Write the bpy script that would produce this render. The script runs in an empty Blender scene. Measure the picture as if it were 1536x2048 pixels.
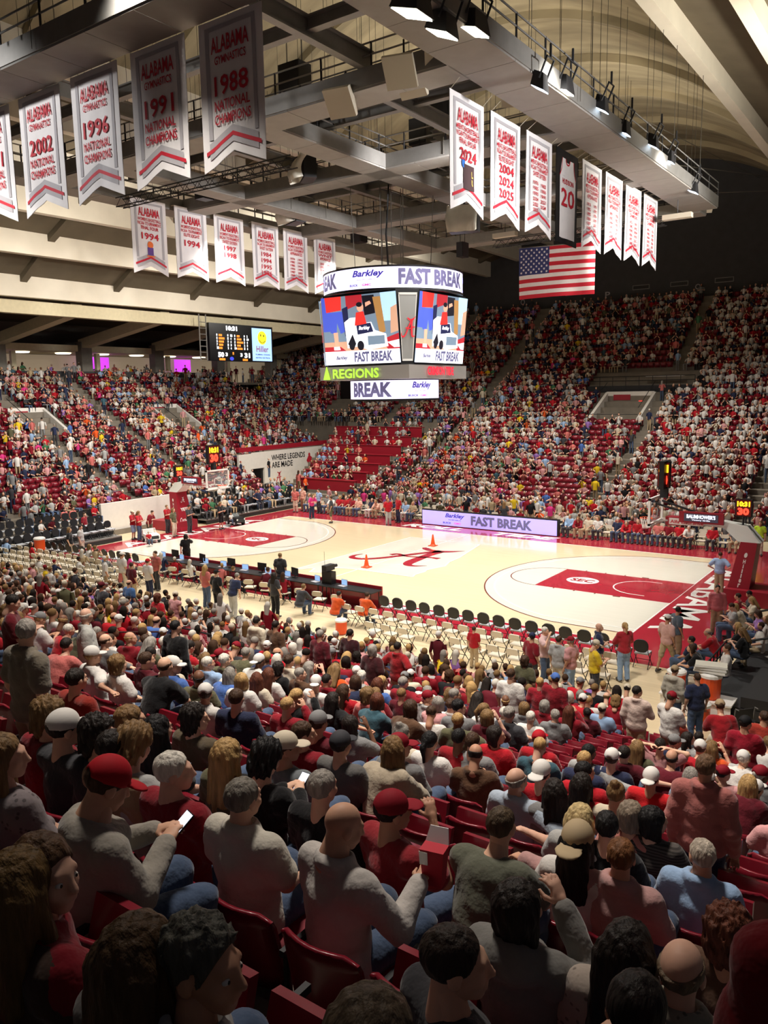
import bpy, math, random
import numpy as np
from mathutils import Matrix, Vector
random.seed(11); RNG = np.random.RandomState(7)
scene = bpy.context.scene
COL = scene.collection
# ---------------------------------------------------------------- camera
CAM = np.array([22.889, -33.213, 8.459]); FPX = 1591.28
_yaw, _pit, _rol = 0.619221, -0.149847, -0.017326
_f = np.array([-math.sin(_yaw)*math.cos(_pit), math.cos(_yaw)*math.cos(_pit), math.sin(_pit)])
_r = np.cross(_f, [0, 0, 1]); _r /= np.linalg.norm(_r); _u = np.cross(_r, _f)
_R = math.cos(_rol)*_r + math.sin(_rol)*_u; _U = -math.sin(_rol)*_r + math.cos(_rol)*_u
CM = np.array([_R, _U, _f])
cam = bpy.data.cameras.new('camera'); camo = bpy.data.objects.new('camera', cam); COL.objects.link(camo)
cam.sensor_fit = 'VERTICAL'; cam.sensor_height = 36.0; cam.sensor_width = 27.0
cam.lens = FPX/2048*36; cam.clip_start = 0.05; cam.clip_end = 400
camo.matrix_world = Matrix(((_R[0], _U[0], -_f[0], CAM[0]), (_R[1], _U[1], -_f[1], CAM[1]), (_R[2], _U[2], -_f[2], CAM[2]), (0, 0, 0, 1)))
scene.camera = camo
# ---------------------------------------------------------------- world, exposure
w = bpy.data.worlds.new('world'); scene.world = w; w.use_nodes = True
w.node_tree.nodes['Background'].inputs[0].default_value = (0.86, 0.84, 1.0, 1)
w.node_tree.nodes['Background'].inputs[1].default_value = 0.03
vs = scene.view_settings
vs.view_transform = 'Standard'; vs.look = 'None'; vs.gamma = 1.0; vs.use_curve_mapping = False
vs.exposure = 0.18
scene.cycles.max_bounces = 6; scene.cycles.diffuse_bounces = 3; scene.cycles.glossy_bounces = 3
scene.cycles.sample_clamp_indirect = 4.0
def spot_light(name, loc, aim, energy, angle, blend=.7, color=(1, .965, .90), size=.25):
    l = bpy.data.lights.new(name, 'SPOT'); l.energy = energy; l.spot_size = math.radians(angle); l.spot_blend = blend
    l.color = color; l.shadow_soft_size = size
    o = bpy.data.objects.new(name, l); COL.objects.link(o); o.location = loc
    o.rotation_euler = (Vector(aim)-Vector(loc)).to_track_quat('-Z', 'Y').to_euler()
    return o
# the arena's floodlights hang from the catwalk grid; visible fixtures are modelled further down
FLOODS = [((x, y, 17.4), (x*.92, y*.75, 0)) for x in (-8.8, -4.2, 4.4, 8.6) for y in (-10.3, -2.4, 7.6)]
for i, (p, a) in enumerate(FLOODS):
    spot_light('floodlight_beam', p, a, 2950, 104, .9)
for x in (-13.2, 13.6):  # extra pair added to brighten both ends of the court, no fixtures here
    spot_light('floodlight_beam', (x, -1.0, 17.4), (x*1.02, -1.5, 0), 4200, 100, 1.0)
for y in (-9, 3):       # the row of fixtures along the outer rail of the long catwalk
    spot_light('floodlight_beam', (13.3, y, 19.0), (2, y*.6, 0), 3200, 70, 1.0)
# unseen lamps over the far and the end stand (wide soft fill)
for x in (-8, 6):
    spot_light('stand_fill_beam', (x, 15.0, 18.6), (x*1.2, 20, 1), 10500, 112, 1.0, (1, .93, .84), .5)
for y in (-6, 8):
    spot_light('stand_fill_beam', (-13, y, 19.0), (-26, y+2, 2), 12000, 120, 1.0, (1, .93, .84), .5)
# unseen lamps added over the near stand, dimmer toward the top rows
for x in (-4, 6, 15):
    spot_light('stand_fill_beam', (x, -20.0, 19.0), (x, -18.5, 1), 9000, 84, 1.0, (1, .93, .84), .6)
spot_light('stand_fill_beam', (16.5, -25.5, 19.3), (17, -25, 4), 9000, 80, 1.0, (1, .9, .8), 1.0)  # added above the foreground to lighten its rows
# unseen lamps placed beyond the right end to light the hanging banners and the end stand
for y in (-8, 6):
    spot_light('unseen_flood_beam', (22.5, y, 16.2), (-8, y+1, 15.6), 8000, 60, 1.0, (1, .97, .95), .4)
spot_light('unseen_flood_beam', (-7, -28, 19.5), (-1.2, -18, 15.6), 5600, 40, .6, (1, .98, .96), .3)  # added lamp at the left; its narrow cone leaves the right-hand gymnastics banners dim
spot_light('fill_uplight_beam', (22, 2, 15.0), (13, 6, 23), 9000, 105, 1.0, (1, .93, .8), .5)  # added to brighten the right-hand ribs, no fixture here
for y in (-5, 4):  # added lamps that brighten the banner row along the left catwalk
    spot_light('banner_fill_beam', (8.6, y, 17.3), (-9.8, y*.6+.5, 16.2), 5200, 52, 1.0, (1, .97, .97), .3)
for (x, y) in ((0, -8), (0, 6), (3, 20)):       # unseen uplights added at the catwalk grid to brighten the vault
    spot_light('fill_uplight_beam', (x, y, 19.6), (x, y+3, 29), 2300, 155, 1.0, (1, .92, .78), .5)
for y in (-4, 12, 28):  # added fill that brightens the ribs on the left
    spot_light('fill_uplight_beam', (-13.5, y, 17.5), (-26, y, 18.5), 2600, 130, 1.0, (1, .94, .84), .5)
# ---------------------------------------------------------------- geometry helpers
def ray(px, py):
    return np.array([(px-768)/FPX, -(py-1024)/FPX, 1.0]) @ CM
def on_z(px, py, z=0.0):
    d = ray(px, py); return CAM+d*((z-CAM[2])/d[2])
def on_x(px, py, X):
    d = ray(px, py); return CAM+d*((X-CAM[0])/d[0])
def on_y(px, py, Y):
    d = ray(px, py); return CAM+d*((Y-CAM[1])/d[1])
class G:
    """collects shapes and links them as one mesh object"""
    def __init__(s): s.v = []; s.f = []; s.m = []; s.mi = 0
    def add(s, v, f):
        n = len(s.v); s.v.extend([tuple(map(float, p)) for p in v]); s.f.extend([tuple(n+i for i in q) for q in f]); s.m.extend([s.mi]*len(f)); return s
    def box(s, x0, x1, y0, y1, z0, z1):
        return s.add([(x0,y0,z0),(x1,y0,z0),(x1,y1,z0),(x0,y1,z0),(x0,y0,z1),(x1,y0,z1),(x1,y1,z1),(x0,y1,z1)],
                     [(0,3,2,1),(4,5,6,7),(0,1,5,4),(1,2,6,5),(2,3,7,6),(3,0,4,7)])
    def hexa(s, b, t):
        return s.add(list(b)+list(t), [(0,3,2,1),(4,5,6,7),(0,1,5,4),(1,2,6,5),(2,3,7,6),(3,0,4,7)])
    def beam(s, a, b, w, h, up=(0,0,1)):
        a = Vector(a); b = Vector(b); d = (b-a).normalized(); u = Vector(up)
        sd = d.cross(u)
        if sd.length < 1e-4: sd = d.cross(Vector((1,0,0)))
        sd.normalize(); u = sd.cross(d); sd = sd*w/2; u = u*h/2
        return s.hexa([a-sd-u, b-sd-u, b+sd-u, a+sd-u], [a-sd+u, b-sd+u, b+sd+u, a+sd+u])
    def tube(s, pts, r, n=8, cap=True):
        pts = [Vector(p) for p in pts]; rs = r if hasattr(r, '__len__') else [r]*len(pts)
        base = len(s.v); nf = 0
        for i, p in enumerate(pts):
            d = (pts[min(i+1, len(pts)-1)]-pts[max(i-1, 0)]).normalized()
            a = d.cross(Vector((0,0,1)))
            if a.length < .05: a = d.cross(Vector((0,1,0)))
            a.normalize(); b = d.cross(a)
            for k in range(n):
                t = 2*math.pi*k/n; q = p+(a*math.cos(t)+b*math.sin(t))*rs[i]; s.v.append(tuple(q))
        for i in range(len(pts)-1):
            for k in range(n):
                s.f.append((base+i*n+k, base+i*n+(k+1) % n, base+(i+1)*n+(k+1) % n, base+(i+1)*n+k)); nf += 1
        if cap:
            s.f.append(tuple(base+k for k in range(n))[::-1]); s.f.append(tuple(base+(len(pts)-1)*n+k for k in range(n))); nf += 2
        s.m.extend([s.mi]*nf); return s
    def lathe(s, prof, c=(0,0,0), n=16):
        base = len(s.v); nf = 0
        for (r, z) in prof:
            for k in range(n):
                t = 2*math.pi*k/n; s.v.append((c[0]+r*math.cos(t), c[1]+r*math.sin(t), c[2]+z))
        for i in range(len(prof)-1):
            for k in range(n):
                s.f.append((base+i*n+k, base+i*n+(k+1) % n, base+(i+1)*n+(k+1) % n, base+(i+1)*n+k)); nf += 1
        s.f.append(tuple(base+k for k in range(n))[::-1]); s.f.append(tuple(base+(len(prof)-1)*n+k for k in range(n))); nf += 2
        s.m.extend([s.mi]*nf); return s
    def prism(s, pts, z0, z1):
        n = len(pts); v = [(p[0], p[1], z0) for p in pts]+[(p[0], p[1], z1) for p in pts]
        f = [tuple(range(n))[::-1], tuple(range(n, 2*n))]+[(i, (i+1) % n, n+(i+1) % n, n+i) for i in range(n)]
        return s.add(v, f)
    def ball(s, c, r, n=10, m=6):
        rr = r if hasattr(r, '__len__') else (r, r, r)
        v = []; f = []
        for j in range(m+1):
            p = math.pi*j/m
            for k in range(n):
                t = 2*math.pi*k/n
                v.append((c[0]+rr[0]*math.sin(p)*math.cos(t), c[1]+rr[1]*math.sin(p)*math.sin(t), c[2]-rr[2]*math.cos(p)))
        for j in range(m):
            for k in range(n):
                f.append((j*n+k, j*n+(k+1) % n, (j+1)*n+(k+1) % n, (j+1)*n+k))
        return s.add(v, f)
    def xf(s, fn):
        s.v = [tuple(fn(p)) for p in s.v]; return s
    def mesh(s, name, mats, smooth=False):
        me = bpy.data.meshes.new(name); me.from_pydata(s.v, [], s.f)
        for mt in (mats if isinstance(mats, (list, tuple)) else [mats]): me.materials.append(mt)
        if len(set(s.m)) > 1: me.polygons.foreach_set('material_index', s.m)
        if smooth: me.polygons.foreach_set('use_smooth', [True]*len(s.f))
        me.update(); return me
    def build(s, name, mats, parent=None, smooth=False, world=True):
        if parent is not None and world:
            inv = parent.matrix_basis.inverted(); s.v = [tuple(inv @ Vector(p)) for p in s.v]
        return link(name, s.mesh(name, mats, smooth), parent)
def link(name, me, parent=None):
    o = bpy.data.objects.new(name, me); COL.objects.link(o)
    if parent is not None: o.parent = parent
    return o
def tag(o, label=None, cat=None, group=None, kind=None):
    if label: o['label'] = label
    if cat: o['category'] = cat
    if group: o['group'] = group
    if kind: o['kind'] = kind
    return o
def thing(name, label, cat, loc=(0,0,0), rz=0.0, group=None):
    o = bpy.data.objects.new(name, None); COL.objects.link(o); o.empty_display_size = .2
    o.location = [float(c) for c in loc]; o.rotation_euler = (0, 0, rz)
    o.matrix_basis = Matrix.Translation([float(c) for c in loc]) @ Matrix.Rotation(rz, 4, 'Z')
    return tag(o, label, cat, group)
def struct(name, g, mat, label=None, parent=None, smooth=False):
    o = g.build(name, mat, parent, smooth)
    if parent is None: tag(o, label, None, None, 'structure')
    return o
_kids = {}
def copy_tree(o, parent=None):
    if o.name not in _kids: _kids[o.name] = list(o.children)
    c = o.copy(); COL.objects.link(c); c.parent = parent
    for ch in _kids[o.name]: copy_tree(ch, c)
    return c
def place(o, loc, rz=0.0, sc=1.0):
    o.matrix_basis = Matrix.Translation([float(c) for c in loc]) @ Matrix.Rotation(rz, 4, 'Z') @ Matrix.Scale(sc, 4)
    return o
# ---------------------------------------------------------------- materials
MATS = {}
def srgb(c):
    return tuple((x/255/12.92) if x/255 <= .04045 else ((x/255+.055)/1.055)**2.4 for x in c)
def mat(name, rgb, rough=.6, metal=0.0, var=0.0, vscale=4.0, bump=0.0, bscale=30.0, spec=.5, emit=None, es=1.0, sheen=0.0, pat=None, objcol=False, attr=None, coat=0.0, alpha=None, stretch=None):
    if name in MATS: return MATS[name]
    m = bpy.data.materials.new(name); m.use_nodes = True; nt = m.node_tree; b = nt.nodes['Principled BSDF']
    c = tuple(srgb(rgb))+(1,)
    b.inputs['Base Color'].default_value = c; b.inputs['Roughness'].default_value = rough; b.inputs['Metallic'].default_value = metal
    b.inputs['Specular IOR Level'].default_value = spec; b.inputs['Coat Weight'].default_value = coat
    b.inputs['Sheen Weight'].default_value = sheen
    if alpha is not None: b.inputs['Alpha'].default_value = alpha
    src = None
    if objcol: n = nt.nodes.new('ShaderNodeObjectInfo'); src = n.outputs['Color']
    if attr: n = nt.nodes.new('ShaderNodeAttribute'); n.attribute_name = attr; src = n.outputs['Color']
    tc = nt.nodes.new('ShaderNodeTexCoord'); coord = tc.outputs['Object']
    if stretch:
        mp = nt.nodes.new('ShaderNodeMapping'); mp.inputs['Scale'].default_value = stretch; nt.links.new(coord, mp.inputs['Vector']); coord = mp.outputs['Vector']
    if var > 0:
        nz = nt.nodes.new('ShaderNodeTexNoise'); nz.inputs['Scale'].default_value = vscale; nz.inputs['Detail'].default_value = 4
        nt.links.new(coord, nz.inputs['Vector'])
        mr = nt.nodes.new('ShaderNodeMapRange'); mr.inputs['From Min'].default_value = .3; mr.inputs['From Max'].default_value = .7
        mr.inputs['To Min'].default_value = 1-var; mr.inputs['To Max'].default_value = 1+var
        nt.links.new(nz.outputs['Fac'], mr.inputs['Value'])
        hs = nt.nodes.new('ShaderNodeHueSaturation'); hs.inputs['Color'].default_value = c
        if src is not None: nt.links.new(src, hs.inputs['Color'])
        nt.links.new(mr.outputs['Result'], hs.inputs['Value']); src = hs.outputs['Color']
    if pat:
        if pat == 'stripe':
            pt = nt.nodes.new('ShaderNodeTexWave'); pt.inputs['Scale'].default_value = 14; pt.bands_direction = 'Z'; fac = pt.outputs['Fac']
        else:
            pt = nt.nodes.new('ShaderNodeTexVoronoi'); pt.inputs['Scale'].default_value = 26; fac = pt.outputs['Distance']
        nt.links.new(tc.outputs['Object'], pt.inputs['Vector'])
        rp_ = nt.nodes.new('ShaderNodeMapRange'); rp_.inputs['From Min'].default_value = .45 if pat == 'stripe' else .2; rp_.inputs['From Max'].default_value = .55 if pat == 'stripe' else .3; rp_.inputs['To Min'].default_value = .45; rp_.inputs['To Max'].default_value = 1
        nt.links.new(fac, rp_.inputs['Value']); h2 = nt.nodes.new('ShaderNodeHueSaturation'); nt.links.new(src, h2.inputs['Color']); nt.links.new(rp_.outputs['Result'], h2.inputs['Value']); src = h2.outputs['Color']
    if src is not None: nt.links.new(src, b.inputs['Base Color'])
    if bump > 0:
        nb = nt.nodes.new('ShaderNodeTexNoise'); nb.inputs['Scale'].default_value = bscale; nb.inputs['Detail'].default_value = 3
        nt.links.new(coord, nb.inputs['Vector'])
        bp = nt.nodes.new('ShaderNodeBump'); bp.inputs['Strength'].default_value = bump; bp.inputs['Distance'].default_value = .02
        nt.links.new(nb.outputs['Fac'], bp.inputs['Height']); nt.links.new(bp.outputs['Normal'], b.inputs['Normal'])
    if emit is not None:
        b.inputs['Emission Color'].default_value = tuple(srgb(emit))+(1,); b.inputs['Emission Strength'].default_value = es
    MATS[name] = m; return m
CRIMSON = (150, 26, 44)
M = dict(
    wood=mat('court_wood', (238, 218, 180), .16, var=.05, vscale=1.4, stretch=(.25, 6, 1), coat=.25),
    pale=mat('court_pale_stain', (232, 227, 212), .16, var=.03, vscale=1.2, stretch=(.25, 6, 1), coat=.25),
    paint=mat('court_crimson_paint', (176, 42, 58), .16, var=.04, vscale=2, coat=.3),
    white=mat('white_paint', (240, 238, 232), .3),
    line=mat('dark_line_paint', (120, 60, 52), .25),
    concrete=mat('concrete', (120, 112, 100), .85, var=.14, vscale=1.2, bump=.2, bscale=14),
    vault=mat('vault_concrete', (156, 144, 116), .9, var=.32, vscale=.35, stretch=(.5, 2.2, 1), bump=.3, bscale=3),
    panel=mat('roof_panel_brown', (100, 90, 72), .9, var=.12, vscale=.6),
    rib=mat('cream_rib_paint', (226, 218, 200), .75, var=.05, vscale=.8),
    beam=mat('cream_beam', (206, 196, 164), .8, var=.06),
    darkwall=mat('charcoal_wall', (66, 66, 68), .85, var=.1, vscale=1.5),
    greywall=mat('grey_wall', (120, 116, 108), .85, var=.08),
    whitewall=mat('white_wall', (226, 222, 214), .7, var=.03),
    steel=mat('grey_steel', (128, 126, 122), .5, .3, var=.08, vscale=3),
    catwhite=mat('catwalk_soffit', (138, 134, 128), .7, var=.06, vscale=2),
    dark=mat('dark_steel', (44, 44, 46), .55, .3),
    black=mat('black_plastic', (22, 22, 24), .45),
    screenblack=mat('screen_black', (10, 10, 14), .3),
    seat=mat('crimson_plastic', (124, 22, 38), .32, var=.05, vscale=6, coat=.15),
    crimson=mat('crimson_vinyl', (152, 24, 42), .45),
    banner=mat('banner_white', (232, 228, 228), .75, var=.03, vscale=3),
    bgrey=mat('banner_grey', (176, 172, 176), .75),
    red=mat('print_red', (190, 26, 48), .7),
    navy=mat('flag_navy', (44, 52, 104), .75),
    orange=mat('orange_plastic', (236, 84, 28), .4),
    glass=mat('clear_glass', (220, 235, 235), .05, alpha=.12),
    cable=mat('wire', (70, 64, 54), .6),
    speaker=mat('speaker_grey', (196, 188, 170), .7),
    tarp=mat('white_shroud', (206, 202, 188), .6, var=.05, bump=.5, bscale=4),
)
def emis(name, rgb, s):
    return mat(name, rgb, .5, emit=rgb, es=s)
# ---------------------------------------------------------------- lettering
_tc = {}
def text_arr(s, bold=.0, shear=0.0, font_w=None):
    key = (s, bold, shear)
    if key in _tc: return _tc[key]
    cu = bpy.data.curves.new('t', 'FONT'); cu.body = s; cu.offset = bold; cu.shear = shear; cu.resolution_u = 2; cu.align_x = 'LEFT'
    o = bpy.data.objects.new('t', cu)
    me = bpy.data.meshes.new_from_object(o)
    v = np.empty(len(me.vertices)*3); me.vertices.foreach_get('co', v); v = v.reshape(-1, 3)[:, :2].copy()
    f = [tuple(p.vertices) for p in me.polygons]
    bpy.data.objects.remove(o); bpy.data.curves.remove(cu); bpy.data.meshes.remove(me)
    v -= v.min(0); v /= np.maximum(v.max(0), 1e-6)
    _tc[key] = (v, f); return v, f
def put_text(g, s, u0, v0, wd, ht, fn, bold=.03, shear=0.0):
    """lettering in a rectangle (u0,v0,wd,ht); fn maps (u,v) to a world point"""
    v, f = text_arr(s, bold, shear)
    g.add([fn(u0+p[0]*wd, v0+p[1]*ht) for p in v], f)
def poly2(g, pts, fn): g.add([fn(*p) for p in pts], [tuple(range(len(pts)))])
def ribbon(g, pts, fn, smooth=3):
    """variable-width stroke: list of (u,v,width)"""
    P = np.array(pts, float)
    for _ in range(smooth):
        Q = [P[0]]
        for i in range(len(P)-1): Q += [P[i]*.75+P[i+1]*.25, P[i]*.25+P[i+1]*.75]
        Q.append(P[-1]); P = np.array(Q)
    v = []; f = []
    for i in range(len(P)):
        d = P[min(i+1, len(P)-1), :2]-P[max(i-1, 0), :2]; d /= max(np.linalg.norm(d), 1e-9); n = np.array([-d[1], d[0]])*P[i, 2]/2
        v += [fn(*(P[i, :2]+n)), fn(*(P[i, :2]-n))]
    for i in range(len(P)-1): f.append((2*i, 2*i+1, 2*i+3, 2*i+2))
    g.add(v, f)
SCRIPT_A = [[(-2.0,-.3,.06),(-2.2,-.8,.22),(-2.0,-1.35,.36),(-1.3,-1.4,.36),(-.6,-.75,.34),(.1,.55,.34),(.75,1.75,.36),(1.2,2.4,.5)],
            [(-.12,2.8,.2),(.1,2.6,.42),(.6,2.3,.36),(1.2,2.3,.5),(1.75,2.6,.33),(2.25,3.1,.03)],
            [(1.2,2.35,.55),(1.12,1.2,.5),(1.2,.2,.55),(1.25,-.7,.6),(1.45,-1.3,.42),(1.9,-1.4,.25),(2.45,-1.0,.04)],
            [(-.6,.3,.3),(-.45,.7,.28),(0,.5,.22),(.5,.36,.2),(1.1,.6,.22),(1.6,.78,.22),(2.1,.72,.36)]]
def script_a(g, cu, cv, s, fn):
    for st in SCRIPT_A: ribbon(g, [((x*s), (y-.8)*s, w_*s) for x, y, w_ in st], lambda a, b: fn(cu+a, cv+b))
def disc2(g, cu, cv, ru, rv, fn, n=24):
    poly2(g, [(cu+ru*math.cos(2*math.pi*k/n), cv+rv*math.sin(2*math.pi*k/n)) for k in range(n)], fn)
_o = ['first', 'second', 'third', 'fourth', 'fifth', 'sixth', 'seventh', 'eighth', 'ninth', 'tenth', 'eleventh', 'twelfth', 'thirteenth', 'fourteenth', 'fifteenth', 'sixteenth', 'seventeenth', 'eighteenth', 'nineteenth', 'twentieth']
NTH = _o+[a+'-'+b if b else c for a, c in (('twenty', 'x'), ('thirty', 'thirtieth'), ('forty', 'fortieth'), ('fifty', 'fiftieth'), ('sixty', 'sixtieth'), ('seventy', 'seventieth')) for b in ['']+_o[:9]][1:]
# ================================================================ THE SETTING
L, W = 14.325, 7.62
# ---- floor and court
floor = struct('floor', G().box(-30, 34, -16, 30, -.3, -.02), M['wood'], 'pale wooden arena floor around the basketball court')
crt = struct('court_surface', G().box(-16.6, 17.6, -9.6, 10.9, -.02, 0), M['wood'], parent=floor)
zz = [0.0]
def flat(name, mt, z):
    def fn(u, v): return (u, v, z)
    return fn
def fslab(name, g, mt): return g.build(name, mt, floor)
g = G(); z = .004     # crimson apron
for b in ((-16.5, -L, -9.4, 10.8), (L, 17.4, -9.4, 10.8), (-L, L, W, 10.8), (-L, L, -9.4, -W)):
    g.box(b[0], b[1], b[2], b[3], 0, z)
fslab('apron', g, M['paint'])
def arc_pts(cx, sgn, r, ymax, x_base):
    a = math.asin(min(1, ymax/r)); n = 48
    return [(cx+sgn*r*math.cos(t), r*math.sin(t)) for t in np.linspace(-a, a, n)]
for sg in (-1, 1):
    bx = sg*L; cx = bx-sg*1.575
    P = arc_pts(cx, -sg, 6.75, 6.6, bx)
    fslab('three_point_area', G().prism([(bx, -6.6)]+P+[(bx, 6.6)] if sg < 0 else ([(bx, -6.6)]+P+[(bx, 6.6)])[::-1], 0, .005), M['pale'])
    def strip(pts, wd, z0, mt, name):
        g = G(); ribbon(g, [(p[0], p[1], wd) for p in pts], lambda u, v: (u, v, z0), 0); return fslab(name, g, mt)
    strip([(bx, -6.6)]+P+[(bx, 6.6)], .06, .008, M['line'], 'three_point_line')
    P2 = arc_pts(cx, -sg, 6.32, 6.02, bx)
    strip([(bx, -6.02)]+P2+[(bx, 6.02)], .07, .0085, M['white'], 'inner_arc_line')
    fslab('lane', G().box(min(bx, bx-sg*5.79), max(bx, bx-sg*5.79), -1.83, 1.83, 0, .010), M['paint'])
    ft = bx-sg*5.79
    strip([(ft-sg*1.83*math.cos(t), 1.83*math.sin(t)) for t in np.linspace(-math.pi/2, math.pi/2, 30)], .05, .009, M['line'], 'free_throw_circle')
    g = G()
    for yy in (-1.86, 1.86):
        for q in (2.13, 3.05, 3.96, 4.88):
            wd = .3 if q == 2.13 else .06
            g.box(bx-sg*q-wd/2, bx-sg*q+wd/2, yy-.1 if yy < 0 else yy, yy if yy < 0 else yy+.1, 0, .012)
    fslab('lane_mark', g, M['line'])
    c2 = bx-sg*1.6
    strip([(c2+sg*.4, -1.25)]+[(c2-sg*1.25*math.cos(t), 1.25*math.sin(t)) for t in np.linspace(-math.pi/2, math.pi/2, 24)]+[(c2+sg*.4, 1.25)], .06, .014, M['white'], 'restricted_arc')
    g = G(); disc2(g, sg*10.0, 0, .72, .62, lambda u, v: (u, v, .013)); fslab('conference_disc', g, M['white'])
    g = G(); put_text(g, 'SEC', sg*10.0-.52, -.27, 1.04, .54, lambda u, v: (u, v, .017), .04); fslab('conference_lettering', g, M['paint'])
    g = G(); put_text(g, 'ALABAMA', 0, 0, 11.0, 1.3, (lambda u, v: (14.6+v, 5.4-u, .012)) if sg > 0 else (lambda u, v: (-14.6-v, -5.6+u, .012)), .015)
    fslab('baseline_lettering', g, M['white'])
    g = G(); g.box(bx-.03, bx+.03, -W, W, 0, .009); fslab('base_line', g, M['white'])
g = G(); g.box(-L, L, W-.03, W+.03, 0, .009); g.box(-L, L, -W-.03, -W+.03, 0, .009); fslab('side_line', g, M['white'])
g = G(); put_text(g, 'ROLL', -5.3, 8.15, 4.3, 1.0, lambda u, v: (u, v, .012), .05, .25); put_text(g, 'TIDE', 1.1, 8.15, 4.0, 1.0, lambda u, v: (u, v, .012), .05, .25)
fslab('sideline_lettering', g, M['white'])
ST = [(-2.66,-4.8),(-2.4,-4.81),(-2.15,-4.33),(-1.95,-4.27),(-1.64,-5.02),(-1.07,-4.83),(-.99,-4.14),(-1.33,-3.67),(-.14,-3.39),(3.12,-3.3),(2.97,-2.87),(3.05,-2.19),(2.93,-1.78),(3.23,-.59),(2.94,.27),(2.83,1.49),(2.05,5.08),(-2.5,5.11)]
fslab('state_outline_fill', G().prism(ST, 0, .005), M['pale'])
g = G()
for i in range(len(ST)):
    a, b = ST[i], ST[(i+1) % len(ST)]; ribbon(g, [(a[0], a[1], .09), (b[0], b[1], .09)], lambda u, v: (u, v, .009), 0)
fslab('state_outline', g, M['white'])
g = G(); g.box(-.03, .03, -W, W, 0, .007); fslab('half_court_line', g, M['white'])
strip([(1.83*math.cos(t), 1.83*math.sin(t)) for t in np.linspace(0, 2*math.pi, 49)], .05, .0075, M['white'], 'centre_circle')
g = G(); script_a(g, 0, .8, 1.0, lambda u, v: (u, v, .013)); fslab('centre_script_letter', g, M['paint'])
# ---- stepped stands
def zf(i): return .3+.22*i+.0055*i*i
def zn(i): return .2*i+.0037*i*i
ROW = .82
near_stand = G()
for i in range(0, 31):
    near_stand.box(-34, 30, -14.6-ROW*(i+.62), -14.6-ROW*(i-.38), -.3 if i < 3 else zn(i)-1.0, zn(i)+.001)
struct('floor_near_stand', near_stand, M['concrete'], 'dark stepped concrete of the near seating stand')
fs = G()
for i in range(0, 39):
    y = 14+ROW*i; x0 = (-21.2-.28*i if y < 24 else -24.6) if y < 28 else -46
    fs.box(x0, 34, y-.3*ROW, y+.7*ROW, -.3, zf(i))
far_stand = struct('floor_far_stand', fs, M['concrete'], 'stepped concrete of the far seating stand')
ls = G()
for i in range(0, 28):
    x = -19-ROW*i
    if i < 3: y1, y0 = (-9, -14)
    y0, y1 = (-16, 13.4) if x > -25 else (-24, 28)
    ls.box(x-.7*ROW, x+.3*ROW, y0, y1, -.3, zf(i))
left_stand = struct('floor_left_stand', ls, M['concrete'], 'stepped concrete of the end seating stand behind the left basket')
# ---- walls
struct('wall_far', G().box(-48, 36, 46.1, 46.6, -.3, 31), M['darkwall'], 'charcoal end wall above the far stand')
struct('wall_left', G().box(-48.5, -48, -30, 46.6, -.3, 16), M['greywall'], 'wall behind the left concourse')
lw = struct('wall_tunnel', G().box(-25.2, -25.0, 13.4, 14.9, -.05, 3.5).box(-25.2, -25, 16.4, 27.6, -.05, 3.7).box(-25.2, -25, 14.9, 16.4, 2.2, 3.6), M['whitewall'], 'white corner tunnel wall with black slogan')
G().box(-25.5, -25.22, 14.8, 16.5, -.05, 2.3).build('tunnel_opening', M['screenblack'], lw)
G().box(-25.3, -24.9, 13.4, 27.6, 3.7, 4.05).build('parapet_band', M['crimson'], lw)
g = G(); fnw = lambda u, v: (-24.985, u, v)
put_text(g, 'WHERE LEGENDS', 17.3, 2.72, 4.4, .5, fnw, .02); put_text(g, 'ARE MADE', 17.3, 2.08, 2.7, .5, fnw, .02); g.build('slogan_lettering', M['black'], lw)
g = G(); script_a(g, 18.0, 1.25, .22, fnw); g.build('script_letter', M['red'], lw)
g = G(); disc2(g, 22.3, 2.9, .14, .17, fnw, 12); poly2(g, [(22.0, 1.3), (22.15, 1.3), (22.3, 1.9), (22.45, 1.3), (22.62, 1.3), (22.55, 2.1), (22.7, 2.6), (22.45, 2.78), (22.15, 2.78), (21.9, 2.4), (22.1, 2.1)], fnw); g.build('player_print', M['red'], lw)
struct('wall_low_end', G().box(-19.1, -18.9, -4.2, 1.2, -.02, 2.0), M['whitewall'], 'low white wall behind the left basket')
# letters and vents on the far wall
wf = bpy.data.objects['wall_far']
for ch, x in (('O', -15.1), ('P', -5.9), ('Q', 2.7)):
    g = G(); put_text(g, ch, x-.25, 17.3, .5, .6, lambda u, v: (u, 46.08, v), .01); g.build('section_letter', M['bgrey'], wf)
for x in (-9.5, -2.6, 1.0, 5.0):
    G().box(x-.75, x+.75, 46.03, 46.1, 17.9, 18.2).build('wall_vent', M['black'], wf)
    G().box(x-.82, x+.82, 46.05, 46.1, 17.83, 18.27).build('vent_frame', M['steel'], wf)
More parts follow.
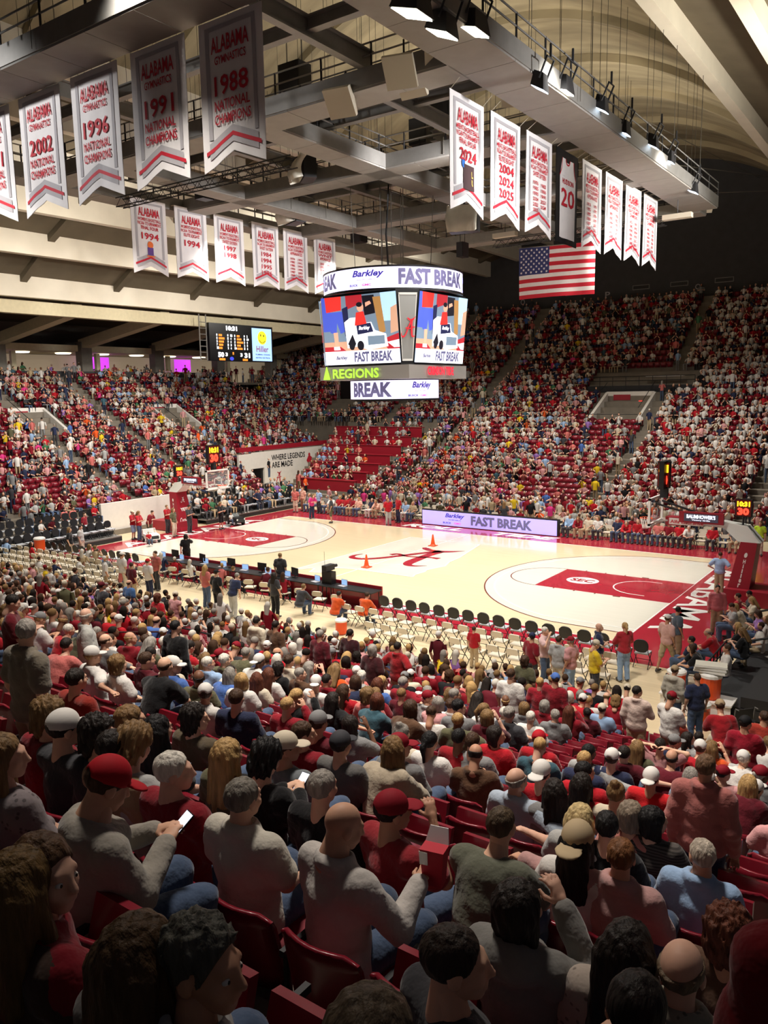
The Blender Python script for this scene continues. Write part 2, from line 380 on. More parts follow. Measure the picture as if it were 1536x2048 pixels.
# ---- roof: plain vault over the middle, ribs stepping down to both ends
def zv(x): return 29.2-4.9*(x/12.0)**2
g = G(); n = 24; ys = (-46, -30, -15, 0, 15, 30, 46.6)
vv = []; ff = []
for y in ys:
    for k in range(n+1): x = -12+24*k/n; vv.append((x, y, zv(x)))
    for k in range(n+1): x = -12+24*k/n; vv.append((x, y, zv(x)+.4))
st = 2*(n+1)
for j in range(len(ys)-1):
    for k in range(n):
        a = j*st+k; ff.append((a, a+1, a+st+1, a+st)); b = a+n+1; ff.append((b, b+st, b+st+1, b+1))
g.add(vv, ff)
ceiling = struct('ceiling', g, M['vault'], 'mottled beige concrete vault over the middle of the arena', smooth=True)
for y in np.arange(-40, 47, 7.2):
    g = G()
    for k in range(n):
        x0 = -12+24*k/n; x1 = x0+24/n
        g.hexa([(x0, y-.22, zv(x0)-.45), (x1, y-.22, zv(x1)-.45), (x1, y+.22, zv(x1)-.45), (x0, y+.22, zv(x0)-.45)], [(x0, y-.22, zv(x0)+.1), (x1, y-.22, zv(x1)+.1), (x1, y+.22, zv(x1)+.1), (x0, y+.22, zv(x0)+.1)])
    g.build('arched_joist', M['vault'], ceiling)
RIBS = [(12.0, 23.0), (15.6, 21.8), (19.2, 20.5), (22.8, 19.2), (26.4, 17.35), (30.0, 15.1)]
rp = struct('ceiling_slope', G().box(-12.2, -11.8, -46, 46.6, 24.0, 24.6), M['panel'], 'brown sloping roof panels between cream ribs')
for sg in (-1, 1):
    for k, (x, zb) in enumerate(RIBS):
        if sg > 0 and k > 3: continue
        X = sg*x; g = G(); seg = 12
        for j in range(seg):
            ya = -46+92.6*j/seg; yb = -46+92.6*(j+1)/seg
            ca = .5*(1-((ya-14)/46)**2); cb = .5*(1-((yb-14)/46)**2)
            h = 1.45 if x < 29 else 1.35
            g.hexa([(X-.28, ya, zb+ca-.2), (X+.28, ya, zb+ca-.2), (X+.28, yb, zb+cb-.2), (X-.28, yb, zb+cb-.2)], [(X-.28, ya, zb+ca+h), (X+.28, ya, zb+ca+h), (X+.28, yb, zb+cb+h), (X-.28, yb, zb+cb+h)])
        g.build('rib', M['rib'], rp)
        if k < len(RIBS)-1 and not (sg > 0 and k == 3):
            x2, z2 = RIBS[k+1]; X2 = sg*x2
            G().hexa([(X, -46, zb+1.3), (X2, -46, z2+1.5), (X2, 46.6, z2+1.5), (X, 46.6, zb+1.3)], [(X, -46, zb+1.6), (X2, -46, z2+1.8), (X2, 46.6, z2+1.8), (X, 46.6, zb+1.6)]).build('roof_panel', M['panel'], rp)
            if sg < 0:
                for y in np.arange(-24, 46, 7.5):
                    G().beam((X, y, zb+1.2), (X2, y+.0, z2+1.35), .5, .5).build('cross_joist', M['panel'], rp)
# ---- left concourse under the last rib
cc = struct('floor_concourse', G().box(-48, -41.4, -30, 46, 9.5, 9.75), M['concrete'], 'raised concourse floor behind the end stand')
G().box(-41.6, -41.4, -24, 28, 9.6, 10.75).build('balustrade', M['darkwall'], cc)
G().box(-48, -30, -30, 46, 15.4, 15.7).build('soffit', M['panel'], cc)
G().box(-31.2, -30.5, -30, 46, 14.3, 15.2).build('edge_beam', M['beam'], cc)
G().box(-48, -42.2, -30, 46, 12.55, 13.1).build('fascia', M['beam'], cc)
for y in np.arange(-21.5, 44, 8.2):
    G().box(-42.6, -41.7, y-.55, y+.55, 9.5, 13.4).build('column', M['greywall'], cc)
    G().beam((-30.6, y, 14.9), (-42.2, y, 13.2), .9, .8).build('rafter', M['beam'], cc)
    G().box(-42.25, -41.9, y+1.1, y+1.5, 10.9, 12.4).build('sconce_panel', M['beam'], cc)
G().box(-48, -47.9, -30, 46, 9.8, 12.5).build('back_wall', emis('glowing_concourse_wall', (196, 178, 150), .22), cc)  # wall glows by itself, standing in for the concourse lighting
for y in np.arange(-22, 40, 4.1):
    G().lathe([(.1, -.06), (.62, -.05), (.7, 0), (.7, .05)], (-44.6, y, 12.48), 14).build('ceiling_lamp', emis('lamp_warm', (255, 244, 220), 3.0), cc)
for y in (2.2, 14.5, 25.0):
    G().box(-46.1, -46, y, y+2.2, 11.0, 12.3).build('wall_screen', emis('screen_violet', (190, 60, 220), 1.2), cc)
# ================================================================ RIGGING ABOVE THE COURT
_post = {}
def catwalk(a, b, wd, label, hang=True, z0=17.75, n_post=2.0):
    a = Vector((a[0], a[1], z0)); b = Vector((b[0], b[1], z0)); d = (b-a); ln = d.length; d.normalize(); sd = Vector((-d.y, d.x, 0))
    t = thing('catwalk', label, 'catwalk', a, math.atan2(d.y, d.x), 'catwalks of the roof grid')
    npan = max(2, int(ln/1.9)); pl = ln/npan
    me = G().box(.01, pl-.01, -wd/2, wd/2, 0, .1).mesh('soffit_panel', M['catwhite'])
    for k in range(npan):
        o = link('soffit_panel', me, t); o.location = (k*pl, 0, 0)
    for s in (-1, 1):
        G().box(0, ln, s*wd/2-.04, s*wd/2+.04, .06, .62).build('toe_board', M['steel'], t, world=False)
        g = G()
        for zz_ in (.95, 1.3): g.tube([(0, s*wd/2, zz_), (ln, s*wd/2, zz_)], .03, 5)
        g.build('handrail', M['steel'], t, world=False)
    pm = G().tube([(0, 0, .1), (0, 0, 1.32)], .035, 5).mesh('post', M['dark'])
    hm = G().tube([(0, 0, .1), (0, 0, 8.0)], .011, 4).mesh('hanger_wire', M['cable'])
    for k in range(int(ln/n_post)+1):
        for s in (-1, 1):
            o = link('post', pm, t); o.location = (min(ln-.05, k*n_post+.05), s*wd/2, 0)
            if hang and (k+s) % 3:
                o = link('hanger_wire', hm, t); o.location = (min(ln-.05, k*n_post+.05+random.uniform(-.5, .5)), s*wd/2*random.uniform(.3, 1.2), 0)
    return t
catwalk((11.1, -19), (11.1, 13), 1.7, 'long catwalk carrying the floodlights above the single jersey banner')
catwalk((-10.8, -19), (-10.8, 14.8), 1.3, 'long catwalk above the row of banners nearest the cream ribs')
catwalk((-14, -18.8), (11.9, -18.8), 1.5, 'catwalk crossing over the gymnastics banners')
catwalk((-11, 14), (11, 14), 1.2, 'farthest cross catwalk in front of the far wall')
catwalk((-10.5, -11.3), (10.3, -11.3), 1.3, 'cross catwalk running behind the darkest gymnastics banner')
catwalk((-10.5, -3.6), (10.3, -3.6), 1.2, 'cross catwalk meeting the middle catwalk before the hanging scoreboard')
catwalk((-10.5, 5.2), (10.3, 5.2), 1.1, 'cross catwalk beyond the hanging scoreboard cables')
catwalk((2.0, -10.7), (2.0, 13.5), 1.2, 'middle catwalk running away from the camera over centre court')
catwalk((-6.2, -10.7), (-6.2, 13.5), 1.0, 'catwalk between the middle catwalk and the cream ribs')
def ibeam(a, b, h, label):
    t = thing('steel_beam', label, 'beam', a)
    G().beam(a, b, .28, .05).build('lower_flange', M['steel'], t); c = Vector((0, 0, h))
    G().beam(Vector(a)+c/2, Vector(b)+c/2, .05, h).build('web', M['steel'], t); G().beam(Vector(a)+c, Vector(b)+c, .28, .05).build('upper_flange', M['steel'], t)
ibeam((7.2, -18.3, 18.4), (7.2, -11.5, 18.4), .55, 'grey steel beam between the darkest gymnastics banner and the long catwalk')
ibeam((6.3, -11, 18.3), (6.3, 14, 18.3), .5, 'long grey steel beam right of the middle catwalk')
ibeam((-2.2, -18.2, 18.4), (-2.2, 14, 18.4), .5, 'long grey steel beam left of the middle catwalk')
ibeam((4.2, -3, 18.9), (4.2, 14, 18.9), .4, 'thin steel beam just right of the middle catwalk')
for k, y in enumerate((-14.5, -7.6, 1.0, 9.4)):
    ibeam((-10, y, 18.6), (10.2, y, 18.6), .35, ['crosswise steel beam behind the gymnastics banners', 'crosswise steel beam second behind the gymnastics banners', 'crosswise steel beam above the hanging scoreboard', 'crosswise steel beam beyond the hanging scoreboard'][k])
def truss(a, b, label, s=.4):
    t = thing('lattice_truss', label, 'truss', a); a = Vector(a); b = Vector(b); d = (b-a).normalized(); sd = Vector((-d.y, d.x, 0))*s/2; up = Vector((0, 0, s/2)); ln = (b-a).length
    for i, c in enumerate((sd+up, sd-up, -sd+up, -sd-up)):
        G().tube([a+c, b+c], .028, 5).build('chord', M['dark'], t)
    g = G(); n_ = int(ln/s)
    for k in range(n_):
        p = a+d*(k*s); q = a+d*((k+1)*s)
        for c in (sd, -sd):
            g.tube([p+c+up*(1 if k % 2 else -1), q+c+up*(-1 if k % 2 else 1)], .015, 4)
        g.tube([p+sd-up, q-sd-up] if k % 2 else [p-sd-up, q+sd-up], .015, 4)
    tag(g.build('lacing', M['dark'], t), kind='stuff')
truss((-10, -8.2, 17.5), (1.0, -8.2, 17.5), 'black lattice truss behind the striped end of the darkest gymnastics banner')
truss((0, 10.6, 17.0), (10, 10.6, 17.0), 'black lattice truss above the national flag')
truss((-9.5, -17.2, 19.6), (2, -17.2, 19.6), 'black lattice truss over the 1996 gymnastics banner')
for k, (x, y) in enumerate(((0.2, -20.6), (-5.5, -20.6), (5.2, -20.4))):   # frames above the near catwalk
    t = thing('rigging_frame', ['tall dark rigging frame above the 1996 banner', 'dark rigging frame above the leftmost gymnastics banner', 'dark rigging frame above the darkest gymnastics banner'][k], 'frame', (x, y, 18.4))
    for dx in (-1.3, -.6, 0, .6, 1.3): G().tube([(x+dx, y, 18.4), (x+dx, y, 22.4)], .035, 5).build('upright', M['dark'], t)
    for dz in (0, .9, 1.8, 2.7, 3.6): G().tube([(x-1.3, y, 18.6+dz), (x+1.3, y, 18.6+dz)], .03, 5).build('crossbar', M['dark'], t)
    G().box(x-1.0, x+.1, y-.35, y+.3, 19.6, 21.2).build('equipment_case', M['black'], t)
# ---- floodlight fixtures, speakers
lens_on = emis('floodlight_lens', (255, 250, 225), 14.0); lens_dim = emis('floodlight_lens_cool', (215, 235, 255), 4.0)
def flood(px, py, X, label, on=True, big=.5):
    p = on_x(px, py, X); t = thing('floodlight', label, 'floodlight', (p[0], p[1], p[2]), 0, 'floodlights on the long catwalk')
    g = G(); s = big
    g.hexa([(-s, -s*.7, -.1), (s*.4, -s*.7, -.35), (s*.4, s*.7, -.35), (-s, s*.7, -.1)], [(-s*.7, -s*.5, .3), (s*.3, -s*.5, .15), (s*.3, s*.5, .15), (-s*.7, s*.5, .3)]); g.build('housing', M['dark'], t, world=False)
    G().hexa([(-s*.95, -s*.62, -.13), (s*.35, -s*.62, -.38), (s*.35, s*.62, -.38), (-s*.95, s*.62, -.13)], [(-s*.9, -s*.6, -.1), (s*.33, -s*.6, -.33), (s*.33, s*.6, -.33), (-s*.9, s*.6, -.1)]).build('lens', lens_on if on else lens_dim, t, world=False)
    g = G(); g.tube([(0, -s*.8, 0), (.25, -s*.8, .55), (.25, s*.8, .55), (0, s*.8, 0)], .035, 5); g.build('yoke', M['dark'], t, world=False)
    G().tube([(.25, 0, .55), (.25, 0, .95)], .04, 5).build('clamp_pipe', M['dark'], t, world=False)
for px, py, on, b, lb in ((835, 2, True, .55, 'lit floodlight cut off at the top edge of the view'), (893, 45, True, .45, 'square white floodlight left of the brightest lamp'), (950, 40, True, .6, 'brightest glowing floodlight at the top of the long catwalk'),
                          (1130, 165, True, .5, 'twin-hooded lit floodlight halfway down the long catwalk'), (1250, 252, False, .4, 'bluish lit floodlight above the 2004 banner row'), (1340, 310, False, .4, 'small bluish floodlight near the catwalk end'),
                          (1388, 372, False, .4, 'farthest small floodlight at the catwalk end')):
    flood(px, py, 12.0, lb, on, b)
for px, py, lb in ((1085, 160, 'dark unlit floodlight hood beside the twin-hooded lamp'), (1208, 205, 'dark unlit floodlight above the jersey banner'), (1310, 280, 'dark unlit floodlight beside the small bluish lamp')):
    flood(px, py, 12.2, lb, False, .3)
def speaker(p, label, rz, pitch, s=.45):
    t = thing('loudspeaker', label, 'loudspeaker', p, rz)
    c, sn = math.cos(pitch), math.sin(pitch)
    def rt(q): return (q[0], q[1]*c-q[2]*sn, q[1]*sn+q[2]*c)
    G().box(-s, s, -.08, .06, -s, s).xf(rt).build('grille', M['speaker'], t, world=False)
    G().hexa([(-s, .06, -s), (s, .06, -s), (s*.5, .75, -s*.5), (-s*.5, .75, -s*.5)], [(-s, .06, s), (s, .06, s), (s*.5, .75, s*.5), (-s*.5, .75, s*.5)]).xf(rt).build('horn', M['speaker'], t, world=False)
    G().tube([(0, .4, .2), (0, .4, 1.0)], .03, 5).build('bracket', M['dark'], t, world=False)
for px, py, X, lb, rz in ((680, 205, 6.5, 'square cream horn speaker left of centre on the cross catwalk', .2), (800, 143, 9.4, 'cream horn speaker with looped white cable', .3), (822, 165, 8.4, 'flat cream horn speaker below the looped cable', .1),
                          (1030, 185, 10.0, 'grey horn speaker above the second basketball banner', .5), (1265, 320, 10.0, 'cream horn speaker above the national flag', .5), (1410, 410, 10.5, 'cream horn speaker hanging off the catwalk end', .5),
                          (880, 100, 10.0, 'cream horn speaker above the 2024 banner', .5)):
    speaker(on_x(px, py, X), lb, rz, .7)
def shroud(p, label, rz, s=1.0):
    t = thing('shrouded_speaker', label, 'loudspeaker', p, rz)
    g = G(); n_ = 9
    v = []; f = []
    for j in range(n_+1):
        a = j/n_; zz_ = s*(.7-1.3*a); yy = -.55*s*math.sin(a*2.2)
        for k in range(7): x = (k/6-.5)*1.5*s*(1-.12*a); v.append((x, yy+.06*s*math.sin(k*2.1+j), zz_))
        for k in range(7): x = (k/6-.5)*1.5*s*(1-.12*a); v.append((x, yy+.5*s, zz_+.15*s))
    for j in range(n_):
        for k in range(6):
            a = j*14+k; f += [(a, a+1, a+15, a+14), (a+7, a+21, a+22, a+8)]
        a = j*14; f += [(a, a+14, a+21, a+7), (a+6, a+13, a+27, a+20)]
    g.add(v, f).build('cloth_cover', M['tarp'], t, world=False, smooth=True)
    G().box(-.7*s, .7*s, .1*s, .75*s, -.5*s, .75*s).build('cabinet', M['black'], t, world=False)
    G().tube([(0, .4*s, .7*s), (0, .4*s, 1.4*s)], .05, 5).build('hanger', M['dark'], t, world=False)
shroud(on_y(600, 340, -5.0), 'white draped speaker beside a black case under the truss', -.7, .85)
shroud(on_y(578, 428, 1.0), 'white draped speaker above the 1984 banner', -.4, .95)
shroud(on_y(925, 440, -4.0), 'white draped speaker behind the 2024 banner', .3, .85)
def stage_box(px, py, Y, w_, h_, label):
    p = on_y(px, py, Y); t = thing('hanging_speaker', label, 'loudspeaker', p)
    G().box(-w_, w_, -.35, .35, -h_, h_).build('cabinet', M['black'], t, world=False)
    G().box(-w_*.9, w_*.9, -.38, -.35, -h_*.9, h_*.9).build('grille', M['dark'], t, world=False)
    for s in (-1, 1): G().tube([(s*w_*.7, 0, h_), (s*w_*.7, 0, h_+1.2)], .02, 4).build('hanger', M['dark'], t, world=False)
for a in ((590, 165, -9.5, .5, .6, 'black hanging speaker left of the long steel beam'), (610, 355, -3.5, .5, .6, 'black case beside the draped white speaker'), (843, 265, -1.5, .45, .55, 'black hanging speaker left of the 2024 banner'), (885, 228, -4.5, .5, .35, 'black hanging speaker touching the 2024 banner'),
          (718, 475, 9.0, .42, .32, 'small black box hanging over the round top screen'), (925, 500, 9.5, .22, .42, 'narrow black moving light beside the national flag'), (408, 378, -5, .3, .5, 'black moving light below the darkest banner')):
    stage_box(*a)
for k, (px, py) in enumerate(((1355, 433), (1010, 470))):
    p = on_y(px, py, 9.0); t = thing('linear_lamp', ['cream box lamp below the catwalk end', 'cream strip lamp above the national flag'][k], 'lamp', p)
    G().box(-.7, .7, -.2, .2, -.12, .12).build('housing', M['speaker'], t, world=False); G().tube([(0, 0, .12), (0, 0, .8)], .02, 4).build('hanger', M['dark'], t, world=False)
for k, (a, b) in enumerate((((11.5, -3, 19.0), (7.5, 46, 26.5)), ((11.5, 5, 18.4), (10.5, 40, 24.8)), ((10.8, 10.5, 18.2), (14.5, 30, 21.5)))):
    tag(G().tube([a, b], .02, 4).build('guy_wire', M['cable']), ['slanting guy wire nearest the twin-hooded floodlight', 'middle slanting guy wire rising toward the far ribs', 'slanting guy wire from the catwalk end speaker'][k], 'wire')
# ---- banners
def banner(kind, c0, c1, fixed, ztop, ht, lines, label, extra=None, name='banner'):
    """kind 'x': hangs in a plane x=fixed, seen from +x, u runs along +y; kind 'y': plane y=fixed seen from -y, u along +x"""
    wd = c1-c0; ph = random.uniform(0, 6); A = .018
    def wave(u, v): return A*(math.sin(u*5.1+ph+v*.5)+.6*math.sin(u*9.0+ph*2))*(.25+.75*v/ht)
    def fn(u, v, off=0.0):     # v measured downward from the top
        wv = wave(u, v)+off
        return (fixed+wv, c0+u, ztop-v) if kind == 'x' else (c0+u, fixed-wv, ztop-v)
    base = (fixed, (c0+c1)/2, ztop-ht) if kind == 'x' else ((c0+c1)/2, fixed, ztop-ht)
    t = thing(name, label, 'banner', base, 0, 'hanging banners')
    nu, nv = 14, 14; g = G(); notch = .42 if name == 'banner' else 0
    def vmax(u): return ht-notch*(1-abs(u/wd-.5)*2)
    for side, off in ((0, 0.0), (1, -.02)):
        v = []; f = []
        for i in range(nu+1):
            u = wd*i/nu
            for j in range(nv+1): v.append(fn(u, vmax(u)*j/nv, off))
        for i in range(nu):
            for j in range(nv):
                a = i*(nv+1)+j; q = (a, a+nv+1, a+nv+2, a+1); f.append(q if side else q[::-1])
        g.add(v, f)
    g.build('cloth', M['banner'] if name == 'banner' else M['jerseyframe'], t, smooth=True)
    F = lambda u, v: fn(u, v, .014)
    if name == 'banner':
        g = G()
        def bar(u0, v0, u1, v1, n_=8):
            for k in range(n_):
                ua, ub = u0+(u1-u0)*k/n_, u0+(u1-u0)*(k+1)/n_
                poly2(g, [(ua, v0), (ub, v0), (ub, v1), (ua, v1)], F)
        b0, b1 = .12*wd, .17*wd
        bar(b0, .16, wd-b0, .26)
        for k in range(8):
            va, vb = .16+(ht-.95)*k/8, .16+(ht-.95)*(k+1)/8
            poly2(g, [(b0-.04, va), (b1-.02, va), (b1-.02, vb), (b0-.04, vb)], F); poly2(g, [(wd-b1+.02, va), (wd-b0+.04, va), (wd-b0+.04, vb), (wd-b1+.02, vb)], F)
        for (ua, ub) in ((b0-.04, wd/2), (wd/2, wd-b0+.04)):
            for k in range(6):
                u0, u1 = ua+(ub-ua)*k/6, ua+(ub-ua)*(k+1)/6
                poly2(g, [(u0, vmax(u0)-.62), (u1, vmax(u1)-.62), (u1, vmax(u1)-.22), (u0, vmax(u0)-.22)], F)
        g.build('grey_border', M['bgrey'], t)
        g = G(); F2 = lambda u, v: fn(u, v, .018)
        for (ua, ub) in ((.12, wd/2), (wd/2, wd-.12)):
            for k in range(6):
                u0, u1 = ua+(ub-ua)*k/6, ua+(ub-ua)*(k+1)/6
                poly2(g, [(u0, vmax(u0)-.46), (u1, vmax(u1)-.46), (u1, vmax(u1)-.36), (u0, vmax(u0)-.36)], F2)
        g.build('chevron_stripe', M['red'], t)
    for (s, uc, v0, tw, th) in lines:
        g = G(); put_text(g, s, uc*wd-tw*wd/2, 0, tw*wd, th, lambda u, v, v0=v0, th=th: fn(u, v0+th-v, .032), .018)
        g.build('lettering', M['red'], t)
    if extra: extra(t, fn, wd, ht)
    for u in (.03*wd, .97*wd):
        p = fn(u, 0); G().tube([p, (p[0]+(.55 if fixed > 0 else -.45), p[1], 17.95) if kind == 'x' else (p[0], p[1]-.15, 17.9)], .012, 4).build('suspension_cord', M['speaker'], t)
    return t
M['jerseyframe'] = M['black']
def gym(yr): return [('ALABAMA', .5, .42, .6, .38), ('GYMNASTICS', .5, .88, .5, .2), (yr, .5, 1.34, .54, .48), ('NATIONAL', .5, 1.92, .56, .25), ('CHAMPIONS', .5, 2.25, .58, .25)]
for x0, yr in ((6.5, '1988'), (3.75, '1991'), (.95, '1996'), (-1.83, '2002'), (-4.6, '2011')):
    banner('y', x0, x0+2.2, -18.0, 17.75, 3.6, gym(yr), {'1988': 'shadowed gymnastics champions banner dated 1988', '1991': 'half shadowed gymnastics champions banner dated 1991', '1996': 'brightly lit gymnastics champions banner dated 1996 beside the half shadowed one', '2002': 'gymnastics champions banner dated 2002, second from the left edge', '2011': 'leftmost gymnastics banner cut off by the edge of the view'}[yr])
def hd(a, b='NCAA TOURNAMENT', third=None, who="MEN'S BASKETBALL"):
    r = [('ALABAMA', .5, .42, .6, .4), (who, .5, .88, .66, .16), (b, .5, 1.07, .66, .16)]
    if third: r.append((third, .5, 1.27, .5, .17))
    return r
def yrs(cols, v0=1.6, th=.13, st=.19, tw=.18):
    out = []
    for ci, col in enumerate(cols):
        uc = .5 if len(cols) == 1 else (.34 if ci == 0 else .66)
        for k, s in enumerate(col): out.append((s, uc, v0+k*st, tw, th))
    return out
def trophy_print(cols):
    def ex(t, fn, wd, ht):
        g = G(); F = lambda u, v: fn(u, v, .022)
        poly2(g, [(.36*wd, 2.0), (.68*wd, 2.0), (.68*wd, 2.75), (.36*wd, 2.75)][::-1], F) if cols == 'm' else poly2(g, [(.42*wd, 2.25), (.58*wd, 2.25), (.58*wd, 2.62), (.42*wd, 2.62)][::-1], F)
        g.build('emblem_plate', mat('emblem_dark', (60, 36, 40), .6) if cols == 'm' else mat('emblem_purple', (96, 60, 140), .6), t)
        g = G()
        if cols == 'm':
            F3 = lambda u, v: fn(u, v, .027)
            disc2(g, .36*wd, 2.0, .13, .13, F3, 14); g.build('round_seal', mat('seal_blue', (40, 110, 200), .6), t); g = G()
            put_text(g, 'FINAL', .4*wd, 0, .24*wd, .2, lambda u, v: fn(u, 2.36-v, .028)); put_text(g, 'FOUR', .4*wd, 0, .24*wd, .2, lambda u, v: fn(u, 2.6-v, .028)); g.build('gold_lettering', mat('emblem_gold', (226, 190, 80), .6), t)
        else:
            F3 = lambda u, v: fn(u, v, .027)
            disc2(g, .5*wd, 2.13, .17, .17, F3, 16); poly2(g, [(.39*wd, 2.64), (.61*wd, 2.64), (.61*wd, 2.7), (.39*wd, 2.7)][::-1], F3); g.build('ball_print', mat('emblem_orange', (230, 110, 40), .6), t)
    return ex
Y8 = [['1976', '1982', '1985', '1986', '1987', '1989', '1990'], ['1991', '1992', '1994', '1995', '2002', '2003', '2004']]
banner('x', -11.05, -8.9, 9.8, 17.5, 3.5, hd(0, third='FINAL FOUR')+[('2024', .5, 1.55, .5, .36)], 'first basketball banner with 2024 and a dark emblem', trophy_print('m'))
banner('x', -8.4, -6.2, 9.8, 17.55, 3.5, hd(0, third='ELITE EIGHT')+[('2004', .5, 1.5, .48, .3), ('2024', .5, 1.9, .48, .3), ('2025', .5, 2.3, .48, .3)], 'basketball banner listing 2004, 2024 and 2025')
banner('x', -5.7, -3.5, 9.8, 17.6, 3.5, hd(0, third='SWEET SIXTEEN')+yrs([['1976', '1985', '1990', '2004', '2023', '2025'], ['1982', '1986', '1991', '2021', '2024']]), 'basketball banner with two year columns left of the jersey banner')
def jersey(t, fn, wd, ht):
    g = G(); F = lambda u, v: fn(u, v, .018); q = lambda *p: poly2(g, [(a*wd, b) for a, b in p][::-1], F)
    for i_ in range(10):
        for j_ in range(6): ua, ub = .13+.074*i_, .13+.074*(i_+1); va, vb = .95+.39*j_, .95+.39*(j_+1); q((ua, va), (ub, va), (ub, vb), (ua, vb))
    q((.24, .3), (.4, .3), (.42, .95), (.14, .95)); q((.6, .3), (.76, .3), (.86, .95), (.58, .95)); q((.38, .42), (.62, .42), (.6, .95), (.4, .95))
    g.build('jersey_print', M['banner'], t); g = G(); F = lambda u, v: fn(u, v, .024)
    ribbon(g, [(.4*wd, .3, .06), (.44*wd, .5, .06), (.56*wd, .5, .06), (.6*wd, .3, .06)], F, 2); ribbon(g, [(.24*wd, .3, .05), (.22*wd, .7, .05), (.12*wd, .98, .05)], F, 2); ribbon(g, [(.76*wd, .3, .05), (.78*wd, .7, .05), (.88*wd, .98, .05)], F, 2)
    g.build('jersey_trim', M['red'], t)
banner('x', -3.05, -.9, 9.8, 17.65, 3.5, [('HUDSON', .5, 1.05, .5, .2), ('20', .5, 1.4, .6, .7)], 'black framed banner showing a white number 20 jersey', jersey, 'jersey_banner')
for k, (c, cols) in enumerate(((-.42, Y8), (2.25, [Y8[1], Y8[0]]), (4.92, Y8), (7.55, [Y8[1], Y8[0]]))):
    banner('x', c, c+2.2, 9.8, 17.75+.05*k, 3.5, hd(0, third='APPEARANCES' if k < 2 else 'CHAMPIONS')+yrs(cols),
           ['banner with year columns immediately right of the jersey banner', 'third banner from the far end of the right row', 'second banner from the far end of the right row', 'farthest banner of the right row'][k])
wb = "WOMEN'S BASKETBALL"
banner('x', -7.75, -5.65, -9.8, 17.9, 3.55, hd(0, third='FINAL FOUR', who=wb)+[('1994', .5, 1.58, .5, .32)], 'banner dated 1994 with a small ball trophy print', trophy_print('w'))
banner('x', -5.08, -2.98, -9.8, 17.93, 3.55, hd(0, third='ELITE EIGHT', who=wb)+[('1994', .5, 1.6, .5, .32)], 'banner dated 1994 without any emblem')
banner('x', -2.43, -.28, -9.8, 17.96, 3.55, hd(0, third='SWEET SIXTEEN', who=wb)+[('1997', .5, 1.55, .42, .26), ('1998', .5, 1.9, .42, .26)], 'banner listing two years, 1997 and 1998, third in the row by the cream ribs')
banner('x', .4, 2.55, -9.8, 18.0, 3.55, hd(0, third='SWEET SIXTEEN', who=wb)+yrs([['1984', '1994', '1995', '1996']], 1.55, .24, .34, .38), 'banner with one column of four years, 1984 to 1996')
banner('x', 2.98, 5.1, -9.8, 18.03, 3.55, hd(0, third='APPEARANCES', who=wb)+yrs(Y8), 'two column year banner second from the hanging scoreboard')
banner('x', 5.73, 7.83, -9.8, 18.05, 3.55, hd(0, third='APPEARANCES', b='WNIT', who=wb)+yrs([['2000', '2003', '2014', '2016'], ['2001', '2011', '2015', '2023']]), 'two column year banner just behind the hanging scoreboard')
# ---- national flag
fl = thing('national_flag', 'large red, white and blue national flag hanging before the far wall', 'flag', (2.0, 15.6, 14.4))
fx0, fx1, fz1, fz0 = -.75, 4.35, 17.45, 14.25
def ffn(u, v, off=0.0):
    return (fx0+u*(fx1-fx0), 15.6-off-.06*math.sin(u*7+v*2)-.03*math.sin(u*15), fz0+v*(fz1-fz0)+.05*math.sin(u*3.1)-.25*u*(1 if v > .5 else .3)*.6)
for k in range(13):
    g = G(); n_ = 16
    for off in (0, -.02):
        v = [ffn(i/n_, (k+j)/13, off) for i in range(n_+1) for j in (0, 1)]
        g.add(v, [(2*i, 2*i+2, 2*i+3, 2*i+1) if off == 0 else (2*i, 2*i+1, 2*i+3, 2*i+2) for i in range(n_)])
    g.build('stripe', M['red'] if k % 2 == 0 else M['banner'], fl, smooth=True)
g = G(); n_ = 8
g.add([ffn(.4*i/n_, 6/13+(7/13)*j/4, .012) for i in range(n_+1) for j in range(5)], [(i*5+j, (i+1)*5+j, (i+1)*5+j+1, i*5+j+1) for i in range(n_) for j in range(4)])
canton = g.build('canton', M['navy'], fl)
sm = None
for r in range(9):
    for c in range(6 if r % 2 == 0 else 5):
        u = .4*((c*2+1+(r % 2))/12); v = 6/13+(7/13)*(r+1)/10; p = ffn(u, v, .02)
        if sm is None:
            g = G(); poly2(g, [(.095*math.cos(math.pi*(k/5+.5))*(1 if k % 2 == 0 else .4), .095*math.sin(math.pi*(k/5+.5))*(1 if k % 2 == 0 else .4)) for k in range(10)], lambda a, b: (a, 0, b)); sm = g.mesh('star', M['banner'])
        o = link('star', sm, canton); o.location = Vector(p)-Vector(fl.location)
G().tube([(fx0-.1, 15.6, 17.5), (fx1+.1, 15.6, 17.3)], .03, 5).build('pole', M['steel'], fl)
for u in (fx0, fx1): G().tube([(u, 15.6, 17.4), (u, 14.3, 18.2)], .012, 4).build('suspension_cord', M['cable'], fl)
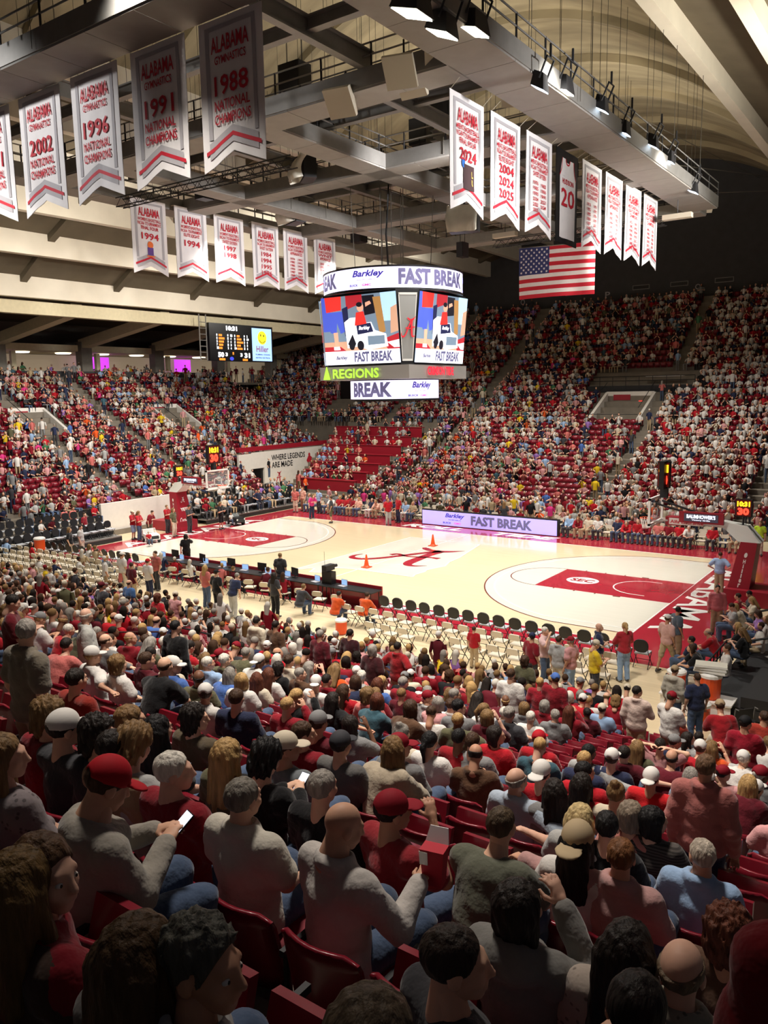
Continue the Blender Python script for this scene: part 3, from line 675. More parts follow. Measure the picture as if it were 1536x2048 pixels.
# ---- centre-hung scoreboard
jt = thing('centre_scoreboard', 'hanging video scoreboard with curved screens above centre court', 'scoreboard', (0, 0, 8.0))
LED = emis('led_white', (226, 220, 250), 1.25); LEDV = emis('led_violet', (160, 150, 235), 1.0); LTXT = emis('led_grey_text', (92, 88, 122), .8); LBLU = emis('led_blue_text', (62, 52, 150), .9); LPUR = emis('led_pink_text', (205, 70, 170), .9)
TC = math.atan2(CAM[1], CAM[0])
def ring(R, z0, z1, name, mt, a0=0, a1=2*math.pi, n_=72):
    g = G(); v = []
    for k in range(n_+1):
        a = a0+(a1-a0)*k/n_; c, s = math.cos(a), math.sin(a)
        v += [(R*c, R*s, z0), (R*c, R*s, z1), ((R-.25)*c, (R-.25)*s, z1), ((R-.25)*c, (R-.25)*s, z0)]
    f = []
    for k in range(n_):
        a = 4*k
        for j in range(4): f.append((a+j, a+4+j, a+4+(j+1) % 4, a+(j+1) % 4))
    return g.add(v, f).build(name, mt, jt)
def ring_text(led, R, z0, z1, items, mt, name):
    g = G()
    for (s, u0, u1, v0, v1, bold, sh) in items:
        put_text(g, s, u0, v0, u1-u0, v1-v0, lambda u, v: ((R+.02)*math.cos(TC+u/R), (R+.02)*math.sin(TC+u/R), z0+v), bold, sh)
    o = g.build(name, mt); o.parent = led
    o.location = Vector((0, 0, 0))-Vector(jt.location); return o
R1, R2 = 3.4, 2.2
r1 = ring(R1, 13.1, 14.02, 'upper_led_ring', LED); ring(R1+.03, 14.02, 14.1, 'ring_trim', M['black']); ring(R1+.03, 13.0, 13.1, 'ring_trim', M['black'])
def adverts(led, R, z0, offs, p):
    for o_ in offs:
        ring_text(led, R, z0, 0, [('FAST BREAK', o_+.24*p, o_+4.15*p, .13, .85, .05, 0)], LTXT, 'advert_lettering')
        ring_text(led, R, z0, 0, [('Barkley', o_-1.95*p, o_-.4*p, .45, .82, .03, .3), ('Buick GMC Cadillac, Inc.', o_-1.7*p, o_-.75*p, .37, .43, .0, 0), ('BUICK', o_-2.1*p, o_-1.65*p, .12, .22, .03, 0)], LBLU, 'sponsor_lettering')
        ring_text(led, R, z0, 0, [('GMC', o_-1.45*p, o_-1.0*p, .12, .22, .03, 0)], LPUR, 'sponsor_lettering')
per = 2*math.pi*R1/3
adverts(r1, R1, 13.1, (0, per, -per), 1.0)
r2 = ring(R2, 8.12, 9.0, 'lower_led_ring', LED); ring(R2+.03, 9.0, 9.1, 'ring_trim', M['black']); ring(R2+.03, 8.02, 8.12, 'ring_trim', M['black'])
ring_text(r2, R2, 8.12, 0, [('BREAK', -2.45, -.12, .1, .8, .05, 0)], LTXT, 'advert_lettering')
ring_text(r2, R2, 8.12, 0, [('Barkley', .85, 2.0, .42, .8, .03, .3), ('Buick GMC Cadillac, Inc.', 1.0, 1.8, .34, .4, 0, 0), ('BUICK', .65, 1.2, .1, .2, .03, 0)], LBLU, 'sponsor_lettering')
ring_text(r2, R2, 8.12, 0, [('GMC', 1.3, 1.75, .1, .2, .03, 0)], LPUR, 'sponsor_lettering')
G().lathe([(R2-.3, 8.2), (R2-.3, 9.05)], (0, 0, 0), 24).box(-2.62, 2.62, -2.62, 2.62, 9.05, 9.68).build('lower_hull', mat('silver_hull', (176, 172, 168), .4, .3), jt)
hT, hB, zT, zB, ch = 2.95, 2.62, 12.92, 9.78, .78
def oct_(h, c): return [(-h+c, -h), (h-c, -h), (h, -h+c), (h, h-c), (h-c, h), (-h+c, h), (-h, h-c), (-h, -h+c)]
g = G(); a = oct_(hT-.06, ch); b = oct_(hB-.06, ch*.55)
g.add([(p[0], p[1], zB-.1) for p in b]+[(p[0], p[1], zT+.1) for p in a], [tuple(range(8))[::-1], tuple(range(8, 16))]+[(i, (i+1) % 8, 8+(i+1) % 8, 8+i) for i in range(8)])
g.build('cabinet', M['black'], jt)
G().lathe([(2.4, 9.6), (2.7, 9.72), (2.7, 9.78)], (0, 0, 0), 24).build('cabinet_base', M['black'], jt)
G().lathe([(.5, 14.1), (3.2, 14.06), (3.2, 13.05)], (0, 0, 0), 24).build('upper_hull', M['black'], jt)
SC = {k: emis('screen_'+k, c, s) for k, c, s in (('white', (240, 240, 248), 1.15), ('red', (214, 50, 44), 1.0), ('blue', (74, 92, 200), .9), ('skin', (226, 168, 140), .9), ('navy', (40, 44, 84), .6), ('khaki', (176, 130, 76), .8), ('wood', (206, 160, 132), .9), ('grey', (120, 140, 160), .8), ('sky', (176, 214, 240), 1.0), ('crim', (176, 40, 50), .9), ('dark', (34, 32, 44), .4), ('text', (92, 92, 130), .8))}
def screen_face(fn, n_):
    """fn maps (u,v) in 0..1 and an offset to a point on the tilted face"""
    g = G(); poly2(g, [(0, 0), (1, 0), (1, 1), (0, 1)], lambda u, v: fn(u, v, .01)); scr = g.build('video_screen', SC['grey'], jt)
    lay = [0]
    def P(col, *pts):
        lay[0] += 1; g = G(); off = .012+.0008*lay[0]; poly2(g, pts, lambda u, v: fn(u, v, off)); o = g.build('picture', SC[col]); o.parent = scr; o.location = -Vector(jt.location)
    def E(col, cu, cv, ru, rv): P(col, *[(cu+ru*math.cos(2*math.pi*k/18), cv+rv*math.sin(2*math.pi*k/18)) for k in range(18)])
    P('blue', (0, .5), (.12, .5), (.12, 1), (0, 1)); P('wood', (.0, .2), (1, .2), (1, .34), (0, .34)); P('crim', (.0, .2), (.3, .2), (.22, .27), (0, .27)); P('crim', (.78, .34), (1, .42), (1, .2), (.85, .2)); P('white', (.85, .3), (1, .33), (1, .22), (.93, .22))
    P('sky', (.82, .6), (1, .6), (1, 1), (.8, 1)); P('wood', (.9, .42), (1, .45), (1, .82), (.92, .78)); P('crim', (.34, .8), (.56, .88), (.56, 1), (.34, 1))
    P('red', (.06, .78), (.27, .8), (.28, 1), (.05, 1)); P('blue', (.08, .78), (.28, .78), (.34, .5), (.24, .46), (.2, .62), (.18, .46), (.1, .48)); P('skin', (.14, .48), (.2, .48), (.2, .26), (.15, .26)); P('navy', (.28, .82), (.36, .85), (.36, .42), (.3, .42)); P('white', (.13, .27), (.21, .27), (.22, .22), (.13, .22))
    P('dark', (.58, .7), (.72, .72), (.72, .98), (.56, .98)); P('khaki', (.7, .95), (.8, .95), (.84, .45), (.76, .42)); P('skin', (.6, .82), (.68, .86), (.66, .9), (.6, .88))
    P('white', (.3, .62), (.38, .68), (.46, .68), (.44, .58), (.66, .6), (.7, .48), (.84, .42), (.86, .24), (.6, .2), (.46, .26), (.32, .24)); P('navy', (.46, .58), (.65, .59), (.68, .46), (.47, .43)); P('grey', (.6, .4), (.82, .4), (.82, .28), (.6, .27)); P('dark', (.33, .3), (.4, .44), (.44, .3), (.4, .21)); E('dark', .5, .27, .045, .07); E('dark', .38, .27, .035, .06)
    P('red', (.44, .56), (.6, .58), (.57, .76), (.47, .75)); E('skin', .53, .82, .045, .065); E('dark', .52, .86, .04, .035)
    P('white', (0, 0), (1, 0), (1, .2), (0, .2))
    for s, u0, v0, uw, vh, col, sh in (('FAST BREAK', .4, .03, .5, .15, 'text', .1), ('Barkley', .15, .06, .16, .07, 'text', .3), ('Barkley', .49, .48, .15, .07, 'white', .3)):
        lay[0] += 1; off = .012+.0008*lay[0]; g = G(); put_text(g, s, u0, v0, uw, vh, lambda u, v: fn(u, v, off), .04, sh); o = g.build('caption', SC[col]); o.parent = scr; o.location = -Vector(jt.location)
for k in range(4):
    ca, sa = [(1, 0), (0, 1), (-1, 0), (0, -1)][k]
    def fn(u, v, off, ca=ca, sa=sa):
        h = hB+(hT-hB)*v; c = ch*(.55+.45*v); x = (-h+c)+(2*h-2*c)*u; y = -h-off
        return (x*ca-y*sa, x*sa+y*ca, zB+(zT-zB)*v)
    screen_face(fn, k)
    def fw(u, v, off, ca=ca, sa=sa):
        h = hB+(hT-hB)*v; c = ch*(.55+.45*v); x = h-c+c*u; y = -h+c*u; q = off*.7071
        x += q; y -= q
        return (x*ca-y*sa, x*sa+y*ca, zB+(zT-zB)*v)
    g = G(); poly2(g, [(.12, .03), (.88, .03), (.88, .97), (.12, .97)], lambda u, v: fw(u, v, -.02)); wd_ = g.build('corner_panel', mat('silver_panel', (176, 176, 172), .35, .4), jt)
    g = G()
    for u0, u1, v0, v1 in ((.1, .14, .02, .98), (.86, .9, .02, .98), (.1, .9, .02, .05), (.1, .9, .95, .98)): poly2(g, [(u0, v0), (u1, v0), (u1, v1), (u0, v1)], lambda u, v: fw(u, v, -.01))
    g.build('panel_rim', M['white'], jt)
    for off, mt in ((.02, M['bgrey']), (.05, emis('lit_letter_red', (214, 30, 44), .5))):
        g = G(); script_a(g, 0, 0, .2, lambda u, v: fw(.5+u/1.15, .5+v/(zT-zB), off)); o = g.build('script_letter', mt); o.parent = wd_; o.location = -Vector(jt.location)
    if k == 0 or k == 2:
        g = G(); f2 = lambda u, v: ((u)*ca-(-2.72)*sa, (u)*sa+(-2.72)*ca, v)
        put_text(g, 'REGIONS', -1.75, 9.12, 2.75, .46, f2, .03); poly2(g, [(-2.35, 9.08), (-1.9, 9.08), (-2.1, 9.7), (-2.15, 9.7)], f2)
    else:
        g = G(); f2 = lambda u, v: ((u)*ca-(-2.72)*sa, (u)*sa+(-2.72)*ca, v); put_text(g, 'CRIMSON TIDE', -1.2, 9.2, 2.4, .42, f2, .05)
    sv = list(g.v); sf = list(g.f)
    g.build('sign_lettering', emis('sign_green', (170, 220, 70), .8) if k in (0, 2) else emis('sign_red', (214, 40, 60), .8), jt)
for x, y in ((-.6, 0), (.6, 0), (0, .7), (-.3, -.5), (.3, -.5), (1.6, .9), (-1.6, -.9)):
    G().tube([(x, y, 14.0), (x*1.1, y*1.1, 18.3)], .02, 4).build('suspension_cable', M['cable'], jt)
G().tube([(-.1, -.2, 14.0), (-.16, -.3, 16), (0, -.25, 18.3)], .05, 6).build('power_cable', M['black'], jt)
# ---- end scoreboard under the lowest rib
sb = thing('end_scoreboard', 'black scoreboard with white digits and a pale blue advert panel', 'scoreboard', (-29.2, 18.6, 11.3))
y0, y1, z0, z1 = 14.7, 22.5, 11.35, 14.55
G().box(-29.6, -29.2, y0, y1, z0, z1).build('cabinet', M['screenblack'], sb)
for y in (y0-.9, y0-.15): G().tube([(-29.4, y, z0), (-29.4, y, 15.2)], .05, 5).build('ladder_rail', M['steel'], sb)
for k in range(7): G().tube([(-29.4, y0-.9, z0+.2+.5*k), (-29.4, y0-.15, z0+.2+.5*k)], .035, 5).build('ladder_rung', M['steel'], sb)
fs_ = lambda u, v: (-29.18, y0+u*(y1-y0), z0+v*(z1-z0))
dW = emis('digit_white', (245, 248, 255), 1.6); dO = emis('digit_orange', (240, 130, 40), 1.1); dB = emis('digit_blue', (50, 60, 240), 1.2)
g = G(); put_text(g, '10:31', .25, .82, .17, .13, fs_, .05); put_text(g, '50', .115, .1, .09, .14, fs_, .05); put_text(g, '31', .52, .1, .09, .14, fs_, .05); put_text(g, '3', .225, .13, .035, .1, fs_, .05); put_text(g, '3', .455, .13, .035, .1, fs_, .05)
for r in range(5):
    v = .66-.085*r
    for u, s in ((.1, '%d' % [0, 8, 5, 7, 22][r]), (.265, '%d' % [8, 1, 9, 1, 2][r]), (.31, '%d' % [12, 4, 6, 3, 6][r]), (.37, '%d' % [8, 0, 5, 1, 10][r]), (.52, '%d' % [0, 1, 3, 2, 1][r]), (.565, '%d' % [2, 10, 4, 5, 6][r])): put_text(g, s, u, v, .016*len(s), .065, fs_, .05)
g.build('digits', dW, sb)
g = G()
for r in range(5):
    v = .66-.085*r; poly2(g, [(.135, v), (.135+.05+.012*(r*3 % 4), v), (.135+.05+.012*(r*3 % 4), v+.055), (.135, v+.055)], fs_); poly2(g, [(.41, v), (.41+.045+.013*(r*2 % 5), v), (.41+.045+.013*(r*2 % 5), v+.055), (.41, v+.055)], fs_)
poly2(g, [(.13, .02), (.22, .02), (.22, .075), (.13, .075)], fs_); poly2(g, [(.49, .02), (.57, .02), (.57, .075), (.49, .075)], fs_); put_text(g, '1', .335, .18, .02, .07, fs_, .05)
g.build('name_bars', dO, sb); g = G(); disc2(g, .32, .07, .03, .05, fs_, 12); g.build('bonus_lamp', dB, sb)
ad = G(); poly2(ad, [(.65, .03), (.975, .03), (.975, .94), (.65, .94)], lambda u, v: (-29.17, y0+u*(y1-y0), z0+v*(z1-z0))); adp = ad.build('advert_panel', emis('advert_blue', (160, 196, 246), 1.0), sb)
def on_ad(g, mt, nm):
    o = g.build(nm, mt); o.parent = adp; o.location = -Vector(sb.location)
fa = lambda u, v: (-29.15, y0+u*(y1-y0), z0+v*(z1-z0)); fb = lambda u, v: (-29.14, y0+u*(y1-y0), z0+v*(z1-z0))
g = G(); disc2(g, .815, .68, .075, .19, fa, 28); on_ad(g, emis('smile_yellow', (222, 206, 40), .9), 'yellow_disc')
g = G(); disc2(g, .79, .75, .007, .035, fb, 10); disc2(g, .84, .74, .007, .035, fb, 10); ribbon(g, [(.765, .62, .008), (.79, .55, .01), (.825, .53, .01), (.865, .6, .008)], fb, 2); on_ad(g, mat('smile_ink', (70, 70, 20), .6), 'smile_ink')
g = G(); put_text(g, 'Hiller', .715, .28, .2, .17, fa, .01); on_ad(g, emis('advert_maroon', (130, 40, 90), .6), 'advert_lettering')
g = G(); put_text(g, 'PLUMBING  COOLING', .7, .19, .24, .04, fa); put_text(g, 'HEATING  ELECTRICAL', .7, .1, .24, .04, fa); on_ad(g, emis('advert_navy', (50, 70, 130), .5), 'small_lettering')
# ================================================================ FIGURES: distance-field bodies meshed with surface nets
def surf_nets(D, lo, h):
    ins = D < 0; nx, ny, nz = D.shape
    c = np.zeros((nx-1, ny-1, nz-1), np.int8)
    for a in (0, 1):
        for b in (0, 1):
            for d in (0, 1): c += ins[a:nx-1+a, b:ny-1+b, d:nz-1+d]
    idx = np.argwhere((c > 0) & (c < 8))
    vid = -np.ones(c.shape, np.int64); vid[tuple(idx.T)] = np.arange(len(idx))
    P = np.zeros((len(idx), 3)); cnt = np.zeros(len(idx))
    for ax in range(3):
        o1, o2 = [q for q in range(3) if q != ax]
        for a in (0, 1):
            for b in (0, 1):
                s = idx.copy(); s[:, o1] += a; s[:, o2] += b; e = s.copy(); e[:, ax] += 1
                da = D[tuple(s.T)]; db = D[tuple(e.T)]; m = (da < 0) != (db < 0)
                t = np.where(m, da/np.where(m, da-db, 1), 0); q = s.astype(float); q[:, ax] += t
                P[m] += q[m]; cnt[m] += 1
    P /= cnt[:, None]; V = np.array(lo)+P*h; F = []
    for ax in range(3):
        o1, o2 = (ax+1) % 3, (ax+2) % 3
        sl0 = [slice(None)]*3; sl1 = [slice(None)]*3; sl0[ax] = slice(0, -1); sl1[ax] = slice(1, None)
        A = ins[tuple(sl0)]; B = ins[tuple(sl1)]; e = np.argwhere(A != B)
        ok = (e[:, o1] > 0) & (e[:, o2] > 0) & (e[:, o1] < D.shape[o1]-1) & (e[:, o2] < D.shape[o2]-1); e = e[ok]
        if not len(e): continue
        def cell(d1, d2):
            q = e.copy(); q[:, o1] += d1; q[:, o2] += d2; return vid[tuple(q.T)]
        q = np.stack([cell(-1, -1), cell(0, -1), cell(0, 0), cell(-1, 0)], 1)
        fl = ~A[tuple(e.T)]; q[fl] = q[fl][:, ::-1]; F.append(q)
    return V, np.concatenate(F)
def smin(a, b, k):
    h = np.clip(.5+.5*(b-a)/k, 0, 1); return b*(1-h)+a*h-k*h*(1-h)
def prim(X, p):
    if p[0] == 'c':
        a = np.array(p[1], np.float32); b = np.array(p[2], np.float32); ab = b-a; Y = X-a
        t = np.clip((Y@ab)/max(ab@ab, np.float32(1e-9)), 0, 1); Y -= t[..., None]*ab; return np.sqrt(np.einsum('...i,...i', Y, Y))-(np.float32(p[3])+np.float32(p[4]-p[3])*t)
    c = np.array(p[1], np.float32); r = np.array(p[2], np.float32); q = (X-c)
    if len(p) > 3: q = q@np.array(p[3], np.float32).T
    q = q/r; k0 = np.sqrt(np.einsum('...i,...i', q, q)); return (k0-1)*r.min()*(.6+.4*k0/(k0+1e-6))
def mesh_prims(prims, h, k=.025, infl=0.0, post=None, pad=.05):
    lo = np.full(3, 1e9); hi = -lo
    for p in prims:
        pts = [np.array(p[1], float)]+([np.array(p[2], float)] if p[0] == 'c' else []); r = max(p[3], p[4]) if p[0] == 'c' else max(p[2])
        for q in pts: lo = np.minimum(lo, q-r); hi = np.maximum(hi, q+r)
    lo -= pad+infl; hi += pad+infl; n_ = np.ceil((hi-lo)/h).astype(int)+1
    X = np.stack(np.meshgrid(*[(lo[i]+h*np.arange(n_[i])).astype(np.float32) for i in range(3)], indexing='ij'), -1)
    D = None
    for p in prims:
        d = prim(X, p); D = d if D is None else smin(D, d, k)
    D = D-infl
    if post is not None: D = post(X, D)
    return surf_nets(D, lo, h)
def arr_mesh(name, parts, mt):
    vs_ = []; fs_ = []; n_ = 0
    for V, F in parts: vs_.append(V); fs_.append(F+n_); n_ += len(V)
    V = np.concatenate(vs_).astype(np.float32); F = np.concatenate(fs_).astype(np.int32)
    me = bpy.data.meshes.new(name); me.vertices.add(len(V)); me.vertices.foreach_set('co', V.ravel())
    me.loops.add(len(F)*4); me.loops.foreach_set('vertex_index', F.ravel()); me.polygons.add(len(F)); me.polygons.foreach_set('loop_start', np.arange(0, len(F)*4, 4, dtype=np.int32)); me.polygons.foreach_set('loop_total', np.full(len(F), 4, np.int32))
    me.polygons.foreach_set('use_smooth', np.ones(len(F), bool)); me.materials.append(mt); me.update(); me.validate(); return me
HEAD = [('e', (0, -.018, .03), (.074, .094, .088)), ('e', (0, .022, -.032), (.058, .068, .082)), ('e', (0, .062, -.092), (.028, .024, .022)),
        ('c', (-.032, .077, .022), (.032, .077, .022), .013, .013), ('c', (0, .09, .008), (0, .108, -.03), .008, .015), ('c', (-.02, .084, -.062), (.02, .084, -.062), .010, .010),
        ('e', (-.04, .06, -.03), (.022, .02, .022)), ('e', (.04, .06, -.03), (.022, .02, .022)), ('c', (0, -.03, -.06), (0, -.045, -.19), .054, .06)]
EARS = [('e', (s*.076, -.012, -.008), (.011, .024, .033)) for s in (-1, 1)]
_cache = {}
def head_arr(h):
    if ('head', h) not in _cache:
        def post(X, D):
            for s in (-1, 1): D = np.maximum(D, -(np.linalg.norm(X-np.array([s*.031, .094, -.002]), axis=-1)-.014))
            for e in EARS: D = smin(D, prim(X, e), .008)
            return D
        _cache[('head', h)] = mesh_prims(HEAD, h, .022, post=post)
    return _cache[('head', h)]
def hand_arr(h, side, curl):
    key = ('hand', h, side, curl)
    if key not in _cache:
        c = curl; P = [('e', (0, .045, 0), (.04, .05, .016)), ('c', (0, -.03, 0), (0, .02, 0), .027, .026)]
        for x, ln in ((-.03, .062), (-.01, .074), (.011, .07), (.03, .055)):
            a = (x, .085, 0); b = (x*1.1, .085+ln*.5*math.cos(c), -ln*.5*math.sin(c)); d = (x*1.1, b[1]+ln*.5*math.cos(2.2*c), b[2]-ln*.5*math.sin(2.2*c))
            P += [('c', a, b, .0092, .0085), ('c', b, d, .0085, .007)]
        s = side; P += [('c', (s*.03, .02, -.004), (s*.06, .05, -.02), .013, .011), ('c', (s*.06, .05, -.02), (s*.064, .085, -.034), .0105, .008)]
        _cache[key] = mesh_prims(P, h, .008)
    return _cache[key]
def rot_to(d):
    d = np.array(d, float); d /= np.linalg.norm(d); u = np.array([0, 0, 1.0])
    if abs(d[2]) > .95: u = np.array([0, 1.0, 0])
    x = np.cross(d, u); x /= np.linalg.norm(x); z_ = np.cross(x, d); return np.stack([x, d, z_], 1)
def rx(a): c, s = math.cos(a), math.sin(a); return np.array([[1, 0, 0], [0, c, -s], [0, s, c]])
def rz_(a): c, s = math.cos(a), math.sin(a); return np.array([[c, -s, 0], [s, c, 0], [0, 0, 1]])
SIT_ARM = dict(lap=((.25, .04, .76), (.13, .27, .63)), knee=((.22, .36, .68), (.06, .52, .66)), up=((.27, .17, .80), (.09, .22, 1.10)), out=((.45, .02, .90), (.70, .12, .86)), phone=((.25, .1, .74), (.07, .31, .84)), back=((.43, -.13, .90), (.70, -.15, .90)), head=((.40, .0, 1.14), (.12, -.09, 1.20)), fwd=((.24, .26, .9), (.2, .5, .94)), box=((.28, .14, .72), (.21, .37, .83)))
STD_ARM = dict(side=((.25, -.04, 1.14), (.26, .05, .89)), hip=((.41, -.1, 1.17), (.2, .03, 1.02)), fold=((.26, .1, 1.16), (-.07, .24, 1.19)), phone=((.24, .1, 1.13), (.07, .31, 1.22)), up=((.3, .16, 1.3), (.13, .2, 1.58)), out=((.42, .15, 1.28), (.55, .4, 1.3)), back=((.23, -.12, 1.15), (.1, -.16, .98)))
POSES = {}
def defpose(name, sit, lean=-.05, L='lap', R='lap', yaw=0.0, pitch=0.0, stride=0.0, twist=0.0): POSES[name] = dict(sit=sit, lean=lean, L=L, R=R, yaw=yaw, pitch=pitch, stride=stride)
for nm, kw in dict(sit0=dict(), sitL=dict(yaw=.6), sitR=dict(yaw=-.7), sitdown=dict(L='phone', R='phone', pitch=-.45, lean=.08), sitknee=dict(L='knee', R='knee', lean=.42), sitkneeL=dict(L='knee', R='knee', lean=.36, yaw=.5), situpR=dict(R='up', yaw=-.25), sitoutR=dict(R='fwd', yaw=-.5), sitoutL=dict(L='out', yaw=.3), sitback=dict(R='back', L='lap', yaw=-.3), sithead=dict(L='head', R='head'), sitRR=dict(yaw=-1.15, lean=.05), sitbox=dict(R='box', yaw=-.3, pitch=-.3, lean=.05)).items(): defpose(nm, True, **kw)
for nm, kw in dict(std0=dict(L='side', R='side'), stdhip=dict(L='hip', R='hip'), stdfold=dict(L='fold', R='fold'), stdphone=dict(L='phone', R='phone', pitch=-.35), stdL=dict(L='side', R='side', yaw=.7), stdR=dict(L='side', R='fold', yaw=-.6), stdup=dict(L='side', R='up'), walk=dict(L='side', R='side', stride=.22), stdlean=dict(L='fold', R='side', lean=.4, pitch=-.2), stdout=dict(L='side', R='out'), stdback=dict(L='back', R='back')).items(): defpose(nm, False, lean=kw.pop('lean', 0.0), **kw)
def skeleton(pn, fem):
    p = POSES[pn]; sit = p['sit']; J = {}; z0 = .50 if sit else .96; a = p['lean']; sw = .168 if fem else .192
    def up(h, x=0, dy=0): return np.array([x, h*math.sin(a)+dy, z0+h*math.cos(a)])
    J['pel'] = up(0); J['abd'] = up(.16); J['che'] = up(.32, 0, -.01); J['nb'] = up(.50, 0, -.015); J['head'] = up(.685, 0, .015+.05*max(0, math.sin(-p['pitch'])))
    arms = SIT_ARM if sit else STD_ARM
    for s, k in ((-1, 'L'), (1, 'R')):
        J['sh'+k] = up(.455, s*sw, -.015); e, w_ = arms[p[k]]; q = np.array([s, 1, 1.0]); sh = np.array([0, .46*math.sin(a)*(.8 if p[k] != 'knee' else .25), -(.46-.46*math.cos(a))*.6]); J['el'+k] = np.array(e)*q+sh; J['wr'+k] = np.array(w_)*q+sh*.6
        if sit: J['hip'+k] = np.array([s*.09, .02, .49]); J['kn'+k] = np.array([s*.15, .45, .52]); J['an'+k] = np.array([s*.14, .43, .1]); J['toe'+k] = np.array([s*.16, .60, .045])
        else:
            d = p['stride']*s; J['hip'+k] = np.array([s*.09, 0, .93]); J['kn'+k] = np.array([s*.1, .03+d*.7, .51]); J['an'+k] = np.array([s*.115, -.02+d, .1]); J['toe'+k] = np.array([s*.14, .14+d, .045])
    return J, p
def torso(J, fem):
    w_ = .155 if fem else .168
    return [('e', J['pel']+np.array([0, -.005, 0]), (w_+.01, .12, .115)), ('c', J['pel'], J['che'], .115, .125), ('e', J['che'], (w_+.012, .112, .19)), ('c', J['shL']*.86+J['nb']*.14, J['shR']*.86+J['nb']*.14, .062, .062)]
def limbs(J, fem, arms=True, legs=True, sl=1.0, ll=1.0, part='all'):
    P = []
    for k in 'LR':
        if arms: P += [('c', J['sh'+k], J['el'+k], .056, .044), ('c', J['el'+k], J['wr'+k], .043, .029)]
        if legs: P += [('c', J['hip'+k], J['kn'+k], .088, .06), ('c', J['kn'+k], J['an'+k], .058, .04)]
    return P
LV = dict(hi=(.021, .0088, .0082, .018), mid=(.034, .017, .014, .03), low=(.055, .026, .03, .048))
MSKIN = mat('skin', (200, 150, 120), .55, var=.05, vscale=14, objcol=True, spec=.3)
MCLOTH = mat('cloth', (150, 150, 150), .9, var=.10, vscale=7, objcol=True, bump=.9, bscale=12, spec=.1, sheen=.25)
MSTRIPE = mat('cloth_striped', (150, 150, 150), .9, var=.06, objcol=True, bump=.6, bscale=12, spec=.1, sheen=.2, pat='stripe')
MDOTS = mat('cloth_dotted', (150, 150, 150), .9, var=.06, objcol=True, bump=.6, bscale=12, spec=.1, sheen=.2, pat='dots')
MHAIR = mat('hair', (80, 60, 40), .6, var=.4, vscale=26, objcol=True, bump=.9, bscale=40, stretch=(1, 1, .18), spec=.3)
MCAP = mat('cap_cloth', (150, 30, 40), .75, var=.04, objcol=True, spec=.2)
MSHOE = mat('shoe', (60, 60, 60), .6, objcol=True)
def body_mesh(pn, fem, lv):
    key = ('body', pn, fem, lv)
    if key in _cache: return _cache[key]
    J, p = skeleton(pn, fem); h = LV[lv]
    parts = [mesh_prims((torso(J, fem)+limbs(J, fem) if lv != 'low' else limbs(J, fem, legs=False))+[('c', J['nb'], J['head']+np.array([0, -.03, -.08]), .06, .05)], h[0], .03)]
    Hm = rz_(p['yaw'])@rx(p['pitch']); V, F = head_arr(h[1]); parts.append((V@Hm.T+J['head'], F))
    for s, k in ((-1, 'L'), (1, 'R')):
        R_ = rot_to(J['wr'+k]-J['el'+k]); V, F = hand_arr(h[2], -s, .55); parts.append((V@R_.T+J['wr'+k], F))
    me = arr_mesh('body', parts, MSKIN); _cache[key] = me; return me
def wrinkle(X, D, A=.004): return -.004*np.abs(np.sin(19*X[..., 2]+5*X[..., 0]+3*np.sin(8*X[..., 0]+4*X[..., 1])))+ D+A*np.sin(31*X[..., 2]+9*X[..., 0])*np.sin(17*X[..., 0]+13*X[..., 1])+A*.7*np.sin(52*X[..., 2]-21*X[..., 1])
def shirt_mesh(pn, fem, lv, sleeve, style):
    key = ('shirt', pn, fem, lv, sleeve, style)
    if key in _cache: return _cache[key]
    J, p = skeleton(pn, fem); P = torso(J, fem)+[('e', J['abd'], (.165 if not fem else .15, .13, .2)), ('e', J['pel'], (.175, .135, .12))]; h = LV[lv][3]
    for k in 'LR':
        s, e, w_ = J['sh'+k], J['el'+k], J['wr'+k]
        if sleeve == 'long': P += [('c', s, e, .062, .052), ('c', e, e+(w_-e)*.93, .052, .036)]
        elif sleeve == 'short': P += [('c', s, s+(e-s)*.66, .064, .070)]
        else: P += [('c', s, s+(e-s)*.1, .05, .045)]
    if style == 'hood': P += [('e', J['nb']+np.array([0, -.075, .0]), (.12, .07, .075)), ('c', J['nb']+np.array([-.1, -.02, .0]), J['nb']+np.array([-.03, .1, -.06]), .035, .03), ('c', J['nb']+np.array([.1, -.02, .0]), J['nb']+np.array([.03, .1, -.06]), .035, .03)]
    nk = J['nb']+np.array([0, .01, .075])
    if style == 'collar':
        for q in range(9):
            a0, a1 = 2*math.pi*q/9, 2*math.pi*(q+1)/9; f = lambda a: J['nb']+np.array([.07*math.cos(a), .068*math.sin(a)-.005, .035-.012*math.sin(a)]); P.append(('c', f(a0), f(a1), .013, .013))
    hem = (.46 if p['sit'] else .86)
    def post(X, D):
        D = wrinkle(X, D); D = np.maximum(D, hem-X[..., 2]); D = np.maximum(D, -(np.linalg.norm((X-nk)*np.array([1, 1, .8]), axis=-1)-.066)); return D
    me = arr_mesh('shirt', [mesh_prims(P, h, .03, .017, post)], MCLOTH); _cache[key] = me; return me
def legs_mesh(pn, fem, lv, kind):
    key = ('legs', pn, fem, lv, kind)
    if key in _cache: return _cache[key]
    J, p = skeleton(pn, fem); P = [('e', J['pel']+np.array([0, -.005, 0]), (.165, .122, .11))]
    for k in 'LR':
        P.append(('c', J['hip'+k], J['kn'+k], .092, .068))
        if kind == 'long': P.append(('c', J['kn'+k], J['an'+k]+np.array([0, 0, -.03]), .066, .055))
    top = J['pel'][2]+.1
    me = arr_mesh('trousers', [mesh_prims(P, max(LV[lv][3], .022), .03, .014, lambda X, D: np.maximum(wrinkle(X, D, .005), X[..., 2]-top))], MCLOTH); _cache[key] = me; return me
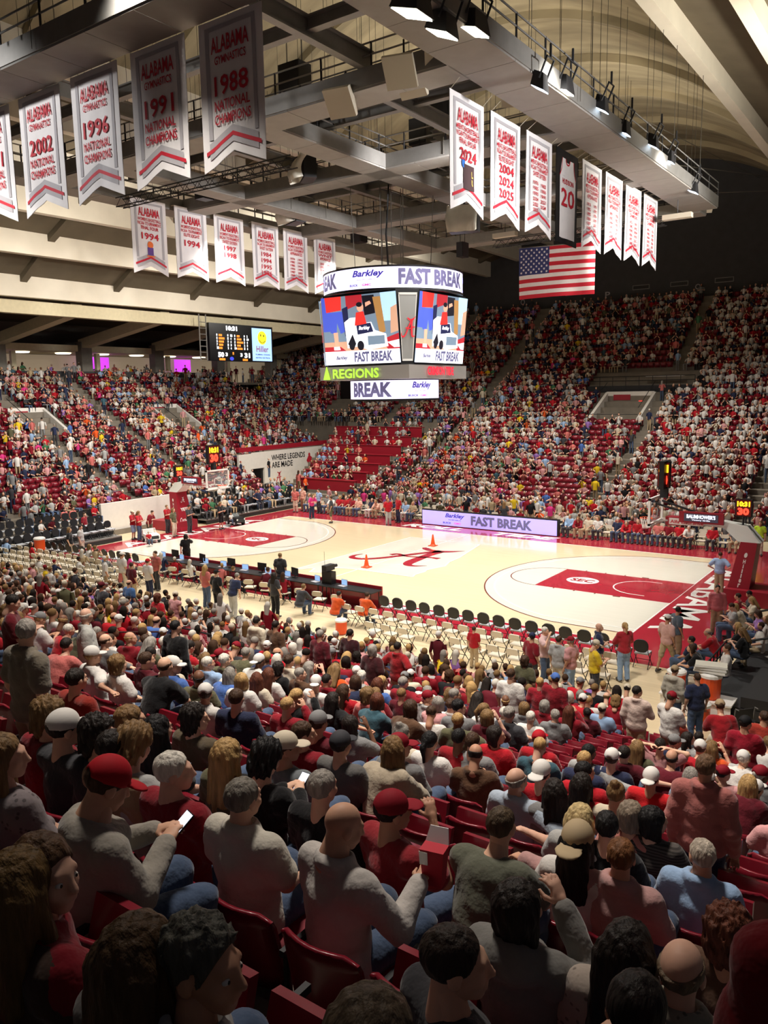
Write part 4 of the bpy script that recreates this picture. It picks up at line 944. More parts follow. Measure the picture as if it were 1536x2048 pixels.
def shoe_mesh(pn, lv, side):
    key = ('shoe', pn, lv, side)
    if key in _cache: return _cache[key]
    J, p = skeleton(pn, False); parts = []
    for k in side:
        a, t = J['an'+k], J['toe'+k]; heel = a+(a-t)*.25*np.array([1, 1, 0]); heel[2] = .05
        parts.append(mesh_prims([('c', heel, t, .045, .04), ('c', a+np.array([0, 0, .0]), heel*.5+t*.5, .045, .05)], .016 if lv == 'hi' else .03, .03, 0, lambda X, D: np.maximum(D, .004-X[..., 2])))
    me = arr_mesh('shoe', parts, MSHOE); _cache[key] = me; return me
def hair_mesh(style, lv):
    key = ('hair', style, lv)
    if key in _cache: return _cache[key]
    h = .0095 if lv == 'hi' else .018; cr = ('e', (0, -.022, .034), (.083, .102, .093))
    P = [cr]; noise = .003; cut = None
    face = lambda X: X[..., 1]*.86-X[..., 2]*.5
    def base(X, D, back=-.075, front=.028): return np.maximum(np.maximum(D, face(X)-front), (back-X[..., 2])+np.maximum(0, X[..., 1]+.02)*1.3)
    if style == 'short': post = lambda X, D: base(X, D)
    elif style == 'fade': post = lambda X, D: base(X, D+.004*np.clip((.02-X[..., 2])/.05, 0, 1), -.06)
    elif style == 'spiky': noise = .009; P = [('e', (0, -.02, .042), (.085, .104, .097))]; post = lambda X, D: base(X, D)
    elif style == 'crewcut': P = [('e', (0, -.02, .034), (.079, .099, .091))]; post = lambda X, D: base(X, D, -.06, .02)
    elif style == 'balding': post = lambda X, D: np.maximum(base(X, D), X[..., 2]-.045+.25*np.maximum(0, -X[..., 1]-.05))
    elif style == 'bob': P = [('e', (0, -.03, .03), (.096, .11, .1)), ('c', (-.07, -.03, -.0), (-.072, -.02, -.11), .04, .035), ('c', (.07, -.03, -.0), (.072, -.02, -.11), .04, .035), ('e', (0, -.07, -.05), (.085, .055, .09))]; noise = .004; post = lambda X, D: np.maximum(D, np.minimum(face(X)-.03, X[..., 1]-.035))
    elif style == 'curly': P = [('e', (0, -.03, .035), (.108, .118, .11)), ('e', (0, -.06, -.06), (.1, .075, .09))]; noise = .012; post = lambda X, D: np.maximum(D, np.minimum(face(X)-.03, X[..., 1]-.03))
    elif style in ('long', 'longwide'):
        w_ = 1.0 if style == 'long' else 1.25
        P = [('e', (0, -.028, .034), (.09, .106, .097)), ('c', (-.05*w_, -.07, .0), (-.065*w_, -.11, -.30), .055, .042), ('c', (.05*w_, -.07, .0), (.065*w_, -.11, -.30), .055, .042), ('c', (0, -.085, .0), (0, -.125, -.36), .058, .04), ('c', (-.078, -.01, .0), (-.09*w_, .01, -.22), .026, .02), ('c', (.078, -.01, .0), (.09*w_, .01, -.22), .026, .02)]; noise = .004
        post = lambda X, D: np.maximum(D, np.minimum(face(X)-.03, X[..., 1]-.03))
    elif style == 'ponytail': P = [cr, ('c', (0, -.115, .03), (0, -.15, -.02), .026, .03), ('c', (0, -.15, -.02), (0, -.13, -.2), .03, .014)]; post = lambda X, D: np.where(X[..., 1] < -.1, D, base(X, D))
    elif style == 'bun': P = [cr, ('e', (0, -.06, .13), (.04, .04, .035))]; post = lambda X, D: np.where(X[..., 2] > .12, D, base(X, D))
    else: post = lambda X, D: base(X, D)
    def pp(X, D): return post(X, D+noise*(np.sin(95*X[..., 0]+40*X[..., 2])*np.sin(88*X[..., 1]+13*X[..., 2])+.6*np.sin(170*X[..., 0]+9)*np.sin(150*X[..., 1])))
    me = arr_mesh('hair', [mesh_prims(P, h, .03, 0, pp)], MHAIR); _cache[key] = me; return me
def cap_mesh(lv):
    key = ('cap', lv)
    if key in _cache: return _cache[key]
    h = .0095 if lv == 'hi' else .017
    a = mesh_prims([('e', (0, -.018, .045), (.09, .108, .098))], h, .02, 0, lambda X, D: np.maximum(np.maximum(D, .022-.12*X[..., 1]-X[..., 2]), -np.maximum(np.linalg.norm((X-np.array([0, -.13, .03]))*np.array([1, .5, 1]), axis=-1)-.034, X[..., 1]+.08)))
    b = mesh_prims([('e', (0, .105, .028), (.078, .088, .022), rx(.18))], h, .02, 0, lambda X, D: np.maximum(np.maximum(D, .026-X[..., 2]-.02), np.abs(X[..., 2]-.03+.12*(X[..., 1]-.1)+6*X[..., 0]**2*.35)-.007-h*.25))
    me = arr_mesh('cap', [a, b], MCAP); _cache[key] = me; return me
g = G(); g.ball((-.031, .0795, -.003), (.0125, .012, .0085), 10, 6); g.ball((.031, .0795, -.003), (.0125, .012, .0085), 10, 6); g.mi = 1; g.ball((-.031, .0895, -.003), (.0055, .0035, .0055), 8, 5); g.ball((.031, .0895, -.003), (.0055, .0035, .0055), 8, 5)
EYES = g.mesh('eyes', [mat('eye_white', (225, 220, 212), .25), mat('eye_iris', (42, 30, 24), .2)], True)
SKINS = [(212, 164, 136), (224, 178, 150), (198, 148, 120), (216, 170, 146), (206, 156, 128), (120, 82, 62)]
HAIRC = dict(brown=(66, 46, 32), dark=(34, 27, 23), black=(20, 18, 18), blond=(176, 142, 92), dirty=(122, 94, 60), grey=(140, 134, 126), white=(206, 200, 188), red=(120, 66, 38), auburn=(92, 50, 34))
CLO = dict(crimson=(134, 22, 36), red=(176, 26, 38), maroon=(92, 22, 34), white=(218, 214, 208), cream=(206, 194, 172), grey=(128, 128, 128), lightgrey=(172, 172, 170), charcoal=(60, 60, 64), black=(26, 26, 28), navy=(40, 46, 72), blue=(72, 104, 168), lightblue=(150, 178, 212), pink=(206, 150, 150), salmon=(200, 110, 104), olive=(92, 90, 66), orange=(226, 92, 40), yellow=(224, 190, 40), green=(70, 120, 84), denim=(74, 90, 116), khaki=(178, 158, 126), tan=(160, 138, 108), teal=(60, 92, 104), purple=(150, 110, 180), brown=(92, 66, 48), hotpink=(216, 60, 130), lime=(190, 226, 60), peach=(222, 170, 150))
CNAME = dict(lightgrey='light grey', lightblue='light blue', hotpink='hot pink')
def col4(c, j=0.0):
    c = srgb(c); f = 1+random.uniform(-j, j); return (c[0]*f, c[1]*f, c[2]*f, 1)
def person(loc, rz, pose='sit0', shirt='crimson', hair='short', hc='brown', cap=None, capback=False, legs='denim', legk='long', sleeve='short', style='plain', fem=False, skin=None, lv='mid', label='', group=None, sc=1.0, shoe=(70, 66, 64), eyes=False, pat=None):
    t = thing('person', label, 'person', loc, rz, group); t.matrix_basis = t.matrix_basis @ Matrix.Scale(sc, 4)
    J, p = skeleton(pose, fem)
    sk = col4(SKINS[skin if skin is not None else random.choice((0, 0, 1, 1, 2, 3, 3, 4))], .06)
    o = link('body', body_mesh(pose, fem, lv), t); o.color = sk
    o = link('shirt', shirt_mesh(pose, fem, lv, sleeve, style), t); o.color = col4(CLO[shirt] if isinstance(shirt, str) else shirt, .12)
    if pat: o.material_slots[0].link = 'OBJECT'; o.material_slots[0].material = MSTRIPE if pat == 'stripe' else MDOTS
    o = link('trousers' if legk == 'long' else 'shorts', legs_mesh(pose, fem, lv, legk), t); o.color = col4(CLO[legs], .12)
    for k_ in 'LR':
        o = link('shoe', shoe_mesh(pose, lv, k_), t); o.color = col4(shoe)
    Hm = rz_(p['yaw'])@rx(p['pitch']); HM = Matrix([list(Hm[i])+[float(J['head'][i])] for i in range(3)]+[[0, 0, 0, 1]])
    if hair and hair != 'bald':
        o = link('hair', hair_mesh(hair, lv), t); o.matrix_basis = HM; o.color = col4(HAIRC[hc] if isinstance(hc, str) else hc, .1)
    if cap:
        o = link('cap', cap_mesh(lv), t); o.matrix_basis = HM @ Matrix.Translation((0, -.036 if capback else 0, 0)) @ Matrix.Rotation(math.pi if capback else 0, 4, 'Z') @ Matrix.Scale(1.08 if hair in ('long', 'longwide', 'curly', 'bob') else 1.02, 4); o.color = col4(CLO[cap], .05)
    if eyes:
        o = link('eyes', EYES, t); o.matrix_basis = HM
    return t
# ================================================================ COURTSIDE THINGS
def rect_panel(g, w_, h_, t_, r, y=0, n_=5, z0=0):
    """upright rounded panel in the x-z plane"""
    pts = []
    for cx, cz, a0 in ((w_/2-r, z0+r, -math.pi/2), (w_/2-r, z0+h_-r, 0), (-w_/2+r, z0+h_-r, math.pi/2), (-w_/2+r, z0+r, math.pi)):
        for k in range(n_+1): a = a0+math.pi/2*k/n_; pts.append((cx+r*math.cos(a), cz+r*math.sin(a)))
    n = len(pts); g.add([(p[0], y, p[1]) for p in pts]+[(p[0], y+t_, p[1]) for p in pts], [tuple(range(n)), tuple(range(n, 2*n))[::-1]]+[(i, n+i, n+(i+1) % n, (i+1) % n) for i in range(n)]); return g
def rot_pt(p, a, c):       # lean about the x axis through c
    y, z_ = p[1]-c[0], p[2]-c[1]; return (p[0], c[0]+y*math.cos(a)-z_*math.sin(a), c[1]+y*math.sin(a)+z_*math.cos(a))
MCR = mat('cream_plastic', (222, 212, 192), .45); MPAD = mat('black_vinyl', (30, 30, 32), .4)
def make_fold(kind):
    t = thing('folding_chair' if kind == 'cream' else 'padded_chair', 'x', 'chair')
    sm_ = MCR if kind == 'cream' else MPAD; fm = M['dark']
    G().box(-.21, .21, -.2, .2, .42, .46).build('seat', sm_ if kind == 'cream' else mat('pale_seat_cover', (186, 190, 196), .5), t, world=False)
    g = rect_panel(G(), .44, .42 if kind != 'cream' else .2, .05, .1 if kind == 'cream' else .18, -.24, 5, .5 if kind != 'cream' else .62); g.xf(lambda p: rot_pt(p, .16, (-.2, .45))); g.build('backrest', sm_, t, world=False)
    for s in (-1, 1):
        G().tube([(s*.22, .22, .0), (s*.21, -.22, .5), (s*.2, -.3, .82)], .013, 5).build('leg', fm, t, world=False)
        G().tube([(s*.22, -.28, .0), (s*.21, .16, .43)], .013, 5).build('leg', fm, t, world=False)
    G().tube([(-.2, .1, .18), (.2, .1, .18)], .01, 5).build('stretcher', fm, t, world=False)
    return t
PROTO = {k: make_fold(k) for k in ('cream', 'black')}; used = dict(cream=False, black=False)
def chair(kind, x, y, rz, label, group, z=0.0):
    o = PROTO[kind] if not used[kind] else copy_tree(PROTO[kind]); used[kind] = True
    place(o, (x, y, z), rz); tag(o, label, 'chair', group); return o
for k in range(17): chair('black', 6.0+.605*k, -9.35-.012*k, random.uniform(-.05, .05), 'black padded bench chair, %s from the left in the right sideline row' % NTH[k], 'right bench chairs')
for k in range(15): chair('black', -17.0+.57*k, -9.5+.03*k, random.uniform(-.06, .06), 'black padded bench chair, %s from the left in the left sideline row' % NTH[k], 'left bench chairs')
for k in range(17): chair('cream', 5.3+.62*k, -10.75-.01*k, random.uniform(-.08, .08), 'cream folding chair behind the right bench chairs, %s from the left' % NTH[k], 'folding chairs behind the right bench')
for k in range(13):
    if k in (3, 4, 9): continue
    chair('cream', 7.4+.66*k, -12.15, random.uniform(-.1, .1), 'cream folding chair by the near stand rail, right side, %s place from the left' % NTH[k], 'folding chairs by the near stand')
for r in range(4):
    for k in range(18): chair('cream', -17.2+.62*k+.2*r, -10.6-.85*r, random.uniform(-.1, .1), 'cream folding chair in left media row %s, %s from the left' % (NTH[r], NTH[k]), 'left media folding chairs')
for k in range(12): chair('cream', -6.4+.95*k, -9.9, random.uniform(-.5, .5), 'cream folding chair behind the scorers table, %s from the left' % NTH[k], 'scorers table chairs')
# far sideline chairs
for k in range(17): chair('cream', 5.3+.56*k, 9.95, math.pi+random.uniform(-.05, .05), 'cream folding chair on far sideline right of the lit board, %s from the left' % NTH[k], 'far sideline chairs right of the board')
for k in range(18): chair('cream', -14.6+.56*k, 10.1, math.pi+random.uniform(-.05, .05), 'cream folding chair on far sideline left of the lit board, %s from the left' % NTH[k], 'far sideline chairs left of the board')
for r in range(2):
    for k in range(44): chair('cream', -13.5+.63*k, 11.1+.95*r, math.pi, 'cream floor chair before the far stand, %s row, %s from left' % (('front', 'back')[r], NTH[k]), 'floor chairs before the far stand')
# scorers table
def table(x0, x1, y0, y1, label, top, cloth, front=None, zt=.76, z=0.0, zh=0.0):
    t = thing('long_table', label, 'table', ((x0+x1)/2, (y0+y1)/2, z)); g = G()
    G().box(x0, x1, y0, y1, z+zt-.04, z+zt).build('table_top', top, t); G().box(x0+.03, x1-.03, y0+.05, y0+.08, z, z+zt-.04).build('modesty_panel', cloth, t) if front is None else G().box(x0, x1, y1, y1+.06, z, z+zt+.12).build('front_board', front, t)
    for xa in np.linspace(x0+.1, x1-.1, max(2, int((x1-x0)/1.8)+1)):
        for ya in (y0+.08, y1-.08): G().tube([(xa, ya, z), (xa, ya, z+zt-.04)], .02, 5).build('leg', M['dark'], t)
    return t
for k in range(5): table(-8.2+2.66*k, -8.2+2.66*(k+1)-.03, -9.15, -8.45, 'black scorers table with a crimson front board, %s from the left' % NTH[k], M['black'], M['black'], M['paint'])
lid = emis('laptop_screen', (150, 190, 240), .7)
def laptop(x, y, z, rz, lab):
    t = thing('laptop', lab, 'laptop', (x, y, z), rz, 'laptops on the scorers table')
    G().box(-.17, .17, -.12, .12, 0, .02).build('keyboard_base', M['bgrey'], t, world=False); g = G().box(-.17, .17, .11, .125, .02, .26); g.build('screen_lid', M['bgrey'], t, world=False); G().box(-.155, .155, .106, .11, .035, .245).build('display', lid, t, world=False)
for k in range(9): laptop(-7.6+1.35*k+random.uniform(-.2, .2), -8.8, .76, random.uniform(-.2, .2), 'open laptop on the scorers table, %s from the left' % NTH[k])
for k in range(6):
    t = thing('monitor', 'small black monitor on the scorers table, %s from the left' % NTH[k], 'monitor', (-6.9+1.9*k, -8.65, .76), random.uniform(-.3, .3)); G().box(-.24, .24, -.02, .02, .1, .42).build('panel', M['black'], t, world=False); G().box(-.12, .12, -.08, .08, 0, .02).box(-.02, .02, -.015, .015, .02, .12).build('stand', M['black'], t, world=False)
t = thing('broadcast_camera', 'black broadcast camera with antenna on the scorers table', 'camera', (2.6, -8.7, .76)); G().box(-.25, .25, -.15, .15, 0, .5).build('equipment_case', M['black'], t, world=False); G().box(-.12, .12, -.3, .25, .55, .78).build('camera_body', M['dark'], t, world=False); G().tube([(0, .25, .66), (0, .5, .66)], .07, 8).build('lens', M['black'], t, world=False); G().tube([(-.2, 0, .5), (-.22, 0, 1.3)], .008, 4).build('antenna', M['black'], t, world=False)
# LED advert board on the far sideline
bd = thing('advert_board', 'lit violet advert board along the far sideline', 'advert board', (.1, 9.5, 0))
G().box(-4.5, 4.8, 9.42, 9.75, 0, .98).build('cabinet', M['black'], bd)
for k in range(5): G().box(-4.45+1.84*k, -4.45+1.84*(k+1)-.01, 9.395, 9.42, .05, .93).build('led_panel', emis('led_board', (168, 158, 240), .95), bd)
fb_ = lambda u, v: (u, 9.385, v)
g = G(); put_text(g, 'FAST BREAK', -.9, .2, 4.1, .6, fb_, .05); g.build('advert_lettering', LTXT, bd)
g = G(); put_text(g, 'Barkley', -2.75, .5, 1.4, .34, fb_, .03, .3); put_text(g, 'Buick GMC Cadillac, Inc.', -2.5, .4, .9, .07, fb_); put_text(g, 'BUICK', -2.9, .18, .6, .11, fb_, .03); g.build('sponsor_lettering', LBLU, bd)
g = G(); put_text(g, 'GMC', -2.1, .18, .5, .11, fb_, .03); g.build('pink_lettering', LPUR, bd)
# cones
for k, (x, y) in enumerate(((.11, -2.8), (.02, 3.47))):
    t = thing('traffic_cone', ['orange traffic cone on the near part of the half-court line', 'orange traffic cone on the far part of the half-court line'][k], 'cone', (x, y, .015)); G().lathe([(.17, .03), (.12, .1), (.035, .62), (.02, .64)], (0, 0, 0), 14).build('cone_body', M['orange'], t, world=False); G().box(-.2, .2, -.2, .2, 0, .03).build('base', M['orange'], t, world=False)
# baskets
def seg_text(t, s1, s2, fn, mY, mR):
    g = G(); put_text(g, s1, .12, .58, .76, .3, fn, .06); g.build('game_clock_digits', mY, t); g = G(); put_text(g, s2, .16, .1, .68, .42, fn, .06); g.build('shot_clock_digits', mR, t)
dY = emis('digit_yellow', (255, 190, 30), 2.2); dR = emis('digit_red', (255, 60, 40), 2.4); pylon = mat('clock_face', (70, 12, 10), .4, emit=(120, 20, 10), es=.25)
def clock_box(par, c, w_, h_, axis, s1, s2):
    """axis: outward direction of the face"""
    x, y, z_ = c; u = {'+x': (0, 1), '-x': (0, -1), '-y': (1, 0), '+y': (-1, 0)}[axis]; n_ = {'+x': (1, 0), '-x': (-1, 0), '-y': (0, -1), '+y': (0, 1)}[axis]
    hw = w_/2; b = G().box(x-(.1 if u[1] else hw), x+(.1 if u[1] else hw), y-(.1 if u[0] else hw), y+(.1 if u[0] else hw), z_-h_/2, z_+h_/2).build('clock_case', M['black'], par)
    def mk(off): return lambda a, q: (x+n_[0]*off+u[0]*(a-.5)*w_, y+n_[1]*off+u[1]*(a-.5)*w_, z_-h_/2+q*h_)
    g = G(); poly2(g, [(.06, .05), (.94, .05), (.94, .95), (.06, .95)], mk(.104)); g.build('clock_face', pylon, par)
    seg_text(par, s1, s2, mk(.112), dY, dR)
def basket(sg, label):
    bx = sg*L; t = thing('basketball_hoop', label, 'basketball hoop', (bx+sg*1.9, 0, 0)); ex = lambda d: bx-sg*d       # d = distance into the court from the baseline
    def hb(d0, d1, y0, y1, z0, z1): a, b = ex(d0), ex(d1); return G().box(min(a, b), max(a, b), y0, y1, z0, z1)
    base = hb(-1.75, -4.05, -.85, .85, .02, .62).build('base_weight', M['crimson'], t)
    lo = [(ex(-1.7), -.6, .02), (ex(-1.7), .6, .02), (ex(-2.55), .6, .02), (ex(-2.55), -.6, .02)]; up_ = [(ex(-2.2), -.42, 2.45), (ex(-2.2), .42, 2.45), (ex(-2.8), .42, 2.45), (ex(-2.8), -.42, 2.45)]
    col = G().hexa(lo if sg > 0 else lo[::-1], up_ if sg > 0 else up_[::-1]).build('column_pad', M['crimson'], t)
    bm = mat('white_enamel', (222, 222, 214), .4)
    G().hexa([(ex(-2.9), -.4, 2.45), (ex(-2.1), -.4, 2.45), (ex(-2.1), .4, 2.45), (ex(-2.9), .4, 2.45)], [(ex(-2.4), -.3, 3.05), (ex(-1.2), -.25, 3.2), (ex(-1.2), .25, 3.2), (ex(-2.4), .3, 3.05)]).build('boom_shoulder', bm, t)
    G().beam((ex(-1.9), 0, 2.98), (ex(.75), 0, 3.1), .32, .2).build('lower_boom', bm, t)
    for s in (-1, 1): G().beam((ex(-1.4), s*.2, 3.1), (ex(1.1), s*.45, 3.75), .07, .07).build('upper_boom', M['dark'], t); G().beam((ex(.6), s*.15, 3.05), (ex(1.15), s*.5, 3.0), .06, .06).build('board_bracket', bm, t)
    hb(.2, .75, -.22, .22, 2.85, 3.2).build('boom_pad', M['crimson'], t); g = G(); put_text(g, 'Alfa Insurance', 0, 2.95, 1.3, .14, lambda u, v: (ex(-.75)+u*1 if sg < 0 else ex(.55)+u, -.24, v), .02); hb(-.75, .6, -.23, -.21, 2.9, 3.16).build('boom_sign', M['white'], t); g.build('boom_sign_lettering', M['red'], t)
    bb = hb(1.2, 1.23, -.9, .9, 2.9, 3.97).build('backboard_glass', M['glass'], t); g = G()
    for (ya, yb, za, zb) in ((-.92, .92, 2.86, 2.95), (-.92, .92, 3.9, 3.99), (-.92, -.84, 2.86, 3.99), (.84, .92, 2.86, 3.99)):
        a, b = ex(1.17), ex(1.26); g.box(min(a, b), max(a, b), ya, yb, za, zb)
    g.build('backboard_frame', M['white'], t); g = G()
    for (ya, yb, za, zb) in ((-.305, .305, 3.05, 3.1), (-.305, .305, 3.45, 3.5), (-.305, -.255, 3.05, 3.5), (.255, .305, 3.05, 3.5)):
        a, b = ex(1.232), ex(1.242); g.box(min(a, b), max(a, b), ya, yb, za, zb)
    g.build('target_square', M['white'], t)
    a, b = ex(1.15), ex(1.3); G().box(min(a, b), max(a, b), -.92, .92, 2.8, 2.87).build('board_padding', M['white'], t)
    cx = ex(1.575+.05); G().tube([(cx+.2286*math.cos(2*math.pi*k/20), .2286*math.sin(2*math.pi*k/20), 3.05) for k in range(21)], .012, 6, False).build('rim', M['orange'], t)
    G().beam((ex(1.25), 0, 3.04), (ex(1.4), 0, 3.04), .14, .05).build('rim_bracket', M['orange'], t)
    g = G()
    for k in range(12):
        a0 = 2*math.pi*k/12
        for s in (-1, 1): g.tube([(cx+.22*math.cos(a0), .22*math.sin(a0), 3.04), (cx+.16*math.cos(a0+s*.26), .16*math.sin(a0+s*.26), 2.82), (cx+.11*math.cos(a0), .11*math.sin(a0), 2.6)], .009, 4)
    tag(g.build('net', M['white'], t), kind='stuff')
    clock_box(t, (ex(.9), 0, 4.9), .95, 1.15, '+x' if sg < 0 else '-x', '10:31', '30'); clock_box(t, (ex(.9)-.02, 0, 4.9), .5, 1.1, '-y', '31', '30') if sg > 0 else None
    G().beam((ex(.9), 0, 3.95), (ex(.9), 0, 4.4), .2, .3).build('clock_mast', M['dark'], t)
    clock_box(t, (ex(-2.2), -.1, 3.75), .62, .7, '+x' if sg < 0 else '-y', '10:31', '30'); G().tube([(ex(-2.2), -.1, 3.0), (ex(-2.2), -.1, 3.45)], .04, 6).build('clock_post', M['dark'], t)
    hb(-1.55, .15, -.46, -.32, 3.05, 3.5).build('sponsor_box', M['crimson'], t); hb(-1.35, -.05, -.475, -.46, 3.12, 3.43).build('sponsor_screen', emis('sponsor_screen', (58, 56, 70), .5), t)
    g = G(); xs = min(ex(-1.25), ex(-.15)); put_text(g, "BAUMHOWER'S", xs, 3.24, 1.1, .16, lambda u, v: (u, -.482, v), .04); put_text(g, 'Victory Grille', xs+.2, 3.14, .7, .07, lambda u, v: (u, -.482, v), .02); g.build('sponsor_lettering', emis('sponsor_white', (235, 240, 255), 1.2), t)
    # lettering on the pad: face toward the court and the -y side
    def face(u, v):                                  # u -0.5..0.5 across, v height, on the court side
        f = v/2.45; d = -1.7-.5*f+.012; return (ex(d), (u if sg < 0 else -u)*(1.2-.36*f), v)
    def side(u, v):
        f = v/2.45; d0 = -1.7-.5*f; d1 = -2.55-.25*f; dd = (d0+d1)/2+(u if sg > 0 else -u)*-.5; return (ex(dd), -.6+.18*f-.015, v)
    g = G(); script_a(g, 0, 1.95, .075, lambda u, v: face(u/1.0, v)); put_text(g, 'YETI', -.3, 1.25, .6, .2, face, .06); put_text(g, 'Coca-Cola', -.42, .55, .84, .3, face, .02, .3); g.build('pad_lettering', M['white'], t)
    g = G()
    for k, c_ in enumerate('Hiller'): put_text(g, c_, -.09 if c_ not in 'il' else -.04, 1.62-.19*k, .18 if c_ not in 'il' else .08, .16, side, .04)
    disc2(g, 0, 1.95, .12, .1, side, 14); g.build('side_lettering', M['white'], t)
    return t
basket(-1, 'crimson padded basketball hoop on the left baseline with shot clock on top'); basket(1, 'crimson padded basketball hoop on the right baseline seen side-on')
# toy cars
def toy_car(x, y, rz, mt, label, dark=False):
    t = thing('toy_car', label, 'toy car', (x, y, 0), rz); b = mt
    g = G().box(-.33, .33, -.62, .62, .2, .48); g.hexa([(-.31, .1, .48), (.31, .1, .48), (.31, .6, .48), (-.31, .6, .48)], [(-.28, .16, .56), (.28, .16, .56), (.28, .58, .53), (-.28, .58, .53)]); g.box(-.32, .32, -.62, -.4, .48, .7); g.build('car_body', b, t, world=False)
    G().hexa([(-.3, .1, .5), (.3, .1, .5), (.3, .13, .5), (-.3, .13, .5)], [(-.26, 0, .78), (.26, 0, .78), (.26, .03, .78), (-.26, .03, .78)]).build('windscreen', M['glass'] if not dark else M['black'], t, world=False)
    g = G().tube([(-.3, .1, .5), (-.26, 0, .8), (.26, 0, .8), (.3, .1, .5)], .02, 5); g.build('windscreen_frame', b, t, world=False)
    for sx in (-1, 1):
        for sy in (-.4, .4):
            g = G(); g.tube([(sx*.28, sy, .17), (sx*.38, sy, .17)], .17, 14); w_ = g.build('wheel', M['black'], t, world=False); h_ = G().tube([(sx*.37, sy, .17), (sx*.39, sy, .17)], .09, 10).build('hub_cap', M['bgrey'], None); h_.parent = w_
    G().box(-.26, .26, .62, .64, .26, .44).build('grille', M['dark'], t, world=False)
    for sx in (-1, 1): G().box(sx*.28-.05, sx*.28+.05, .615, .64, .36, .45).build('headlight', M['white'], t, world=False)
    G().box(-.2, .2, -.35, -.05, .3, .5).build('seat', M['dark'], t, world=False); return t
toy_car(-14.85, -3.8, -1.9, M['white'], 'white ride-on toy car carrying a child on the left apron'); toy_car(-15.0, 3.1, -1.7, M['black'], 'black ride-on toy car beside the left basket')
# grey risers with dark chairs behind the left baseline
def riser(x0, x1, y0, y1, z1, label):
    t = thing('seating_riser', label, 'riser', ((x0+x1)/2, (y0+y1)/2, 0)); G().box(x0, x1, y0, y1, z1-.06, z1).build('deck', M['steel'], t); G().box(x1-.03, x1, y0, y1, 0, z1-.06).build('skirt', M['dark'], t); return t
k = 0
for (ya, yb, nm) in ((-12.5, -4.4, 'left of the white wall'), (2.2, 12.8, 'right of the left basket')):
    for r in range(3):
        x1 = -16.75-.8*r; riser(x1-.8, x1, ya, yb, .3+.28*r, 'grey steel seating riser %s, %s step' % (nm, ('lowest', 'middle', 'top')[r]))
        n_ = int((yb-ya)/.56)
        for q in range(n_): chair('black', x1-.42, ya+.35+.56*q, -math.pi/2, 'dark chair on %s riser step %s, %s from camera' % (('lowest', 'middle', 'top')[r], nm, NTH[q]), 'riser chairs '+nm, .3+.28*r)
# press tables in the far corner
for k in range(7):
    y = 15.4+1.64*k; i = (y-14)/.82; zt = zf(math.floor(i+.3)); table(max(-24.2, -20.6-.62*k), -14.6, y, y+.55, 'long crimson press table in the far corner, %s from the bottom' % NTH[k], M['crimson'], M['crimson'], None, .9, zt)
# coolers, towel bin and end-line platform at the right
def cooler(x, y, z, label, sc=1.0):
    t = thing('drink_cooler', label, 'cooler', (x, y, z)); G().lathe([(.19*sc, 0), (.22*sc, .05), (.23*sc, .46*sc), (.24*sc, .5*sc)], (0, 0, 0), 18).build('barrel', M['orange'], t, world=False); G().lathe([(.25*sc, .5*sc), (.25*sc, .56*sc), (.2*sc, .6*sc)], (0, 0, 0), 18).build('lid', M['white'], t, world=False); G().tube([(0, -.22*sc, .08), (0, -.3*sc, .08)], .025, 6).build('tap', M['white'], t, world=False)
tb = table(17.1, 18.9, -12.75, -12.05, 'folding table carrying two orange coolers', M['white'], M['white'], None, .5)
cooler(17.45, -12.4, .5, 'orange drink cooler on the folding table, nearer the court'); cooler(18.3, -12.4, .5, 'orange drink cooler under the stacked towels', 1.15); cooler(18.25, -13.2, 0, 'orange drink cooler standing on the floor before the table', 1.1)
cooler(-15.8, -10.2, .5, 'orange drink cooler behind the left bench chairs', 1.2); cooler(5.75, -11.9, 0, 'orange square-lidded cooler between right folding chairs', .9)
for k in range(3):
    t = thing('towel', 'folded white towel stacked on the cooler, %s from the bottom' % NTH[k], 'towel', (18.3, -12.4, 1.2+.07*k), .1*k); G().box(-.38, .38, -.2, .2, 0, .066).build('folded_cloth', M['tarp'], t, world=False); G().box(-.39, .39, -.21, -.19, .01, .056).build('hem', M['white'], t, world=False)
pf = thing('seating_platform', 'black steel seating platform with pipe rails at the right baseline', 'platform', (19.6, -7, 0))
for r in range(4): G().box(18.1+.9*r, 22.2, -12.2, 4.5, .02+.3*r, .3+.3*r).build('step', M['dark'], pf)
for k in range(7):
    y = -11.9+2.4*k
for z in (.55, .8, 1.05): G().tube([(17.95, -12.1, z), (17.95, -9.0, z)], .025, 6).build('front_rail', M['black'], pf)
for k in range(9): G().tube([(17.95, -12.1+.39*k, .02), (17.95, -12.1+.39*k, 1.05)], .02, 5).build('rail_post', M['black'], pf)
for yy in (-9.2, -5.2): G().tube([(18.0, yy, 1.0), (22.2, yy, 2.4)], .035, 6).build('sloping_rail', M['black'], pf); G().tube([(18.0, yy, .0), (18.0, yy, 1.0)], .03, 6).build('rail_post', M['black'], pf); G().tube([(20.1, yy, .9), (20.1, yy, 1.7)], .03, 6).build('rail_post', M['black'], pf)
